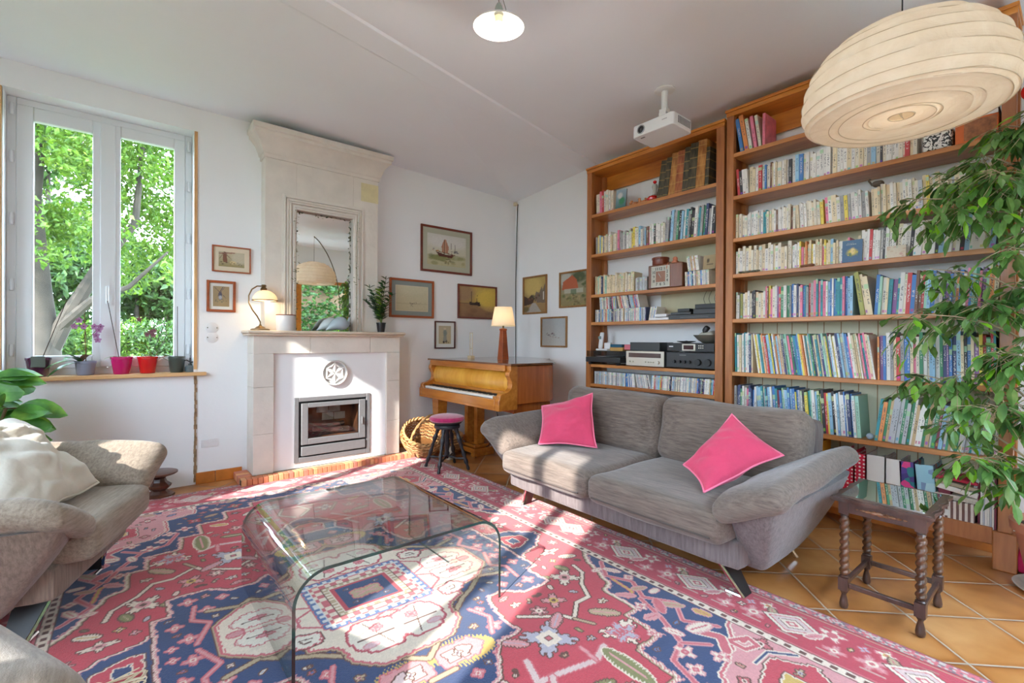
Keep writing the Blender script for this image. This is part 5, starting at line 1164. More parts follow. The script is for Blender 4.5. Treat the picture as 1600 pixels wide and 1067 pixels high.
# ================================================================== PENDANT, PAPER LANTERN, PROJECTOR
px_, py_, pz_ = 1.435, 1.87, 2.775
t = thing('enamel_pendant', 'small white enamel dish pendant with a bare lit bulb, hanging from the ceiling', 'pendant lamp', (px_, py_, pz_))
tl = Matrix.Translation((px_, py_, pz_)) @ Euler((math.radians(3), math.radians(-2), 0)).to_matrix().to_4x4()
EN = M('white_enamel', (.76, .75, .72), .3)
MB().lathe([(.126, -.002), (.124, .004), (.10, .022), (.07, .038), (.035, .055), (.022, .062)], 48, mat=tl, close=True).build('shade', EN, t)
MB().lathe([(.022, .058), (.024, .07), (.017, .095), (.010, .11), (0, .115)], 20, mat=tl).build('cap', M('grey_green_metal', S(150, 158, 150), .5), t)
MB().lathe([(.018, .02), (.020, .05)], 16, mat=tl).build('lampholder', M('cream_porcelain', S(214, 200, 170), .4), t)
m = MB(); m.tube([tl @ Vector((0, 0, .11)), tl @ Vector((-.006, 0, .16)), (px_, py_, ZC)], .0022, 5); m.tube([tl @ Vector((.03, 0, .06)), tl @ Vector((.045, 0, .10)), tl @ Vector((.01, 0, .17)), (px_+.004, py_, ZC)], .0018, 5); m.build('cord', M('grey_cord', S(120, 118, 110), .6), t)
b_ = MB().lathe([(0, -.062), (.016, -.056), (.026, -.040), (.027, -.024), (.018, -.002), (.014, .03)], 20, mat=tl).build('bulb', WARM, t)
p = tl @ Vector((0, 0, -.03)); lamp_light('pendant_light', tuple(tl @ Vector((0, 0, -.075))), 6, .04, (1, .92, .82))

LXC, LYC, LZ0 = 2.592, .52, 2.195
t = thing('paper_lantern', 'huge flattened white paper lantern lamp hanging at top right', 'lamp', (LXC, LYC, LZ0))
PAP = bpy.data.materials.new('crinkled_paper'); q = NT(PAP); v = q.coord('Object')
n1 = q.n('TexNoise', {'Vector': v, 'Scale': 7, 'Detail': 6, 'Roughness': .6, 'Distortion': 1.2}).outputs[0]; cc = q.ramp(n1, ((.3, S(226, 214, 194)), (.7, S(238, 230, 214))))
nn = q.n('Bump', {'Height': n1, 'Strength': .35, 'Distance': .02}).outputs[0]
q.out(q.n('MixShader', {0: .30, 1: q.n('BsdfDiffuse', {'Color': cc, 'Normal': nn}).outputs[0], 2: q.n('BsdfTranslucent', {'Color': cc, 'Normal': nn}).outputs[0]}).outputs[0])
ribs = [(.045, .0), (.115, -.004), (.135, -.005), (.225, -.006), (.262, -.006), (.335, .000), (.355, .012), (.368, .055), (.370, .11), (.360, .165), (.338, .22), (.302, .272), (.252, .316), (.188, .350), (.11, .372), (.045, .380)]
prof_ = []
for (r0, z0), (r1, z1) in zip(ribs, ribs[1:]):
    for k in range(5):
        u = k/5; sag = .0045*math.sin(PI*u); nl = math.hypot(r1-r0, z1-z0); nx2, nz2 = -(z1-z0)/nl, (r1-r0)/nl
        prof_.append((r0+(r1-r0)*u+nx2*sag, z0+(z1-z0)*u+nz2*sag))
prof_.append(ribs[-1])
seg = 96; vs = []; fs = []; NP = len(prof_)
for i in range(seg):
    a = 2*PI*i/seg
    for (r, z) in prof_:
        wv = noise.noise(Vector((math.cos(a)*r*9, math.sin(a)*r*9, z*14)))*.006; vs.append((LXC+(r+wv)*math.cos(a), LYC+(r+wv)*math.sin(a), LZ0+z+wv*.6))
for i in range(seg):
    for k in range(NP-1): fs.append((i*NP+k, i*NP+k+1, ((i+1) % seg)*NP+k+1, ((i+1) % seg)*NP+k))
MB().add(vs, fs).build('paper_shade', PAP, t, angle=0)
WIRE = M('lantern_wire', S(196, 180, 154), .6)
m = MB()
for j, (r, z) in enumerate(ribs[1:-1]):
    ph = j*1.3; m.tube([(LXC+(r-.001)*math.cos(a), LYC+(r-.001)*math.sin(a), LZ0+z+.004*math.sin(a+ph)) for a in [2*PI*i/64 for i in range(65)]], .0016, 5)
m.build('ribs', WIRE, t)
m = MB()
for r, z in (ribs[0], ribs[-1]):
    m.tube([(LXC+r*math.cos(a), LYC+r*math.sin(a), LZ0+z) for a in [2*PI*i/32 for i in range(33)]], .003, 6)
m.tube([(LXC-.045, LYC, LZ0), (LXC+.045, LYC, LZ0)], .002, 5); m.tube([(LXC, LYC-.045, LZ0+.380), (LXC, LYC+.045, LZ0+.380)], .002, 5); m.tube([(LXC, LYC, LZ0+.0), (LXC, LYC, LZ0+.380)], .004, 6); m.build('wire_frame', WIRE, t)
bulb(t, (LXC, LYC, LZ0+.15), .035); lamp_light('lantern_light', (LXC, LYC, LZ0+.14), 1.5, .07, (1, .92, .80))
BS = M('brushed_bronze', S(110, 100, 84), .35, .9)
arc = [(3.35, -.35, .04), (3.37, -.35, 1.2), (3.34, -.31, 1.9), (3.22, -.17, 2.4), (3.0, .06, 2.76), (2.75, .34, 2.96), (LXC, LYC, 3.02)]
def smooth(P, n=6):
    out_ = []; P = [Vector(p) for p in P]
    for i in range(len(P)-1):
        a, b, c, d = P[max(i-1, 0)], P[i], P[i+1], P[min(i+2, len(P)-1)]
        for k in range(n): u = k/n; out_.append(.5*((2*b)+(-a+c)*u+(2*a-5*b+4*c-d)*u*u+(-a+3*b-3*c+d)*u**3))
    return out_+[P[-1]]
MB().tube(smooth(arc), .010, 8).build('arc_pole', BS, t); MB().tube([(LXC, LYC, 3.02), (LXC, LYC, LZ0+.380)], .003, 6).build('cord', BLACK, t); MB().lathe([(.16, 0), (.16, .03), (.02, .045)], 32, at=(3.35, -.35, 0)).build('base', BS, t)

# projector under the ceiling
t = thing('video_projector', 'white video projector on a ceiling bracket in front of the left bookcase', 'projector', (3.12, 2.03, 2.75))
PJ = M('projector_white', (.76, .76, .76), .35); T = rot((3.13, 2.045, 2.80), 0, math.radians(2), math.radians(-1))
rr = []
for (cx2, cy2, a0) in ((.09, .15, 0), (-.11, .15, 90), (-.11, -.15, 180), (.09, -.15, 270)):
    for k in range(5): a = math.radians(a0+k*22.5); rr.append((cx2+.025*math.cos(a), cy2+.025*math.sin(a)))
m = MB(); m.prism(rr, 'Z', -.045, .045, mat=T); m.build('housing', PJ, t, angle=50, bevel=.006)
RX = T @ Matrix.Translation((-.136, .095, .0)) @ Matrix.Rotation(-PI/2, 4, 'Y')
LN = thing('lens', '', '', (0, 0, 0)) if False else None
m = MB().lathe([(.033, -.004), (.033, .004), (.028, .006), (.026, .0)], 32, mat=RX, close=True).build('lens_ring', M('silver_grey', S(160, 160, 165), .4, .4), t)
MB().lathe([(.026, -.002), (.024, .003), (.018, .003), (.015, -.001)], 32, mat=RX, close=True).build('lens_barrel', BLACK, t); MB().lathe([(0, .002), (.010, .0015), (.016, -.001)], 24, mat=RX).build('lens', M('lens_glass', (.02, .022, .03), .03, coat=1), t)
m = MB()
for k in range(9): m.box(-.07+k*.018, -.061+k*.018, -.177, -.1745, -.02, .032, mat=T)
m.build('vents', M('vent_grey', S(110, 108, 108), .6), t)
m = MB(); m.box(-.1365, -.1355, -.125, -.085, .006, .012, mat=T); m.build('maker_mark', M('faint_grey_print', S(170, 170, 172), .5), t)
m = MB(); m.box(-.10, -.088, .09, .125, -.047, -.0445, mat=T); m.build('focus_tab', M('tab_grey', S(120, 116, 116), .5), t)
m = MB(); m.lathe([(.075, .0), (.075, -.006), (.055, -.012), (.03, -.014)], 32, at=(3.13, 2.03, ZC)); m.tube([(3.13, 2.03, ZC-.01), (3.13, 2.03, 2.95)], .024, 16); m.box(3.105, 3.155, 2.0, 2.06, 2.925, 2.955); m.box(3.10, 3.106, 2.0, 2.06, 2.87, 2.93); m.box(3.154, 3.16, 2.0, 2.06, 2.87, 2.93); m.tube([(3.13, 1.98, 2.90), (3.13, 2.07, 2.90)], .010, 10); m.box(3.11, 3.15, 2.01, 2.05, 2.84, 2.91); m.box(3.06, 3.20, 1.95, 2.11, 2.842, 2.852); m.build('ceiling_bracket', PJ, t, bevel=.002)

# ================================================================== PLANTS ON THE SILL
def pot(name, label, x, y, r0, r1, h, mat, z=.937, parts=None, group=None):
    t = thing(name, label, 'potted plant', (x, y, z), 0, group)
    MB().lathe([(r0*.93, 0), (r0, .006), (r1, h-.02), (r1*1.05, h-.018), (r1*1.06, h), (r1*.94, h), (r1*.9, h-.02), (r0*.9, .03), (0, .03)], 36, at=(x, y, z)).build('pot', mat, t)
    MB().lathe([(0, h-.028), (r1*.92, h-.03)], 20, at=(x, y, z)).build('bark_mix', M('bark_chips', S(78, 56, 40), .95, var=.5, scale=60, bump=.8), t)
    return t
def stake(t, p0, p1, mat): MB().tube([p0, p1], .0028, 6).build('stake', mat, t)
SK = M('dark_stake', S(60, 44, 40), .6); SKR = M('red_brown_stake', S(110, 60, 44), .6)
YP_ = 4.79
t = pot('orchid_pot', 'dark purple flowerpot with a bare stake, leftmost on the windowsill', -.475, 4.76, .052, .066, .135, M('plum_ceramic', S(70, 26, 58), .2, coat=.5))
stake(t, (-.46, 4.76, 1.05), (-.325, 4.76, 1.50), SK)
m = MB(); m.soft(.075, .012, .08, .005, rot((-.47, 4.69, 1.045), -.1), n=6, wr=.004, ws=20); m.build('grey_cloth', M('grey_felt', S(96, 104, 96), .9), t)
def strap_leaves(t, x, y, z, L, mats, seedn=0, W=.024):
    m = MB()
    for i, (ax, ay, up, ln) in enumerate(L): blade(m, Vector((x, y, z)), Vector((ax, ay, up)), ln, W, m=i % len(mats), droop=.55, seg=8)
    m.build('leaves', mats, t)
OL = M('orchid_leaf', S(58, 104, 44), .35, var=.2, scale=10, coat=.3); OLD = M('withered_leaf', S(140, 104, 84), .7, var=.3, scale=15); OLL = M('fresh_orchid_leaf', S(110, 166, 52), .35, coat=.2)
t = pot('orchid_pot', 'orchid with small mauve flowers in a grey-blue pot on the windowsill', -.225, 4.775, .050, .060, .105, M('grey_blue_ceramic', S(132, 136, 156), .35))
strap_leaves(t, -.25, 4.76, 1.03, ((-.7, -.3, .3, .22), (-.6, -.2, .9, .2), (.5, -.1, .9, .16), (.3, -.3, .7, .18), (-.9, -.5, .05, .2), (-.3, -.5, .5, .22)), [OL, OL, OL, OLD], W=.030)
m = MB(); m.tube([(-.225, 4.77, 1.02), (-.215, 4.77, 1.2), (-.235, 4.77, 1.32), (-.28, 4.77, 1.36)], .003, 6); m.tube([(-.215, 4.77, 1.2), (-.16, 4.77, 1.28), (-.14, 4.77, 1.3)], .0025, 6); m.build('flower_stem', M('stem_green_dark', S(70, 90, 44), .6), t); stake(t, (-.222, 4.77, 1.03), (-.232, 4.77, 1.40), SKR)
PET = M('mauve_petal', S(168, 118, 160), .5, var=.15, scale=30)
def flowers(t, pts, s, mat):
    m = MB()
    for p in pts:
        for k in range(5):
            a = k*2*PI/5+.3; blade(m, Vector(p), Vector((math.cos(a), -.25, math.sin(a))), s, s*.36, up=Vector((0, -1, 0)), droop=0, seg=3)
        m.soft(s*.3, s*.3, s*.3, s*.1, rot((p[0], p[1]-.008, p[2])), n=3, m=1)
    m.build('flowers', [mat, M('petal_heart', S(120, 50, 90), .5)], t)
flowers(t, [(-.26, 4.76, 1.345), (-.235, 4.755, 1.30), (-.285, 4.76, 1.30), (-.175, 4.76, 1.30), (-.15, 4.76, 1.275), (-.165, 4.755, 1.235), (-.14, 4.76, 1.30), (-.155, 4.75, 1.20)], .026, PET)
t = pot('orchid_pot', 'bright magenta glazed flowerpot on the windowsill, left of the red one', -.015+.0, 4.775, .052, .067, .132, M('magenta_ceramic', S(190, 18, 100), .15, coat=.6))
stake(t, (-.03, 4.775, 1.05), (-.10, 4.775, 1.50), SK); strap_leaves(t, -.02, 4.77, 1.06, ((.8, -.2, .45, .11), (-.6, -.1, .3, .12)), [OLD, OL], W=.020)
t = pot('orchid_pot', 'bright red glazed flowerpot with a green leaf and drooping spray on the windowsill', .145, 4.775, .050, .064, .132, M('red_ceramic', S(206, 22, 28), .15, coat=.6))
stake(t, (.16, 4.775, 1.05), (.275, 4.775, 1.40), SK); strap_leaves(t, .17, 4.77, 1.065, ((.9, -.1, .55, .17), (.9, 0, .1, .14), (-.4, 0, .3, .09)), [OLL, OL, OL], W=.026)
m = MB(); m.tube(smooth([(.19, 4.77, 1.07), (.235, 4.77, 1.16), (.265, 4.77, 1.26), (.24, 4.77, 1.34), (.16, 4.77, 1.385), (.07, 4.77, 1.39), (.02, 4.77, 1.375)]), .0022, 6); m.tube([(.21, 4.77, 1.36), (.19, 4.77, 1.30), (.16, 4.77, 1.27), (.12, 4.77, 1.26)], .0016, 5); m.build('flower_spray', M('spray_stem', S(92, 78, 70), .6), t)
flowers(t, [(.165, 4.765, 1.265), (.14, 4.765, 1.245), (.18, 4.765, 1.24), (.09, 4.765, 1.365), (.185, 4.765, 1.275)], .022, M('faded_petal', S(130, 84, 92), .7))
t = pot('orchid_pot', 'dark green-grey flowerpot with a bare stake, right of the red pot on the windowsill', .335, 4.775, .046, .058, .130, M('slate_green_ceramic', S(62, 72, 68), .35, coat=.3))
stake(t, (.34, 4.775, 1.05), (.338, 4.775, 1.48), SK); strap_leaves(t, .30, 4.77, 1.065, ((-.8, -.2, .3, .10), (-.5, -.4, .2, .12)), [OLD], W=.016)
t = thing('glass_mister', 'small ribbed grey glass plant mister with black pump at the right end of the sill', 'plant mister', (.447, 4.73, .937))
MB().lathe([(.034, 0), (.036, .006), (.036, .042), (.030, .052), (.012, .058), (.012, .064), (0, .064)], 16, at=(.425, 4.75, .937)).build('bottle', M('smoky_glass', S(96, 108, 112), .1, coat=.6), t, angle=20)
m = MB(); m.tube([(.425, 4.75, 1.0), (.425, 4.75, 1.055)], .005, 8); m.lathe([(.016, 0), (.016, .006), (0, .006)], 12, at=(.425, 4.75, .999)); m.tube([(.425, 4.75, 1.02), (.40, 4.75, 1.035), (.382, 4.75, 1.03)], .005, 6); m.tube([(.425, 4.75, 1.015), (.45, 4.75, 1.02)], .006, 6); m.tube([(.425, 4.75, 1.055), (.425, 4.75, 1.075)], .0025, 5); m.build('pump', BLACK, t)

# large-leaved plant behind the armchair
t = thing('umbrella_plant', 'leafy green houseplant standing behind the armchair below the windowsill', 'potted plant', (-.70, 4.3, 0))
MB().lathe([(.11, 0), (.15, .26), (.16, .28), (.145, .28), (0, .26)], 28, at=(-.70, 4.3, 0)).build('pot', M('terracotta_pot', S(176, 104, 74), .8), t)
m = MB(); l = MB(); rn = random.Random(21); GL = leaf_mat('broad_leaf', (S(56, 104, 46), S(92, 146, 64), S(146, 190, 84)), .35, .25)
for i, (dx, dy, h) in enumerate(((.02, -.05, .95), (.10, -.1, .78), (-.05, 0, .88), (.06, -.02, .62))):
    pts = [Vector((-.70+dx*u*1.4, 4.3+dy*u, .27+(h-.27)*u)) for u in [k/6 for k in range(7)]]; m.tube(pts, .009, 6)
    for k in range(2, 7):
        for q_ in range(2 if k < 6 else 5):
            a = rn.uniform(-1.9, 1.2) if q_ else rn.uniform(-.4, .5); p = pts[k]; d = Vector((math.cos(a), math.sin(a)*.7, rn.uniform(-.1, .5))); m.tube([p, p+d*.06], .004, 5)
            blade(l, p+d*.06, d, rn.uniform(.15, .23), rn.uniform(.050, .072), up=Vector((rn.uniform(-.5, .5), rn.uniform(-1, -.3), rn.uniform(.2, .8))), droop=.30, seg=6)
m.build('stems', M('woody_stem', S(104, 84, 56), .8), t); l.build('leaves', GL, t, angle=0)

# weeping fig by the right-hand bookcase
t = thing('weeping_fig', 'tall weeping fig in a terracotta pot at the right edge, branches over the books', 'potted tree', (3.5, .06, 0))
PO = M('terracotta_big_pot', S(190, 124, 100), .75, var=.1, scale=6)
MB().lathe([(.125, .02), (.175, .29), (.192, .292), (.196, .335), (.180, .34), (.172, .30), (0, .29)], 40, at=(3.5, .06, 0)).build('pot', PO, t)
MB().lathe([(.14, 0), (.155, .006), (.175, .022), (.182, .024), (.178, .016), (.15, .002)], 40, at=(3.5, .06, 0)).build('saucer', M('mottled_saucer', S(190, 188, 176), .5, var=.15, scale=18), t)
MB().lathe([(0, .315), (.174, .305)], 24, at=(3.5, .06, 0)).build('soil', MATS['bark_chips'], t)
CL = [(3.3, .35, 2.13, .13), (3.42, .52, 2.07, .12), (3.2, .63, 1.95, .09), (3.3, .28, 2.25, .1), (3.42, .58, 1.87, .08), (3.2, .4, 1.87, .1), (3.3, .24, 1.85, .08), (3.42, .48, 1.44, .11), (3.2, .59, 1.34, .11), (3.3, .33, 1.4, .1), (3.42, .23, 1.49, .08), (3.2, .27, 1.15, .12), (3.3, .43, 1.04, .13), (3.42, .63, 1.02, .08), (3.2, .31, .9, .12), (3.3, .21, .9, .1), (3.42, .52, .77, .08), (3.2, .39, .64, .09), (3.3, .28, .66, .11), (3.42, .22, .51, .08), (3.2, .24, 1.64, .08), (3.3, .54, 1.58, .09), (3.42, .23, 2.09, .09), (3.2, .21, 1.15, .1),
      (3.3, .12, 2.3, .14), (3.4, .0, 1.9, .16), (3.3, .05, 1.5, .16), (3.45, -.05, 1.2, .16), (3.3, .0, .9, .14), (3.5, -.1, 2.2, .16), (3.6, .05, 1.6, .14), (3.55, .1, 1.0, .12), (3.3, .12, 1.75, .12), (3.35, .1, 1.3, .12), (3.6, -.15, 1.7, .15), (3.3, .13, .62, .1), (3.2, .30, 2.02, .12), (3.3, .20, 2.0, .12), (3.25, .42, 2.0, .10)]
wm = MB(); lm = MB(); rn = random.Random(31)
trunk = smooth([(3.5, .06, .3), (3.47, .08, .7), (3.53, .05, 1.2), (3.46, .10, 1.7), (3.5, .04, 2.2), (3.45, .0, 2.45)], 5)
wm.tube(trunk, [.022-.016*i/(len(trunk)-1) for i in range(len(trunk))], 8); t2 = smooth([(3.52, .03, .3), (3.6, .0, .9), (3.55, -.03, 1.5), (3.6, -.08, 2.1)], 5); wm.tube(t2, .012, 7)
for cx, cy, cz, R in CL:
    base = min(trunk, key=lambda p: abs(p.z-(cz-.28))+.3*abs(p.y-cy)); tip = Vector((cx, cy, cz)); mid = (base+tip)*.5+Vector((0, 0, .10))
    br = smooth([base, mid, tip+Vector((0, 0, .03))], 5); wm.tube(br, [.007-.005*i/(len(br)-1) for i in range(len(br))], 5)
    for k in range(int(19*R/.1)):
        s0 = br[rn.randint(len(br)//2, len(br)-1)].lerp(tip, rn.random()); d = Vector((rn.gauss(0, .6), rn.gauss(.15, .8), rn.gauss(-.25, .5))).normalized(); L = R*rn.uniform(.5, 1.5)
        tw = [s0+d*L*u-Vector((0, 0, 1))*L*.45*u*u for u in (0, .33, .66, 1)]; wm.tube(tw, .0014, 3, caps=False)
        for q_ in range(3):
            p = tw[1+q_]; dd = (d+Vector((rn.gauss(0, .6), rn.gauss(0, .6), -.7))).normalized(); blade(lm, p, dd, rn.uniform(.050, .080), rn.uniform(.014, .021), droop=.25, seg=3, m=0 if rn.random() < .93 else 1)
lm.v = [(x, y, z) if x < 3.63 or y < .22 else (3.63-(x-3.63)*.3, y, z) for x, y, z in lm.v]
wm.build('branches', M('fig_bark', S(168, 148, 120), .8, var=.2), t); lm.build('leaves', [leaf_mat('fig_leaf', (S(58, 98, 48), S(96, 138, 70), S(140, 174, 104)), .35, .3), leaf_mat('new_fig_leaf', (S(120, 180, 40), S(150, 206, 60)), .35, .4)], t, angle=0)
o = MB().soft(.16, .10, .12, .045, rot((3.72, .215, .06)), n=10, wr=.01, ws=12).build('magenta_cloth_bundle', M('magenta_cloth', S(190, 24, 80), .8)); tag(o, 'crumpled magenta cloth on the floor between the bookcase foot and the terracotta pot', 'cloth')
o = MB().soft(.09, .09, .09, .044, rot((3.62, .19, 2.52)), n=12).build('red_bauble', M('red_bauble_skin', S(214, 20, 24), .25)); 
o2 = MB().tube([(3.62, .19, 2.56), (3.62, .19, 2.9)], .0015, 5).build('string', BLACK, o); tag(o, 'small red ball hanging at the top right bookcase post', 'ornament')

# ================================================================== BOOKCASES
XF, XB = 3.64, 3.895
def bookcase(name, label, y0, y1, boards, ztop, legs, bottom, lw, rwid):
    """posts y0..y1 (y1 further away), shelf boards by the height of their top face"""
    t = thing(name, label, 'bookcase', (XF+.13, (y0+y1)/2, 0))
    for (a, b) in ((y0, y0+rwid), (y1-lw, y1)):
        MB().box(XF, XF+.045, a, b, bottom, ztop-.05).build('post', POSTW, t, bevel=.003); MB().box(XB-.05, XB, a, b, bottom, ztop-.05).build('post', POSTW, t, bevel=.003)
        m = MB(); c0, c1 = (a+.012, a+.024) if a == y0 else (b-.024, b-.012); m.box(XF+.045, XB-.05, c0, c1, bottom, ztop-.05); m.build('side_panel', POSTW, t, angle=0)
    ins0, ins1 = y0+rwid, y1-lw
    for z in boards: 
        m = MB(); m.box(XF+.004, XB, ins0-.004, ins1+.004, z-.030, z); m.build('shelf', SHELFW, t, bevel=.003)
    m = MB(); m.box(XF-.012, XB, y0-.008, y1+.008, ztop-.022, ztop); m.box(XF-.004, XB, y0-.002, y1+.002, ztop-.055, ztop-.022); m.box(XB-.02, XB, ins0, ins1, ztop-.20, ztop-.05)
    m.build('cornice', ORANGEW, t, bevel=.004)
    if legs:
        m = MB(); m.box(XF-.015, XF+.08, y0-.02, y0+.075, 0, bottom); m.build('foot', POSTW, t, bevel=.005); m = MB(); m.box(XF-.015, XF+.08, y1-.075, y1+.0, 0, bottom); m.build('foot', POSTW, t, bevel=.005)
        m = MB(); m.box(XF, XF+.035, y0+.075, y1-.075, bottom-.08, bottom+.012); m.build('plinth_rail', POSTW, t, bevel=.003)
    return t
RB = [2.672, 2.342, 2.015, 1.738, 1.392, .983, .597, .20]
bookcase('bookcase', 'tall right-hand wooden bookcase packed with books, reaching the ceiling', .25, 1.808, RB, 3.02, True, .205, .056, .056)
LB = [2.483, 2.082, 1.679, 1.402, .982, .785, .545, .22]
lb = bookcase('bookcase', 'narrower left-hand wooden bookcase with old books, stereo and discs, behind the sofa', 1.826, 3.25, LB, 2.965, False, 0, .062, .065)
PB = thing('wall_boarding', 'cream vertical boarding on the wall behind the lower shelves of the right bookcase', 'wall panel', (3.90, 1.0, .1)); PBm = bpy.data.materials.new('cream_boards'); q = NT(PBm); v = q.coord('Object'); sp = q.n('SeparateXYZ', {0: v})
fr = q.math('FRACT', q.math('MULTIPLY', sp.outputs[1], 9.5)); g = q.math('GREATER_THAN', q.math('ABSOLUTE', q.math('SUBTRACT', fr, .5)), .47); cc = q.mix(g, S(206, 202, 176), S(150, 120, 84))
q.out(q.n('BsdfPrincipled', {'Base Color': cc, 'Roughness': .7}).outputs[0])
MB().box(3.897, 3.9095, .27, 1.80, .1, 1.37).build('boards', PBm, PB, angle=0)
o = MB().box(3.898, 3.9095, .9, 1.80, 1.41, 2.0).build('distemper_patch', M('old_cream_distemper', S(196, 190, 160), .9, var=.08, scale=4)); tag(o, 'patch of old cream wall paint showing behind the middle shelves of the right bookcase', 'wall patch')
o = MB().box(3.898, 3.9095, 1.9, 2.55, 1.42, 2.06).build('distemper_patch', MATS['old_cream_distemper']); tag(o, 'patch of old cream wall paint showing behind the clock in the left bookcase', 'wall patch')

# ---- books ---------------------------------------------------------------
COLS = {'white': (226, 223, 216), 'ivory': (222, 212, 190), 'cream': (220, 200, 160), 'grey': (150, 148, 146), 'black': (38, 36, 40), 'navy': (40, 52, 96), 'blue': (46, 104, 176), 'pale-blue': (136, 184, 214), 'teal': (32, 128, 140), 'green': (42, 122, 80), 'olive': (142, 144, 62), 'yellow': (232, 206, 70),
        'orange': (222, 130, 62), 'red': (190, 42, 44), 'pink': (222, 110, 140), 'purple': (120, 76, 134), 'brown': (108, 68, 46), 'tan': (190, 158, 112), 'maroon': (110, 34, 50), 'mint': (150, 200, 176), 'silver': (178, 182, 188)}
def spine_mat(name, rough, busy):
    m = bpy.data.materials.new(name); t = NT(m); oi = t.n('ObjectInfo'); col, rnd = oi.outputs['Color'], oi.outputs['Random']
    v = t.n('TexCoord').outputs['Object']; sp = t.n('SeparateXYZ', {0: v}); y, z = t.math('ABSOLUTE', sp.outputs[1]), sp.outputs[2]
    r2 = t.math('FRACT', t.math('MULTIPLY', rnd, 17.3)); r3 = t.math('FRACT', t.math('MULTIPLY', rnd, 51.7)); r4 = t.math('FRACT', t.math('MULTIPLY', rnd, 113.1))
    lum = t.n('RGBToBW', {0: col}).outputs[0]; dark = t.math('GREATER_THAN', lum, .22)
    ink = t.mix(dark, (.75, .72, .66), (.06, .06, .08))
    hue = t.n('HueSaturation', {'Hue': r3, 'Saturation': 1, 'Value': 1, 'Color': (.55, .06, .05, 1)}).outputs[0]
    # title: broken strokes running up the middle of the spine
    cm = t.n('CombineXYZ', {0: t.math('MULTIPLY', rnd, 90), 1: t.math('MULTIPLY', y, 3.0), 2: t.math('MULTIPLY', z, 42)}).outputs[0]
    nz = t.n('TexNoise', {'Vector': cm, 'Scale': 1.0, 'Detail': 1}).outputs[0]
    band = t.math('MULTIPLY', t.math('GREATER_THAN', z, t.math('ADD', .18, t.math('MULTIPLY', r2, .3))), t.math('LESS_THAN', z, t.math('ADD', .6, t.math('MULTIPLY', r4, .3))))
    mid = t.math('LESS_THAN', t.math('ABSOLUTE', t.math('SUBTRACT', y, .5)), .24)
    txt = t.math('MULTIPLY', t.math('MULTIPLY', band, mid), t.math('GREATER_THAN', nz, .53))
    c = t.mix(t.math('MULTIPLY', txt, .75), col, ink)
    # publisher's mark near the foot, coloured label on some
    foot = t.math('MULTIPLY', t.math('MULTIPLY', t.math('LESS_THAN', t.math('ABSOLUTE', t.math('SUBTRACT', z, .09)), .035), t.math('LESS_THAN', t.math('ABSOLUTE', t.math('SUBTRACT', y, .5)), .3)), t.math('GREATER_THAN', r2, .45))
    c = t.mix(t.math('MULTIPLY', foot, .7), c, hue)
    lab = t.math('MULTIPLY', t.math('MULTIPLY', t.math('GREATER_THAN', z, t.math('ADD', .62, t.math('MULTIPLY', r4, .3))), t.math('LESS_THAN', z, t.math('ADD', .74, t.math('MULTIPLY', r4, .3)))), t.math('GREATER_THAN', r3, 1-busy))
    c = t.mix(t.math('MULTIPLY', lab, .8), c, t.mix(.5, hue, (.7, .68, .6)))
    t.out(t.n('BsdfPrincipled', {'Base Color': c, 'Roughness': rough, 'Specular IOR Level': .4}).outputs[0]); return m
def cover_mat():
    m = bpy.data.materials.new('book_cover'); t = NT(m); t.out(t.n('BsdfPrincipled', {'Base Color': t.n('ObjectInfo').outputs['Color'], 'Roughness': .45}).outputs[0]); return m
SPINE, CDSP, COVER, PAGES = spine_mat('printed_spine', .5, .35), spine_mat('disc_spine', .25, .6), cover_mat(), M('book_pages', S(214, 204, 182), .9)
def book_mesh(name, pages, mats, ctk=.10):
    m = MB(); m.box(0, 1, -ctk, 0, 0, 1, 1); m.box(0, 1, -1, -1+ctk, 0, 1, 1); m.box(0, .02, -1+ctk, -ctk, 0, 1, 0)
    m.add([(0, 0, 0), (0, -1, 0), (0, -1, 1), (0, 0, 1)], [(0, 1, 2, 3)], 0); m.v[-4:] = [(-.002, a, b) for a, b in ((0, 0), (-1, 0), (-1, 1), (0, 1))]
    m.box(.02, .97, -1+ctk, -ctk, .012, pages, 2)
    me = bpy.data.meshes.new(name); me.from_pydata(m.v, [], m.f)
    for x in mats: me.materials.append(x)
    me.polygons.foreach_set('material_index', m.m); return me
ME_P = book_mesh('paperback', .998, [SPINE, COVER, PAGES], .05); ME_H = book_mesh('hardback', .975, [SPINE, COVER, PAGES], .09); ME_C = book_mesh('disc_case', .99, [CDSP, COVER, M('clear_case', S(150, 156, 160), .2)], .08)
def ordn(n): return '%d%s' % (n, 'th' if 10 <= n % 100 <= 20 else {1: 'st', 2: 'nd', 3: 'rd'}.get(n % 10, 'th'))
rb = random.Random(77)
def put(me, name, x, y, z, d, t_, h, lean, col, rx=0):
    o = bpy.data.objects.new(name, me); COL.objects.link(o); a = math.radians(lean)
    o.scale = (d, t_, h); o.rotation_euler = (a, 0, 0); o.location = (x, y - (t_*math.cos(a) if a > 0 else 0)*0, z+max(0, t_*math.sin(a)))
    r, g, b = S(*[c_*.86+34 for c_ in col]); j = rb.uniform(.88, 1.06); o.color = (min(1, r*j), min(1, g*j), min(1, b*j), 1); return o
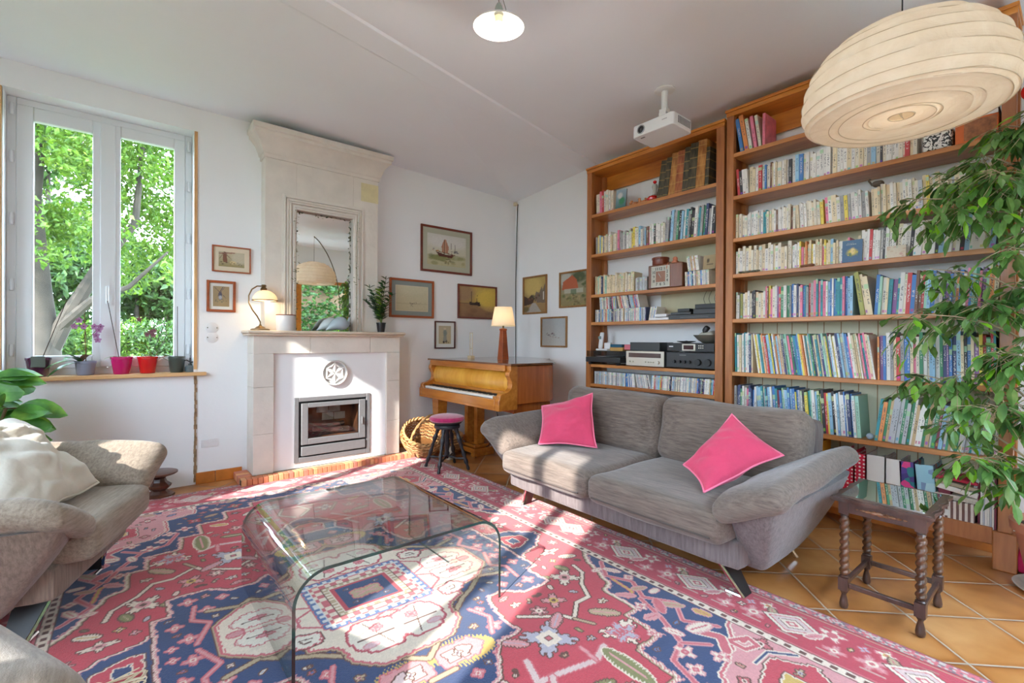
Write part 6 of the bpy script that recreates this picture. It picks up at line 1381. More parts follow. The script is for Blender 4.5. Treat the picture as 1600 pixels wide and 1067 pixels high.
def row(z, y, yend, segs, where, kind, group, x=XF+.03, count=0, room=.34, nm0='paperback_book'):
    """fills a shelf from left (y) to right; segs = (share of the row, palette, heights, thicknesses, lean, depth)"""
    n = count; total = y-yend; ys = y
    for si, (share, pal, hh, tt, lean, dep) in enumerate(segs):
        end = max(yend, ys-total*share) if si < len(segs)-1 else yend; names = [p[0] for p in pal]; wts = [p[1] for p in pal]
        h_last = hh[1]
        if lean < 0: y -= 0
        if lean > 0: y -= h_last*math.sin(math.radians(lean))
        while True:
            t_ = rb.uniform(*tt); h = min(rb.uniform(*hh), room); a = math.radians(lean); step = t_/math.cos(a)
            reach = y-step-(h*math.sin(-a) if False else 0)
            if y-step < end: break
            cn = rb.choices(names, wts)[0]; n += 1
            me = ME_C if kind == 'compact disc' else (ME_H if h > .215 and rb.random() < .6 else ME_P)
            nm = 'disc_case' if kind == 'compact disc' else ('hardback_book' if me is ME_H else nm0)
            o = put(me, nm, x+rb.uniform(0, .022) if kind != 'compact disc' else x+rb.uniform(0, .006), y-.0003, z, rb.uniform(*dep), t_-.0006, h, -lean if lean < 0 else -lean, COLS[cn])
            if lean > 0: pass
            o['group'] = group; o['category'] = 'disc case' if kind == 'compact disc' else 'book'
            sz = '' if kind == 'compact disc' else ('thin ' if t_ < .013 else 'thick ' if t_ > .028 else 'tall ' if h > .27 else '')
            nn = 'disc case' if kind == 'compact disc' else ('book' if me is ME_H else 'paperback')
            o['label'] = '%s%s %s, %s from the left %s' % (sz, cn, nn, ordn(n), where)
            y -= step
        if lean < 0 or lean > 0: y -= 0
        if si < len(segs)-1:
            nl = segs[si+1][4]
            if lean > 0 and nl < lean: y -= 0.004
            if nl > lean: pass
        ys = end
        if lean > 0 and False: pass
    return n, y
WHT = [('white', 9), ('ivory', 6), ('cream', 3), ('grey', 1), ('pale-blue', 1), ('orange', .5), ('brown', .6), ('red', .4), ('black', .5), ('blue', .6)]
WHT2 = [('white', 7), ('ivory', 9), ('cream', 5), ('yellow', .5), ('pink', .5), ('brown', .8), ('teal', .6), ('grey', 1), ('silver', 1)]
MIX = [('white', 4), ('ivory', 2), ('cream', 1.5), ('yellow', 1), ('orange', 1), ('red', 1), ('pink', 1.2), ('pale-blue', 2), ('blue', 2), ('teal', 1.8), ('navy', .8), ('green', .8), ('purple', .8), ('brown', .8), ('grey', 1), ('mint', 1), ('black', .8)]
KID = [('cream', 3), ('yellow', 2), ('red', 1.6), ('orange', 1), ('white', 3), ('teal', 1.5), ('green', 1.2), ('blue', 1.4), ('pink', 1), ('pale-blue', 1.5), ('maroon', .6), ('tan', 1.2), ('mint', 1.2), ('grey', .8), ('black', .4), ('navy', .8)]
BLU = [('blue', 3), ('teal', 3.4), ('pale-blue', 2.6), ('navy', 2), ('white', 3), ('silver', 1.4), ('red', .8), ('yellow', .7), ('green', .9), ('black', 1), ('pink', .4), ('olive', .5), ('orange', .3), ('maroon', .5), ('mint', 1)]
D1, D2, D3 = (.11, .13), (.14, .17), (.19, .215)
YL, YR = 1.748, .312
# right bookcase, top shelf: five books and nothing else
for i, (cn, t_, h, ln, lab) in enumerate((('blue', .026, .27, 9, 'blue and yellow book, first from the left'), ('orange', .030, .29, 10, 'tall orange book, second from the left'), ('white', .022, .25, 9, 'white book, third from the left'), ('pink', .022, .255, 8, 'narrow pink book, fourth from the left'), ('ivory', .020, .25, 8, 'ivory book with a pink cover, last'))):
    y = YL-.035-i*.034; o = put(ME_H, 'hardback_book', XF+.03, y, RB[0], .19, t_, h, -ln, COLS[cn]); o['group'] = 'books on the top right shelf'; o['category'] = 'book'; o['label'] = lab+' on the top shelf of the right bookcase'
o = MB().box(XF+.035, XF+.23, 1.535, 1.553, RB[0], RB[0]+.245, mat=None).build('picture_book', M('pink_cover', S(216, 120, 140), .4, var=.3, scale=14)); tag(o, 'picture book with a pink patterned cover leaning at the end of the top right shelf', 'book')
R = 'on the second shelf of the right bookcase'
n, y = row(RB[1], YL, .655, [(.10, [('white', 2), ('red', 1), ('orange', 1), ('black', .5)], (.19, .225), (.014, .024), 4, D2), (.9, WHT, (.178, .205), (.012, .026), 0, D1)], R, 'book', 'paperbacks on the second right shelf')
bt = bpy.data.materials.new('black_white_pattern'); q = NT(bt); nz = q.n('TexNoise', {'Vector': q.coord('Object'), 'Scale': 34, 'Detail': 2, 'Distortion': 2}).outputs[0]; q.out(q.n('BsdfPrincipled', {'Base Color': q.ramp(nz, ((.46, (.02, .02, .02)), (.50, (.75, .73, .68))), 'LINEAR'), 'Roughness': .5}).outputs[0])
o = MB().soft(.16, .135, .125, .02, rot((XF+.11, .572, RB[1]+.0635)), n=10).build('patterned_box', bt, angle=60); tag(o, 'black and white scroll-patterned box at the right end of the second shelf', 'box')
t = thing('orange_crate', 'orange printed wooden box with a picture panel beside the patterned box', 'box', (XF+.12, .405, RB[1])); MB().box(XF+.02, XF+.22, .318, .492, RB[1], RB[1]+.13).build('body', M('orange_board', S(206, 100, 40), .6, var=.15), t, bevel=.003); MB().box(XF+.018, XF+.02, .325, .455, RB[1]+.012, RB[1]+.12).build('printed_panel', M('printed_panel', S(150, 92, 54), .6, var=.5, scale=30), t)
for k, (cc, nm2) in enumerate((('white', 'white flat book lowest of the two lying on the orange box'), ('maroon', 'maroon flat book lying on top of the pile on the orange box'))):
    o = bpy.data.objects.new('hardback_book', ME_H); COL.objects.link(o); o.scale = (.20, .022, .17); o.rotation_euler = (PI/2, 0, 0); o.location = (XF+.02, .49, RB[1]+.1525+k*.023); o.color = (*S(*COLS[cc]), 1); tag(o, nm2, 'book')
n, y = row(RB[2], YL, YR, [(.30, WHT2, (.165, .190), (.010, .020), 0, D1), (.12, WHT2, (.165, .190), (.012, .020), 3, D1), (.18, [('pink', 1.6), ('white', 3), ('yellow', 1), ('cream', 2), ('grey', 1)], (.17, .20), (.014, .030), 3, D1), (.4, WHT2, (.175, .205), (.012, .022), 2, D2)], 'on the third shelf of the right bookcase', 'book', 'paperbacks on the third right shelf')
n, y = row(RB[3], YL, 1.335, [(1, [('ivory', 5), ('cream', 3), ('white', 4), ('red', .5), ('teal', .6)], (.165, .215), (.012, .024), 0, D1)], 'on the fourth shelf of the right bookcase', 'book', 'books on the fourth right shelf')
n, y = row(RB[3], y-.004, YR, [(.40, [('cream', 3), ('white', 3), ('orange', .5), ('yellow', .6), ('pale-blue', .6), ('black', .5), ('pink', .5)], (.14, .19), (.010, .018), 0, D1), (.18, [('white', 7), ('grey', 1), ('black', 1), ('red', .5)], (.185, .205), (.012, .020), -2, D1), (.42, [('white', 7), ('green', .8), ('black', 1.2), ('ivory', 2), ('pale-blue', 1)], (.195, .215), (.014, .026), -4, D2)], 'on the fourth shelf of the right bookcase', 'book', 'books on the fourth right shelf', count=n)
c = Canvas(48, 60, (74, 106, 136), (70, 100, 132), 12, .02).wash(.5, .45, .34, .2, (198, 180, 84), 1, .5).wash(.52, .5, .16, .2, (222, 200, 140), 1, .5).wash(.4, .36, .1, .1, (70, 110, 96), .8).dabs(10, .2, .8, .25, .5, .04, ((214, 196, 70), (120, 140, 70)), .9)
for x0_, y0_, w__ in ((.26, .86, .34), (.2, .80, .5)):
    for k in range(int(w__/.035)): c.rect(x0_+k*.035, x0_+k*.035+.024, y0_-.016, y0_+.012, (190, 196, 190), .8)
def slab(name, label, x, y0, y1, z0, z1, th, cv, cat='book', lean=0):
    T = rot((x, (y0+y1)/2, z0), 0, math.radians(lean), -0); hw = (y0-y1)/2; t = thing(name, label, cat, (x, (y0+y1)/2, z0)); MB().box(.001, th, -hw, hw, 0, z1-z0, mat=T).build('boards', M(name+'_back', (.3, .3, .3), .5), t)
    A = cv.get(); ny, nx = A.shape[:2]; MB().grid(lambda u, v: T @ Vector((0, hw-2*hw*u, (z1-z0)*v)), nx, ny).build('cover_picture', vcol('printed_cover', .35, coat=.3), t, angle=0, col=np.concatenate([A.transpose(1, 0, 2).reshape(-1, 3), np.ones((nx*ny, 1))], 1)); return t
slab('display_book', 'blue book facing outwards with a yellow flower on its cover, fourth shelf', XF+.012, 1.035, .925, RB[3], RB[3]+.145, .012, c, lean=4)
c = Canvas(40, 24, (206, 196, 176), (216, 200, 180), 13, .05).dabs(16, .05, .95, .1, .9, .1, ((196, 150, 140), (170, 186, 170), (200, 176, 150)), .8)
slab('postcard', 'small pale floral card propped against the books on the fourth shelf', XF+.010, .80, .705, RB[3], RB[3]+.075, .003, c, 'card', lean=6)
m = MB(); rn = random.Random(9)
for k in range(7): m.soft(.02, .028, .014, .006, rot((XF+.014, 1.70-k*.022, RB[3]+.008), 0, 0, rn.random()*3), n=5, wr=.004, ws=40)
o = m.build('stone_ornament', M('grey_pebbles', S(112, 110, 92), .8, var=.3, scale=40)); tag(o, 'string of small grey stones lying at the left front of the fourth shelf', 'ornament')
o = MB().soft(.02, .085, .014, .006, rot((XF+.014, 1.24, RB[3]+.008), 0, 0, .1), n=8, wr=.006, ws=30).build('driftwood_ornament', M('red_brown_wood', S(120, 72, 44), .6)); tag(o, 'little red-brown carved wooden figure lying on the edge of the fourth shelf', 'ornament')
m = MB(); m.soft(.05, .06, .035, .016, rot((XF+.08, .86, RB[2]+.215)), n=8); m.tube([(XF+.08, .89, RB[2]+.21), (XF+.08, .91, RB[2]+.245), (XF+.08, .90, RB[2]+.255)], .006, 6); o = m.build('wooden_bird', M('dull_brown_wood', S(96, 82, 70), .7)); tag(o, 'small brown carved bird sitting on top of the books of the third shelf', 'figurine')
n, y = row(RB[4], YL, YR, [(.16, [('white', 4), ('ivory', 2), ('black', .8), ('grey', 1), ('cream', 2), ('olive', .5)], (.185, .215), (.010, .020), 0, D2), (.22, MIX, (.21, .245), (.010, .020), 0, D2), (.16, [('pale-blue', 3), ('teal', 2), ('pink', 1), ('blue', 2), ('white', 2)], (.235, .265), (.010, .020), 0, D2), (.08, [('tan', 2), ('white', 2), ('cream', 1), ('olive', 1)], (.25, .30), (.016, .028), 8, D3), (.38, MIX, (.215, .265), (.010, .022), -3, D3)], 'on the fifth shelf of the right bookcase', 'book', 'mixed books on the fifth right shelf', nm0='slim_book')
n, y = row(RB[5], YL, YR, [(.10, [('teal', 2), ('white', 2), ('navy', 1), ('cream', 1)], (.285, .305), (.008, .016), 1, D3), (.53, KID, (.275, .30), (.006, .015), 8, D3), (.37, MIX, (.26, .305), (.009, .020), 1, D3)], 'on the sixth shelf of the right bookcase', 'book', 'tall thin books on the sixth right shelf', nm0='picture_book')
n, y = row(RB[6], YL, .92, [(.22, [('blue', 4), ('navy', 3), ('pink', 1), ('white', 3), ('grey', 1), ('green', 1)], (.255, .29), (.010, .024), 0, D3), (.78, BLU, (.265, .295), (.008, .020), 4, D3)], 'on the seventh shelf of the right bookcase', 'book', 'tall books on the seventh right shelf', nm0='large_book')
n, y = row(RB[6], .86, YR, [(1, [('white', 4), ('green', 1), ('teal', 1), ('maroon', 1), ('tan', 1), ('orange', .5), ('pale-blue', 2), ('silver', 2)], (.245, .29), (.010, .022), -7, D3)], 'on the seventh shelf of the right bookcase', 'book', 'tall books on the seventh right shelf', count=n, nm0='large_book')
o = MB().soft(.04, .04, .04, .02, rot((XF+.05, .885, RB[6]+.021)), n=10, wr=.001).build('glass_paperweight', M('blue_grey_glass', S(150, 162, 176), .1, coat=.6)); tag(o, 'small round blue-grey glass paperweight between two groups of books, seventh shelf', 'paperweight')
# bottom shelf: patterned files, boxes, folders
ZB = RB[7]
def dots(name, a, b, sc, th=.28):
    m = bpy.data.materials.new(name); q = NT(m); vv = q.coord('Object', (sc, sc, sc)); vo = q.n('TexVoronoi', {'Vector': vv, 'Scale': 1, 'Randomness': .15}); q.out(q.n('BsdfPrincipled', {'Base Color': q.mix(q.math('LESS_THAN', vo.outputs['Distance'], th), a, b), 'Roughness': .5}).outputs[0]); return m
def flow(name, cols, sc):
    m = bpy.data.materials.new(name); q = NT(m); vo = q.n('TexVoronoi', {'Vector': q.coord('Object'), 'Scale': sc}); q.out(q.n('BsdfPrincipled', {'Base Color': q.ramp(q.n('SeparateColor', {0: vo.outputs['Color']}).outputs[0], tuple(((i+.5)/len(cols), c) for i, c in enumerate(cols)), 'CONSTANT'), 'Roughness': .5}).outputs[0]); return m
FM = {'polka': dots('red_polka', S(200, 26, 60), S(238, 226, 226), 42), 'fleur': dots('sprigged_paper', S(226, 224, 222), S(150, 146, 156), 55, .22), 'purple': flow('flowered_paper', (S(62, 50, 120), S(210, 60, 130), S(40, 120, 130), S(80, 60, 140), S(226, 120, 150)), 26), 'sky': flow('birds_paper', (S(150, 200, 220), S(170, 212, 226), S(150, 200, 220), S(120, 150, 190), S(190, 140, 140)), 22), 'maroon': M('maroon_cloth_file', S(118, 44, 64), .6), 'black': BLACK}
def file_box(lab, y0, y1, h, mat, lean=0, d=.24, name='magazine_file'):
    t = thing(name, lab, 'file box', (XF+.02+d/2, (y0+y1)/2, ZB)); a = rot((XF+.02, y1, ZB), math.radians(lean)); w_ = y0-y1; m = MB()
    m.box(0, .003, 0, w_, 0, h, mat=a); m.box(0, d, 0, .003, 0, h, mat=a); m.box(0, d, w_-.003, w_, 0, h, mat=a); m.box(0, d, 0, w_, 0, .003, mat=a); m.build('case', mat, t, angle=0)
    m = MB()
    for k in range(3): m.box(.008, d-.01, .008+k*(w_-.016)/3, .008+(k+.7)*(w_-.016)/3, .004, h-.02-.01*k, mat=a)
    m.build('papers', PAPERW, t, angle=0); return t
o = MB().box(XF+.03, XF+.22, 1.15, 1.235, ZB, ZB+.34).build('ring_binder', M('amber_card', S(222, 150, 30), .5)); tag(o, 'amber yellow ring binder standing at the left of the bottom shelf', 'binder')
file_box('black file box between the yellow binder and the dotted files', 1.145, 1.03, .27, FM['black'])
file_box('red file box with white dots, left of the pair on the bottom shelf', 1.025, .962, .31, FM['polka']); file_box('red file box with white dots, right of the pair on the bottom shelf', .958, .90, .30, FM['polka'])
file_box('white sprigged file box, left of the matching pair', .895, .80, .305, FM['fleur']); file_box('white sprigged file box, right of the matching pair, next to the purple flowered one', .796, .72, .30, FM['fleur'])
file_box('purple file box with big bright flowers on the bottom shelf', .715, .645, .30, FM['purple'], -3); file_box('pale blue file box with birds, right of the purple flowered one', .632, .545, .30, FM['sky'], -5)
file_box('maroon cloth file leaning right of the pale blue one', .525, .470, .285, FM['maroon'], -9)
o = bpy.data.objects.new('notebook', ME_P); COL.objects.link(o); o.scale = (.2, .014, .27); o.rotation_euler = (math.radians(14), 0, 0); o.location = (XF+.03, .455, ZB+.006); o.color = (*S(196, 196, 192), 1); tag(o, 'grey spiral notebook leaning against the maroon file', 'notebook')
t = thing('storage_box', 'brown and white striped storage box with a label holder, bottom shelf', 'box', (XF+.12, .40, ZB)); sm_ = bpy.data.materials.new('striped_card'); q = NT(sm_); sp = q.n('SeparateXYZ', {0: q.n('TexCoord').outputs['Object']}); q.out(q.n('BsdfPrincipled', {'Base Color': q.mix(q.math('GREATER_THAN', q.math('FRACT', q.math('MULTIPLY', sp.outputs[1], 42)), .5), S(214, 206, 200), S(112, 84, 80)), 'Roughness': .6}).outputs[0])
MB().box(XF+.01, XF+.20, .395, .555, ZB, ZB+.085).build('box', sm_, t, bevel=.003); MB().box(XF+.006, XF+.204, .391, .559, ZB+.078, ZB+.118).build('lid', sm_, t, bevel=.003); MB().box(XF+.004, XF+.010, .50, .55, ZB+.03, ZB+.065).build('label_holder', M('tin', (.6, .6, .58), .3, 1), t)
m = MB(); rn = random.Random(12)
for k in range(5): m.box(XF+.01+rn.uniform(0, .02), XF+.2, .385, .565, ZB+.122+k*.006, ZB+.126+k*.006)
o = m.build('paper_pile', PAPERW, angle=0); tag(o, 'loose pile of white papers lying on the striped box', 'papers')
for k, (zz_, rx_, nm_) in enumerate(((.168, 9, 'thick white ring binder lying aslant on the papers, bottom shelf'), (.200, 6, 'grey folder lying above the slanting white binder'), (.232, 4, 'red-backed album on top of the slanting pile'))):
    o = MB().box(0, .19, -.09, .09, 0, (.028, .020, .016)[k], mat=rot((XF+.01, .475, ZB+zz_), math.radians(rx_))).build(('ring_binder', 'folder', 'album')[k], (PAPERW, M('grey_card', S(170, 160, 140), .8), M('crimson_card', S(180, 24, 60), .6))[k], bevel=.003); tag(o, nm_, ('binder', 'folder', 'album')[k])
MB().box(XF+.03, XF+.24, .378, .386, ZB, ZB+.36).build('divider', FM['maroon'], bpy.data.objects['bookcase'], angle=0)
for k in range(7):
    cn, cc = (('white', PAPERW), ('silver', M('silver_card', S(180, 186, 196), .6)), ('white', PAPERW))[k % 3] if k < 6 else ('maroon', FM['maroon'])
    o = MB().box(XF+.015, XF+.23, .366-k*.009, .374-k*.009, ZB, ZB+.29-.008*(k % 3)+.02*(k == 6)).build('document_folder', cc, angle=0); tag(o, '%s document folder, %s from the left in the upright stack right of the divider' % (cn, ordn(k+1)), 'folder', 'upright folders at the right end of the bottom shelf')

# ---- left bookcase -------------------------------------------------------
YL2, YR2 = 3.165, 1.885
LT = 'on the top shelf of the left bookcase'
n, y = row(LB[0], YL2, 2.93, [(1, [('pink', 2), ('red', 2), ('white', 2), ('ivory', 2)], (.19, .23), (.014, .024), 1, D2)], LT, 'book', 'books on the top left shelf')
c = Canvas(30, 36, (150, 170, 180), (60, 110, 110), 14, .05).wash(.6, .4, .35, .25, (60, 130, 90), 1).wash(.4, .7, .3, .2, (206, 206, 200), .9)
slab('display_book', 'blue-green illustrated book facing outwards on the top shelf of the left bookcase', XF+.03, 2.915, 2.795, LB[0], LB[0]+.185, .015, c, lean=6)
m = MB(); rn = random.Random(14)
for k in range(34): m.soft(.022, .022, .018, .008, rot((XF+.05+rn.uniform(-.02, .02), 2.77-.19*rn.random(), LB[0]+.010+.035*rn.random()**2), rn.random(), rn.random(), rn.random()), n=4, wr=.004, ws=60)
o = m.build('flower_garland', M('dried_orange_flowers', S(206, 140, 96), .8, var=.3, scale=40), angle=60); tag(o, 'string of small dried orange flowers heaped on the top left shelf', 'garland')
t = thing('glass_decanter', 'small decanter half full of red liquid with a red stopper, top left shelf', 'decanter', (XF+.07, 2.50, LB[0]))
MB().lathe([(.035, .0), (.052, .01), (.055, .028), (.040, .045), (0, .046)], 28, at=(XF+.07, 2.52, LB[0])).build('liquid', M('red_liquid', S(196, 20, 24), .1, coat=.5), t)
MB().lathe([(.040, .045), (.022, .06), (.020, .10), (.026, .13), (.020, .15), (.008, .155)], 24, at=(XF+.07, 2.50, LB[0])).build('neck', M('clear_greyish_glass', S(170, 170, 160), .1, coat=.6), t); MB().lathe([(0, 0), (.016, .01), (.016, .024), (0, .034)], 16, at=(XF+.07, 2.50, LB[0]+.155)).build('stopper', MATS['red_bauble_skin'], t)
OLD = []
for nm_, a_, b_ in (('dark_calf', S(40, 38, 30), S(90, 80, 56)), ('tan_calf', S(140, 84, 36), S(192, 136, 66)), ('russet_calf', S(130, 64, 30), S(180, 106, 60))):
    mm_ = bpy.data.materials.new(nm_); q = NT(mm_); sp = q.n('SeparateXYZ', {0: q.n('TexCoord').outputs['Object']}); rib = q.math('GREATER_THAN', q.math('SINE', q.math('MULTIPLY', sp.outputs[2], 30)), .93)
    nz = q.n('TexNoise', {'Vector': q.n('TexCoord').outputs['Object'], 'Scale': 3, 'Detail': 6}).outputs[0]; c_ = q.mix(q.math('MULTIPLY', rib, .3), q.ramp(nz, ((.35, a_), (.65, b_))), S(206, 168, 92))
    q.out(q.n('BsdfPrincipled', {'Base Color': c_, 'Roughness': .45, 'Normal': q.n('Bump', {'Height': rib, 'Strength': .6, 'Distance': .01}).outputs[0]}).outputs[0]); OLD.append(mm_)
MEO = [book_mesh('old_folio', .975, [o_, o_, PAGES], .1) for o_ in OLD]
y = 2.46
for k, (ty, t_, h, ln) in enumerate(((0, .062, .325, -9), (0, .050, .335, -8), (1, .066, .36, -7), (2, .070, .36, -6), (0, .052, .37, -5), (0, .070, .385, -5), (1, .078, .39, -4), (0, .034, .32, -3))):
    o = bpy.data.objects.new('leather_folio', MEO[ty]); COL.objects.link(o); o.scale = (.21, t_-.002, h); a_ = math.radians(-ln); 
    o.rotation_euler = (a_, 0, 0); o.location = (XF+.03+rb.uniform(0, .008), y, LB[0]+t_*math.sin(a_)); y -= t_/math.cos(a_)
    o['label'] = '%s antique leather-bound volume, %s from the left in the leaning row on the top shelf' % (('dark', 'tan', 'russet')[ty], ordn(k+1)); o['category'] = 'book'; o['group'] = 'antique volumes on the top left shelf'
row(LB[1], YL2, YR2, [(.62, [('white', 5), ('ivory', 3), ('cream', 1.5), ('yellow', .8), ('black', 1), ('pink', .8), ('brown', .6), ('grey', 1.2), ('pale-blue', 1)], (.165, .205), (.012, .026), 0, D1), (.38, [('black', 2), ('white', 2), ('grey', 2), ('teal', 1), ('green', 1.2), ('orange', .8), ('navy', 1), ('pale-blue', 1)], (.215, .275), (.012, .026), -4, D3)], 'on the second shelf of the left bookcase', 'book', 'books on the second left shelf')
row(LB[2], YL2, 2.68, [(.6, [('cream', 5), ('teal', 1), ('navy', 1), ('mint', 1), ('red', .6), ('ivory', 2)], (.165, .20), (.012, .022), 0, D1), (.4, [('cream', 4), ('ivory', 3)], (.165, .195), (.014, .022), -1, D1)], 'on the third shelf of the left bookcase', 'book', 'books on the third left shelf')
CDP = [('white', 3), ('silver', 3.4), ('grey', 2), ('blue', 1.2), ('pale-blue', 1.6), ('navy', .8), ('black', 1), ('red', .7), ('tan', 1), ('pink', .5), ('teal', .6), ('ivory', 1.4), ('yellow', .25)]
CT, CDd = (.0102, .0112), (.136, .14)
row(LB[2], 2.675, 2.545, [(1, [('silver', 3), ('grey', 2)], (.12, .13), (.010, .012), 0, CDd)], 'beside the wooden clock', 'compact disc', 'discs left of the clock')
def stereo_box(name, label, cat, x, y0, y1, z, h, d, mat): 
    t = thing(name, label, cat, (x+d/2, (y0+y1)/2, z)); MB().box(x, x+d, y1, y0, z, z+h).build('casing', mat, t, bevel=.003); return t
# clock
ck = thing('mantel_clock', 'boxy walnut clock with a square metal dial on the third shelf', 'clock', (XF+.10, 2.36, LB[2]))
CW = wood('clock_walnut', S(92, 50, 30), S(138, 82, 50), .35, 'Z', 7, .3); m = MB(); m.box(XF+.02, XF+.16, 2.19, 2.53, LB[2]+.004, LB[2]+.215); m.build('case', CW, ck, bevel=.008)
cy_, cz_, hs = 2.40, LB[2]+.108, .086
ALU = M('pale_metal_dial', S(206, 200, 186), .4, .3); m = MB(); xx = XF+.018
for bx in ((cy_-hs-.006, cy_-hs, cz_-hs, cz_+hs), (cy_+hs, cy_+hs+.006, cz_-hs, cz_+hs), (cy_-hs-.006, cy_+hs+.006, cz_-hs-.006, cz_-hs), (cy_-hs-.006, cy_+hs+.006, cz_+hs, cz_+hs+.006)): m.box(xx-.006, xx+.004, *bx)
hi = .048
for bx in ((cy_-hi-.003, cy_-hi, cz_-hi, cz_+hi), (cy_+hi, cy_+hi+.003, cz_-hi, cz_+hi), (cy_-hi-.003, cy_+hi+.003, cz_-hi-.003, cz_-hi), (cy_-hi-.003, cy_+hi+.003, cz_+hi, cz_+hi+.003)): m.box(xx-.004, xx+.002, *bx)
m.build('dial_frame', ALU, ck)
m = MB()
for i in range(12):
    a = PI/2-i*PI/6; c_, s_ = math.cos(a), math.sin(a); k_ = .067/max(abs(c_), abs(s_)); y_, z_ = cy_-c_*k_, cz_+s_*k_
    cu = bpy.data.curves.new('num', 'FONT'); cu.body = str(12 if i == 0 else i); cu.size = .036; cu.align_x = 'CENTER'; cu.align_y = 'CENTER'; cu.extrude = .0008
    ob = bpy.data.objects.new('hour_numeral', cu); COL.objects.link(ob); me_ = bpy.data.meshes.new_from_object(ob.evaluated_get(bpy.context.evaluated_depsgraph_get())) if False else None
    bpy.context.view_layer.update(); me_ = bpy.data.meshes.new_from_object(ob); bpy.data.objects.remove(ob)
    TT = Matrix.Translation((xx-.003, y_, z_)) @ Matrix(((0, 0, -1, 0), (-1, 0, 0, 0), (0, 1, 0, 0), (0, 0, 0, 1))); m.add([TT @ v.co for v in me_.vertices], [tuple(p.vertices) for p in me_.polygons])
m.build('numerals', M('black_print', (.02, .02, .02), .5), ck, angle=0)
MB().box(xx+.0005, xx+.0025, cy_-hs, cy_+hs, cz_-hs, cz_+hs).build('dial', M('dial_ground', S(190, 186, 172), .5, .1), ck); MB().box(xx-.0005, xx+.0006, cy_-hi, cy_+hi, cz_-hi, cz_+hi).build('dial_centre', M('dial_wood', S(150, 104, 80), .4, var=.1), ck)
m = MB()
for a, L, w_ in ((math.radians(128), .030, .0035), (math.radians(118), .040, .0025), (math.radians(-60), .012, .003)): m.tube([(xx-.005, cy_, cz_), (xx-.005, cy_-math.cos(a)*L, cz_+math.sin(a)*L)], w_*.5, 5)
m.build('hands', ALU, ck)
t = thing('round_wooden_box', 'round red-brown lidded wooden box standing on the clock', 'box', (XF+.08, 2.445, LB[2]+.215)); MB().lathe([(.070, 0), (.072, .004), (.072, .05), (.076, .052), (.076, .066), (.072, .07), (0, .071)], 36, at=(XF+.085, 2.445, LB[2]+.215)).build('drum', M('red_brown_lacquer', S(112, 50, 30), .3, var=.15), t)
m = MB(); m.lathe([(0, 0), (.028, .004), (.03, .014), (.018, .03), (.022, .045), (.012, .058), (0, .06)], 16, at=(XF+.07, 2.29, LB[2]+.215)); blade(m, Vector((XF+.06, 2.31, LB[2]+.225)), Vector((-.3, 1, .1)), .05, .014); blade(m, Vector((XF+.06, 2.27, LB[2]+.225)), Vector((-.3, -1, .1)), .05, .014); m.tube([(XF+.03, 2.33, LB[2]+.225), (XF+.014, 2.335, LB[2]+.20), (XF+.014, 2.34, LB[2]+.17)], .003, 5)
o = m.build('terracotta_figurine', M('pale_terracotta', S(206, 128, 96), .7)); tag(o, 'small terracotta figure sitting on top of the clock with legs hanging', 'figurine')
row(LB[2], 2.175, 1.955, [(1, CDP, (.124, .125), (.011, .014), 2, CDd)], 'in the lower row right of the clock', 'compact disc', 'lower discs right of the clock'); row(LB[2]+.128, 2.165, 2.03, [(1, [('ivory', 3), ('tan', 2), ('white', 2), ('pink', .5), ('silver', 1)], (.124, .125), (.012, .018), 8, CDd)], 'in the upper row right of the clock', 'compact disc', 'upper discs right of the clock')
c = Canvas(16, 16, (168, 150, 116), (160, 142, 108), 15).wash(.4, .6, .12, .2, (60, 50, 40), .9).rect(.3, .8, .3, .4, (70, 60, 50), .9)
slab('display_disc', 'brown disc sleeve facing outwards on top of the discs right of the clock', XF+.04, 2.02, 1.915, LB[2]+.128, LB[2]+.245, .008, c, 'disc case', lean=8)
o = MB().box(XF+.03, XF+.20, 1.886, 1.905, LB[2], LB[2]+.33).build('white_folder', PAPERW, bevel=.002); tag(o, 'tall white folder standing against the right post of the third shelf', 'folder')
row(LB[3], YL2-.01, 2.55, [(1, CDP, (.124, .125), CT, 0, CDd)], 'in the lower row, fourth left shelf', 'compact disc', 'lower disc row of the fourth left shelf')
row(LB[3]+.126, YL2-.06, 2.62, [(.45, CDP, (.124, .125), CT, 4, CDd), (.55, CDP, (.124, .125), CT, 14, CDd)], 'in the upper row, fourth left shelf', 'compact disc', 'upper disc row of the fourth left shelf')
row(LB[3], 2.53, 2.46, [(1, CDP, (.124, .125), CT, -10, CDd)], 'leaning beside the white router', 'compact disc', 'discs leaning beside the router')
t = thing('white_router', 'white internet box lying flat left of the black players', 'router', (XF+.09, 2.42, LB[3])); MB().box(XF+.0, XF+.18, 2.31, 2.50, LB[3], LB[3]+.022).build('body', WP, t, bevel=.004); MB().soft(.12, .12, .03, .01, rot((XF+.08, 2.40, LB[3]+.042)), n=8).build('cover', WP, t)
DG = M('charcoal_plastic', (.030, .031, .034), .35)
t = stereo_box('dvd_player', 'flat black disc player at the right end of the fourth shelf', 'disc player', XF+.01, 2.32, 1.892, LB[3], .04, .22, DG); MB().box(XF+.006, XF+.011, 1.95, 2.2, LB[3]+.014, LB[3]+.02).build('disc_slot', M('slot_grey', S(90, 92, 96), .4), t)
t = stereo_box('set_top_box', 'black set-top box stacked on the flat disc player', 'set-top box', XF+.02, 2.09, 1.895, LB[3]+.041, .042, .2, DG); t = stereo_box('media_box', 'black box with rounded front on the very top of the pile', 'media box', XF+.03, 2.08, 1.90, LB[3]+.084, .038, .17, BLACK)
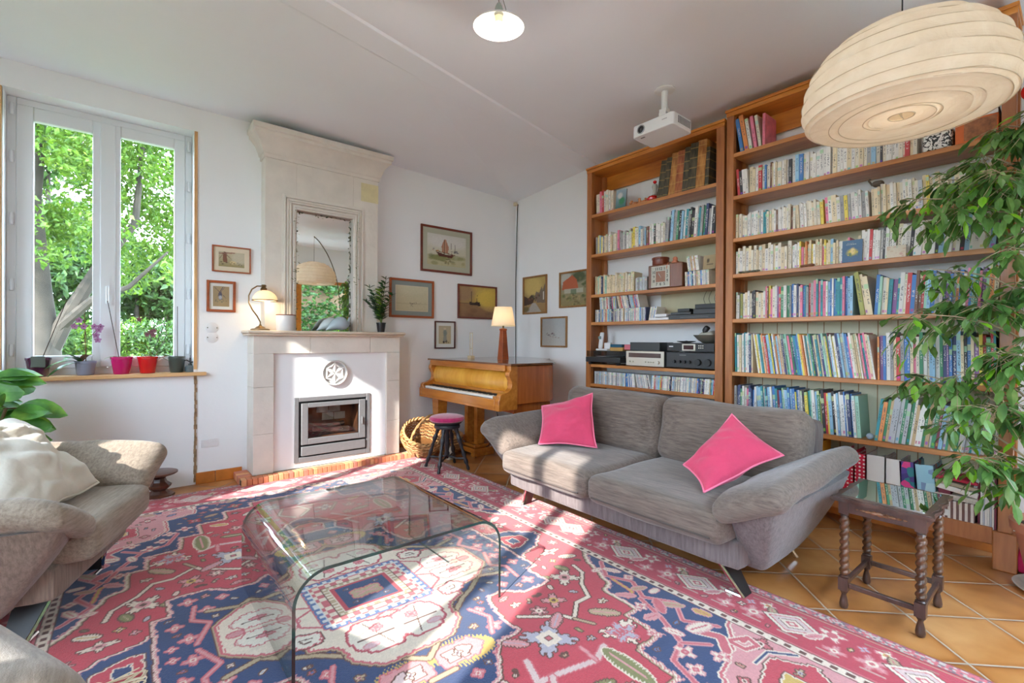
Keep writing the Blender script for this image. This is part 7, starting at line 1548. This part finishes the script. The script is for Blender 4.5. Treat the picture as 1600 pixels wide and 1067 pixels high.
t = stereo_box('modem', 'low black sloping modem left of the set-top box', 'modem', XF+.02, 2.30, 2.11, LB[3]+.041, .022, .18, DG); t = stereo_box('small_switch', 'little matt black box on the modem', 'switch box', XF+.03, 2.24, 2.13, LB[3]+.064, .028, .1, BLACK)
# stereo shelf
Z5 = LB[4]
tt = thing('record_player', 'black record player with a smoked lid at the left end of the stereo shelf', 'record player', (XF+.10, 3.02, Z5)); m = MB(); m.box(XF-.03, XF+.24, 2.80, 3.23, Z5+.022, Z5+.075); m.build('plinth', DG, tt, bevel=.008)
m = MB(); 
for yy_ in (2.84, 3.19):
    for xx_ in (XF+.0, XF+.2): m.lathe([(.02, 0), (.024, .022)], 14, at=(xx_, yy_, Z5))
m.build('foot', BLACK, tt); MB().lathe([(0, .0), (.14, .0), (.145, .008), (0, .012)], 40, at=(XF+.11, 3.03, Z5+.076)).build('platter', M('platter_metal', S(190, 190, 192), .3, .8), tt)
gl = glass('smoked_lid_plastic', (.52, .53, .54), 1.4); MB().box(XF-.02, XF+.235, 2.81, 3.22, Z5+.078, Z5+.135).build('dust_cover', gl, tt, angle=0)
t = thing('cordless_phone', 'white cordless telephone in its cradle on the record player', 'telephone', (XF+.06, 3.09, Z5+.136)); m = MB(); m.box(XF+.02, XF+.12, 2.995, 3.14, Z5+.136, Z5+.155); m.box(XF+.07, XF+.11, 3.0, 3.075, Z5+.155, Z5+.215); m.build('cradle', WP, t, bevel=.006)
MB().soft(.025, .046, .165, .01, rot((XF+.065, 3.105, Z5+.237), 0, math.radians(10)), n=10).build('handset', WP, t); MB().box(XF+.036, XF+.042, 3.09, 3.12, Z5+.25, Z5+.28).build('screen', M('phone_screen', S(120, 140, 140), .2), t)
t = stereo_box('small_blue_box', 'flat dark blue tin on an ochre box right of the telephone', 'tin', XF+.05, 2.98, 2.84, Z5+.172, .028, .12, M('petrol_blue_tin', S(36, 92, 120), .4)); t = stereo_box('ochre_box', 'flat ochre box on the record player lid, beneath the blue tin', 'box', XF+.05, 2.985, 2.83, Z5+.136, .035, .12, M('ochre_card', S(196, 152, 86), .6))
SV = M('silver_fascia', S(206, 198, 184), .35, .35)
t = stereo_box('radio_tuner', 'silver-fronted radio tuner with a long dark dial, middle of the stereo shelf', 'tuner', XF+.0, 2.745, 2.345, Z5+.008, .135, .24, M('tuner_case', (.05, .05, .05), .4)); MB().box(XF-.008, XF+.0, 2.345, 2.745, Z5+.008, Z5+.143).build('fascia', SV, t, bevel=.002)
MB().box(XF-.010, XF-.007, 2.375, 2.715, Z5+.085, Z5+.125).build('tuning_dial', M('dark_red_dial', S(74, 48, 44), .15, coat=.5), t)
for yy_, r_ in ((2.70, .006), (2.665, .006), (2.53, .006), (2.50, .005), (2.475, .005), (2.45, .005), (2.40, .014)): MB().lathe([(r_, 0), (r_*.9, .016), (0, .016)], 16, mat=Matrix.Rotation(-PI/2, 4, 'Y'), at=(XF-.008, yy_, Z5+.045)).build('knob', ALU, t)
t = stereo_box('preamplifier', 'plain dark grey amplifier case stacked on the silver tuner', 'amplifier', XF+.01, 2.715, 2.40, Z5+.145, .078, .22, M('anthracite_metal', S(60, 64, 66), .45, .2))
t = stereo_box('amplifier', 'large black amplifier with round knobs at the right of the stereo shelf', 'amplifier', XF+.0, 2.325, 1.892, Z5+.012, .128, .24, DG)
for yy_, r_ in ((2.245, .013), (2.195, .013), (2.150, .013), (2.105, .013), (2.030, .028), (1.945, .030)): MB().lathe([(r_, 0), (r_, .010), (r_*.9, .022), (0, .022)], 24, mat=Matrix.Rotation(-PI/2, 4, 'Y'), at=(XF, yy_, Z5+.062)).build('knob', BLACK, t)
MB().box(XF-.001, XF, 2.14, 2.20, Z5+.115, Z5+.121).build('maker_mark', M('grey_print', S(130, 130, 130), .5), t)
t = stereo_box('cd_player', 'black disc player with a silver-framed display, on top of the big amplifier', 'disc player', XF+.0, 2.32, 1.895, Z5+.150, .070, .23, BLACK)
MB().box(XF-.005, XF, 2.055, 2.175, Z5+.156, Z5+.212).build('display_frame', ALU, t, bevel=.006); MB().box(XF-.007, XF-.004, 2.07, 2.16, Z5+.166, Z5+.202).build('display', M('display_red_black', (.05, .012, .014), .1, coat=.5), t)
m = MB()
for r_ in range(2):
    for k in range(3): m.box(XF-.004, XF, 2.02-k*.017, 2.028-k*.017, Z5+.176+r_*.018, Z5+.184+r_*.018)
m.build('buttons', ALU, t); MB().box(XF-.001, XF, 2.26, 2.30, Z5+.186, Z5+.194).build('maker_mark', WP, t)
BW_ = M('brushed_pewter', S(150, 148, 136), .35, .6); t = thing('metal_bowl', 'wide pewter bowl holding dark and pale objects on the disc player', 'bowl', (XF+.11, 2.0, Z5+.220)); MB().lathe([(.05, 0), (.085, .02), (.125, .062), (.128, .068), (.122, .066), (.08, .028), (0, .016)], 44, at=(XF+.115, 1.995, Z5+.220)).build('bowl', BW_, t)
o = MB().soft(.13, .13, .06, .03, rot((XF+.11, 2.0, Z5+.285)), n=10, wr=.012, ws=20).build('crumpled_scarf', M('pale_grey_cloth', S(180, 178, 166), .8)); tag(o, 'pale grey crumpled cloth lying in the pewter bowl', 'cloth'); o = MB().soft(.05, .03, .07, .02, rot((XF+.07, 2.0, Z5+.33), .5, .3), n=8, wr=.006, ws=30).build('dark_fan', BLACK); tag(o, 'small dark object standing in the pewter bowl', 'ornament')
t = thing('black_saucer', 'shallow black dish between the pewter bowl and the grey case', 'dish', (XF+.10, 2.19, Z5+.220)); MB().lathe([(.03, 0), (.075, .012), (.078, .016), (.03, .012), (0, .02)], 32, at=(XF+.09, 2.19, Z5+.221)).build('dish', BLACK, t)
t = stereo_box('pink_box', 'flat pink box between the ochre box and the grey amplifier case', 'box', XF+.06, 2.82, 2.72, Z5+.150, .05, .12, M('pink_card', S(206, 110, 124), .5)) 
n, y = row(LB[5], YL2, YR2, [(.30, [('silver', 5), ('white', 3), ('pale-blue', 2), ('grey', 2), ('red', .3)], (.124, .125), CT, 0, CDd), (.09, [('blue', 3), ('pale-blue', 2), ('white', 1)], (.124, .125), CT, 5, CDd), (.13, [('white', 4), ('silver', 4), ('black', .6)], (.124, .125), CT, 12, CDd), (.48, CDP, (.124, .125), CT, -3, CDd)], 'on the sixth shelf of the left bookcase', 'compact disc', 'discs on the sixth left shelf', room=.125)
n, y = row(LB[6], 2.75, YR2, [(1, CDP, (.124, .125), CT, 0, CDd)], 'on the low shelf above the sofa back', 'compact disc', 'discs on the seventh left shelf')
m = MB(); rn = random.Random(17)
for k in range(5): y_ = 2.15-rn.random()*.2; m.tube(smooth([(3.88, y_, LB[3]+.25), (3.87, y_+.02, LB[3]+.18), (3.86, y_-.01, LB[3]+.10), (3.80, y_, LB[3]+.05)]), .002, 5)
o = m.build('stereo_cables', M('grey_cord2', S(90, 86, 80), .6)); tag(o, 'loose thin cables hanging behind the black boxes on the fourth shelf', 'cables')
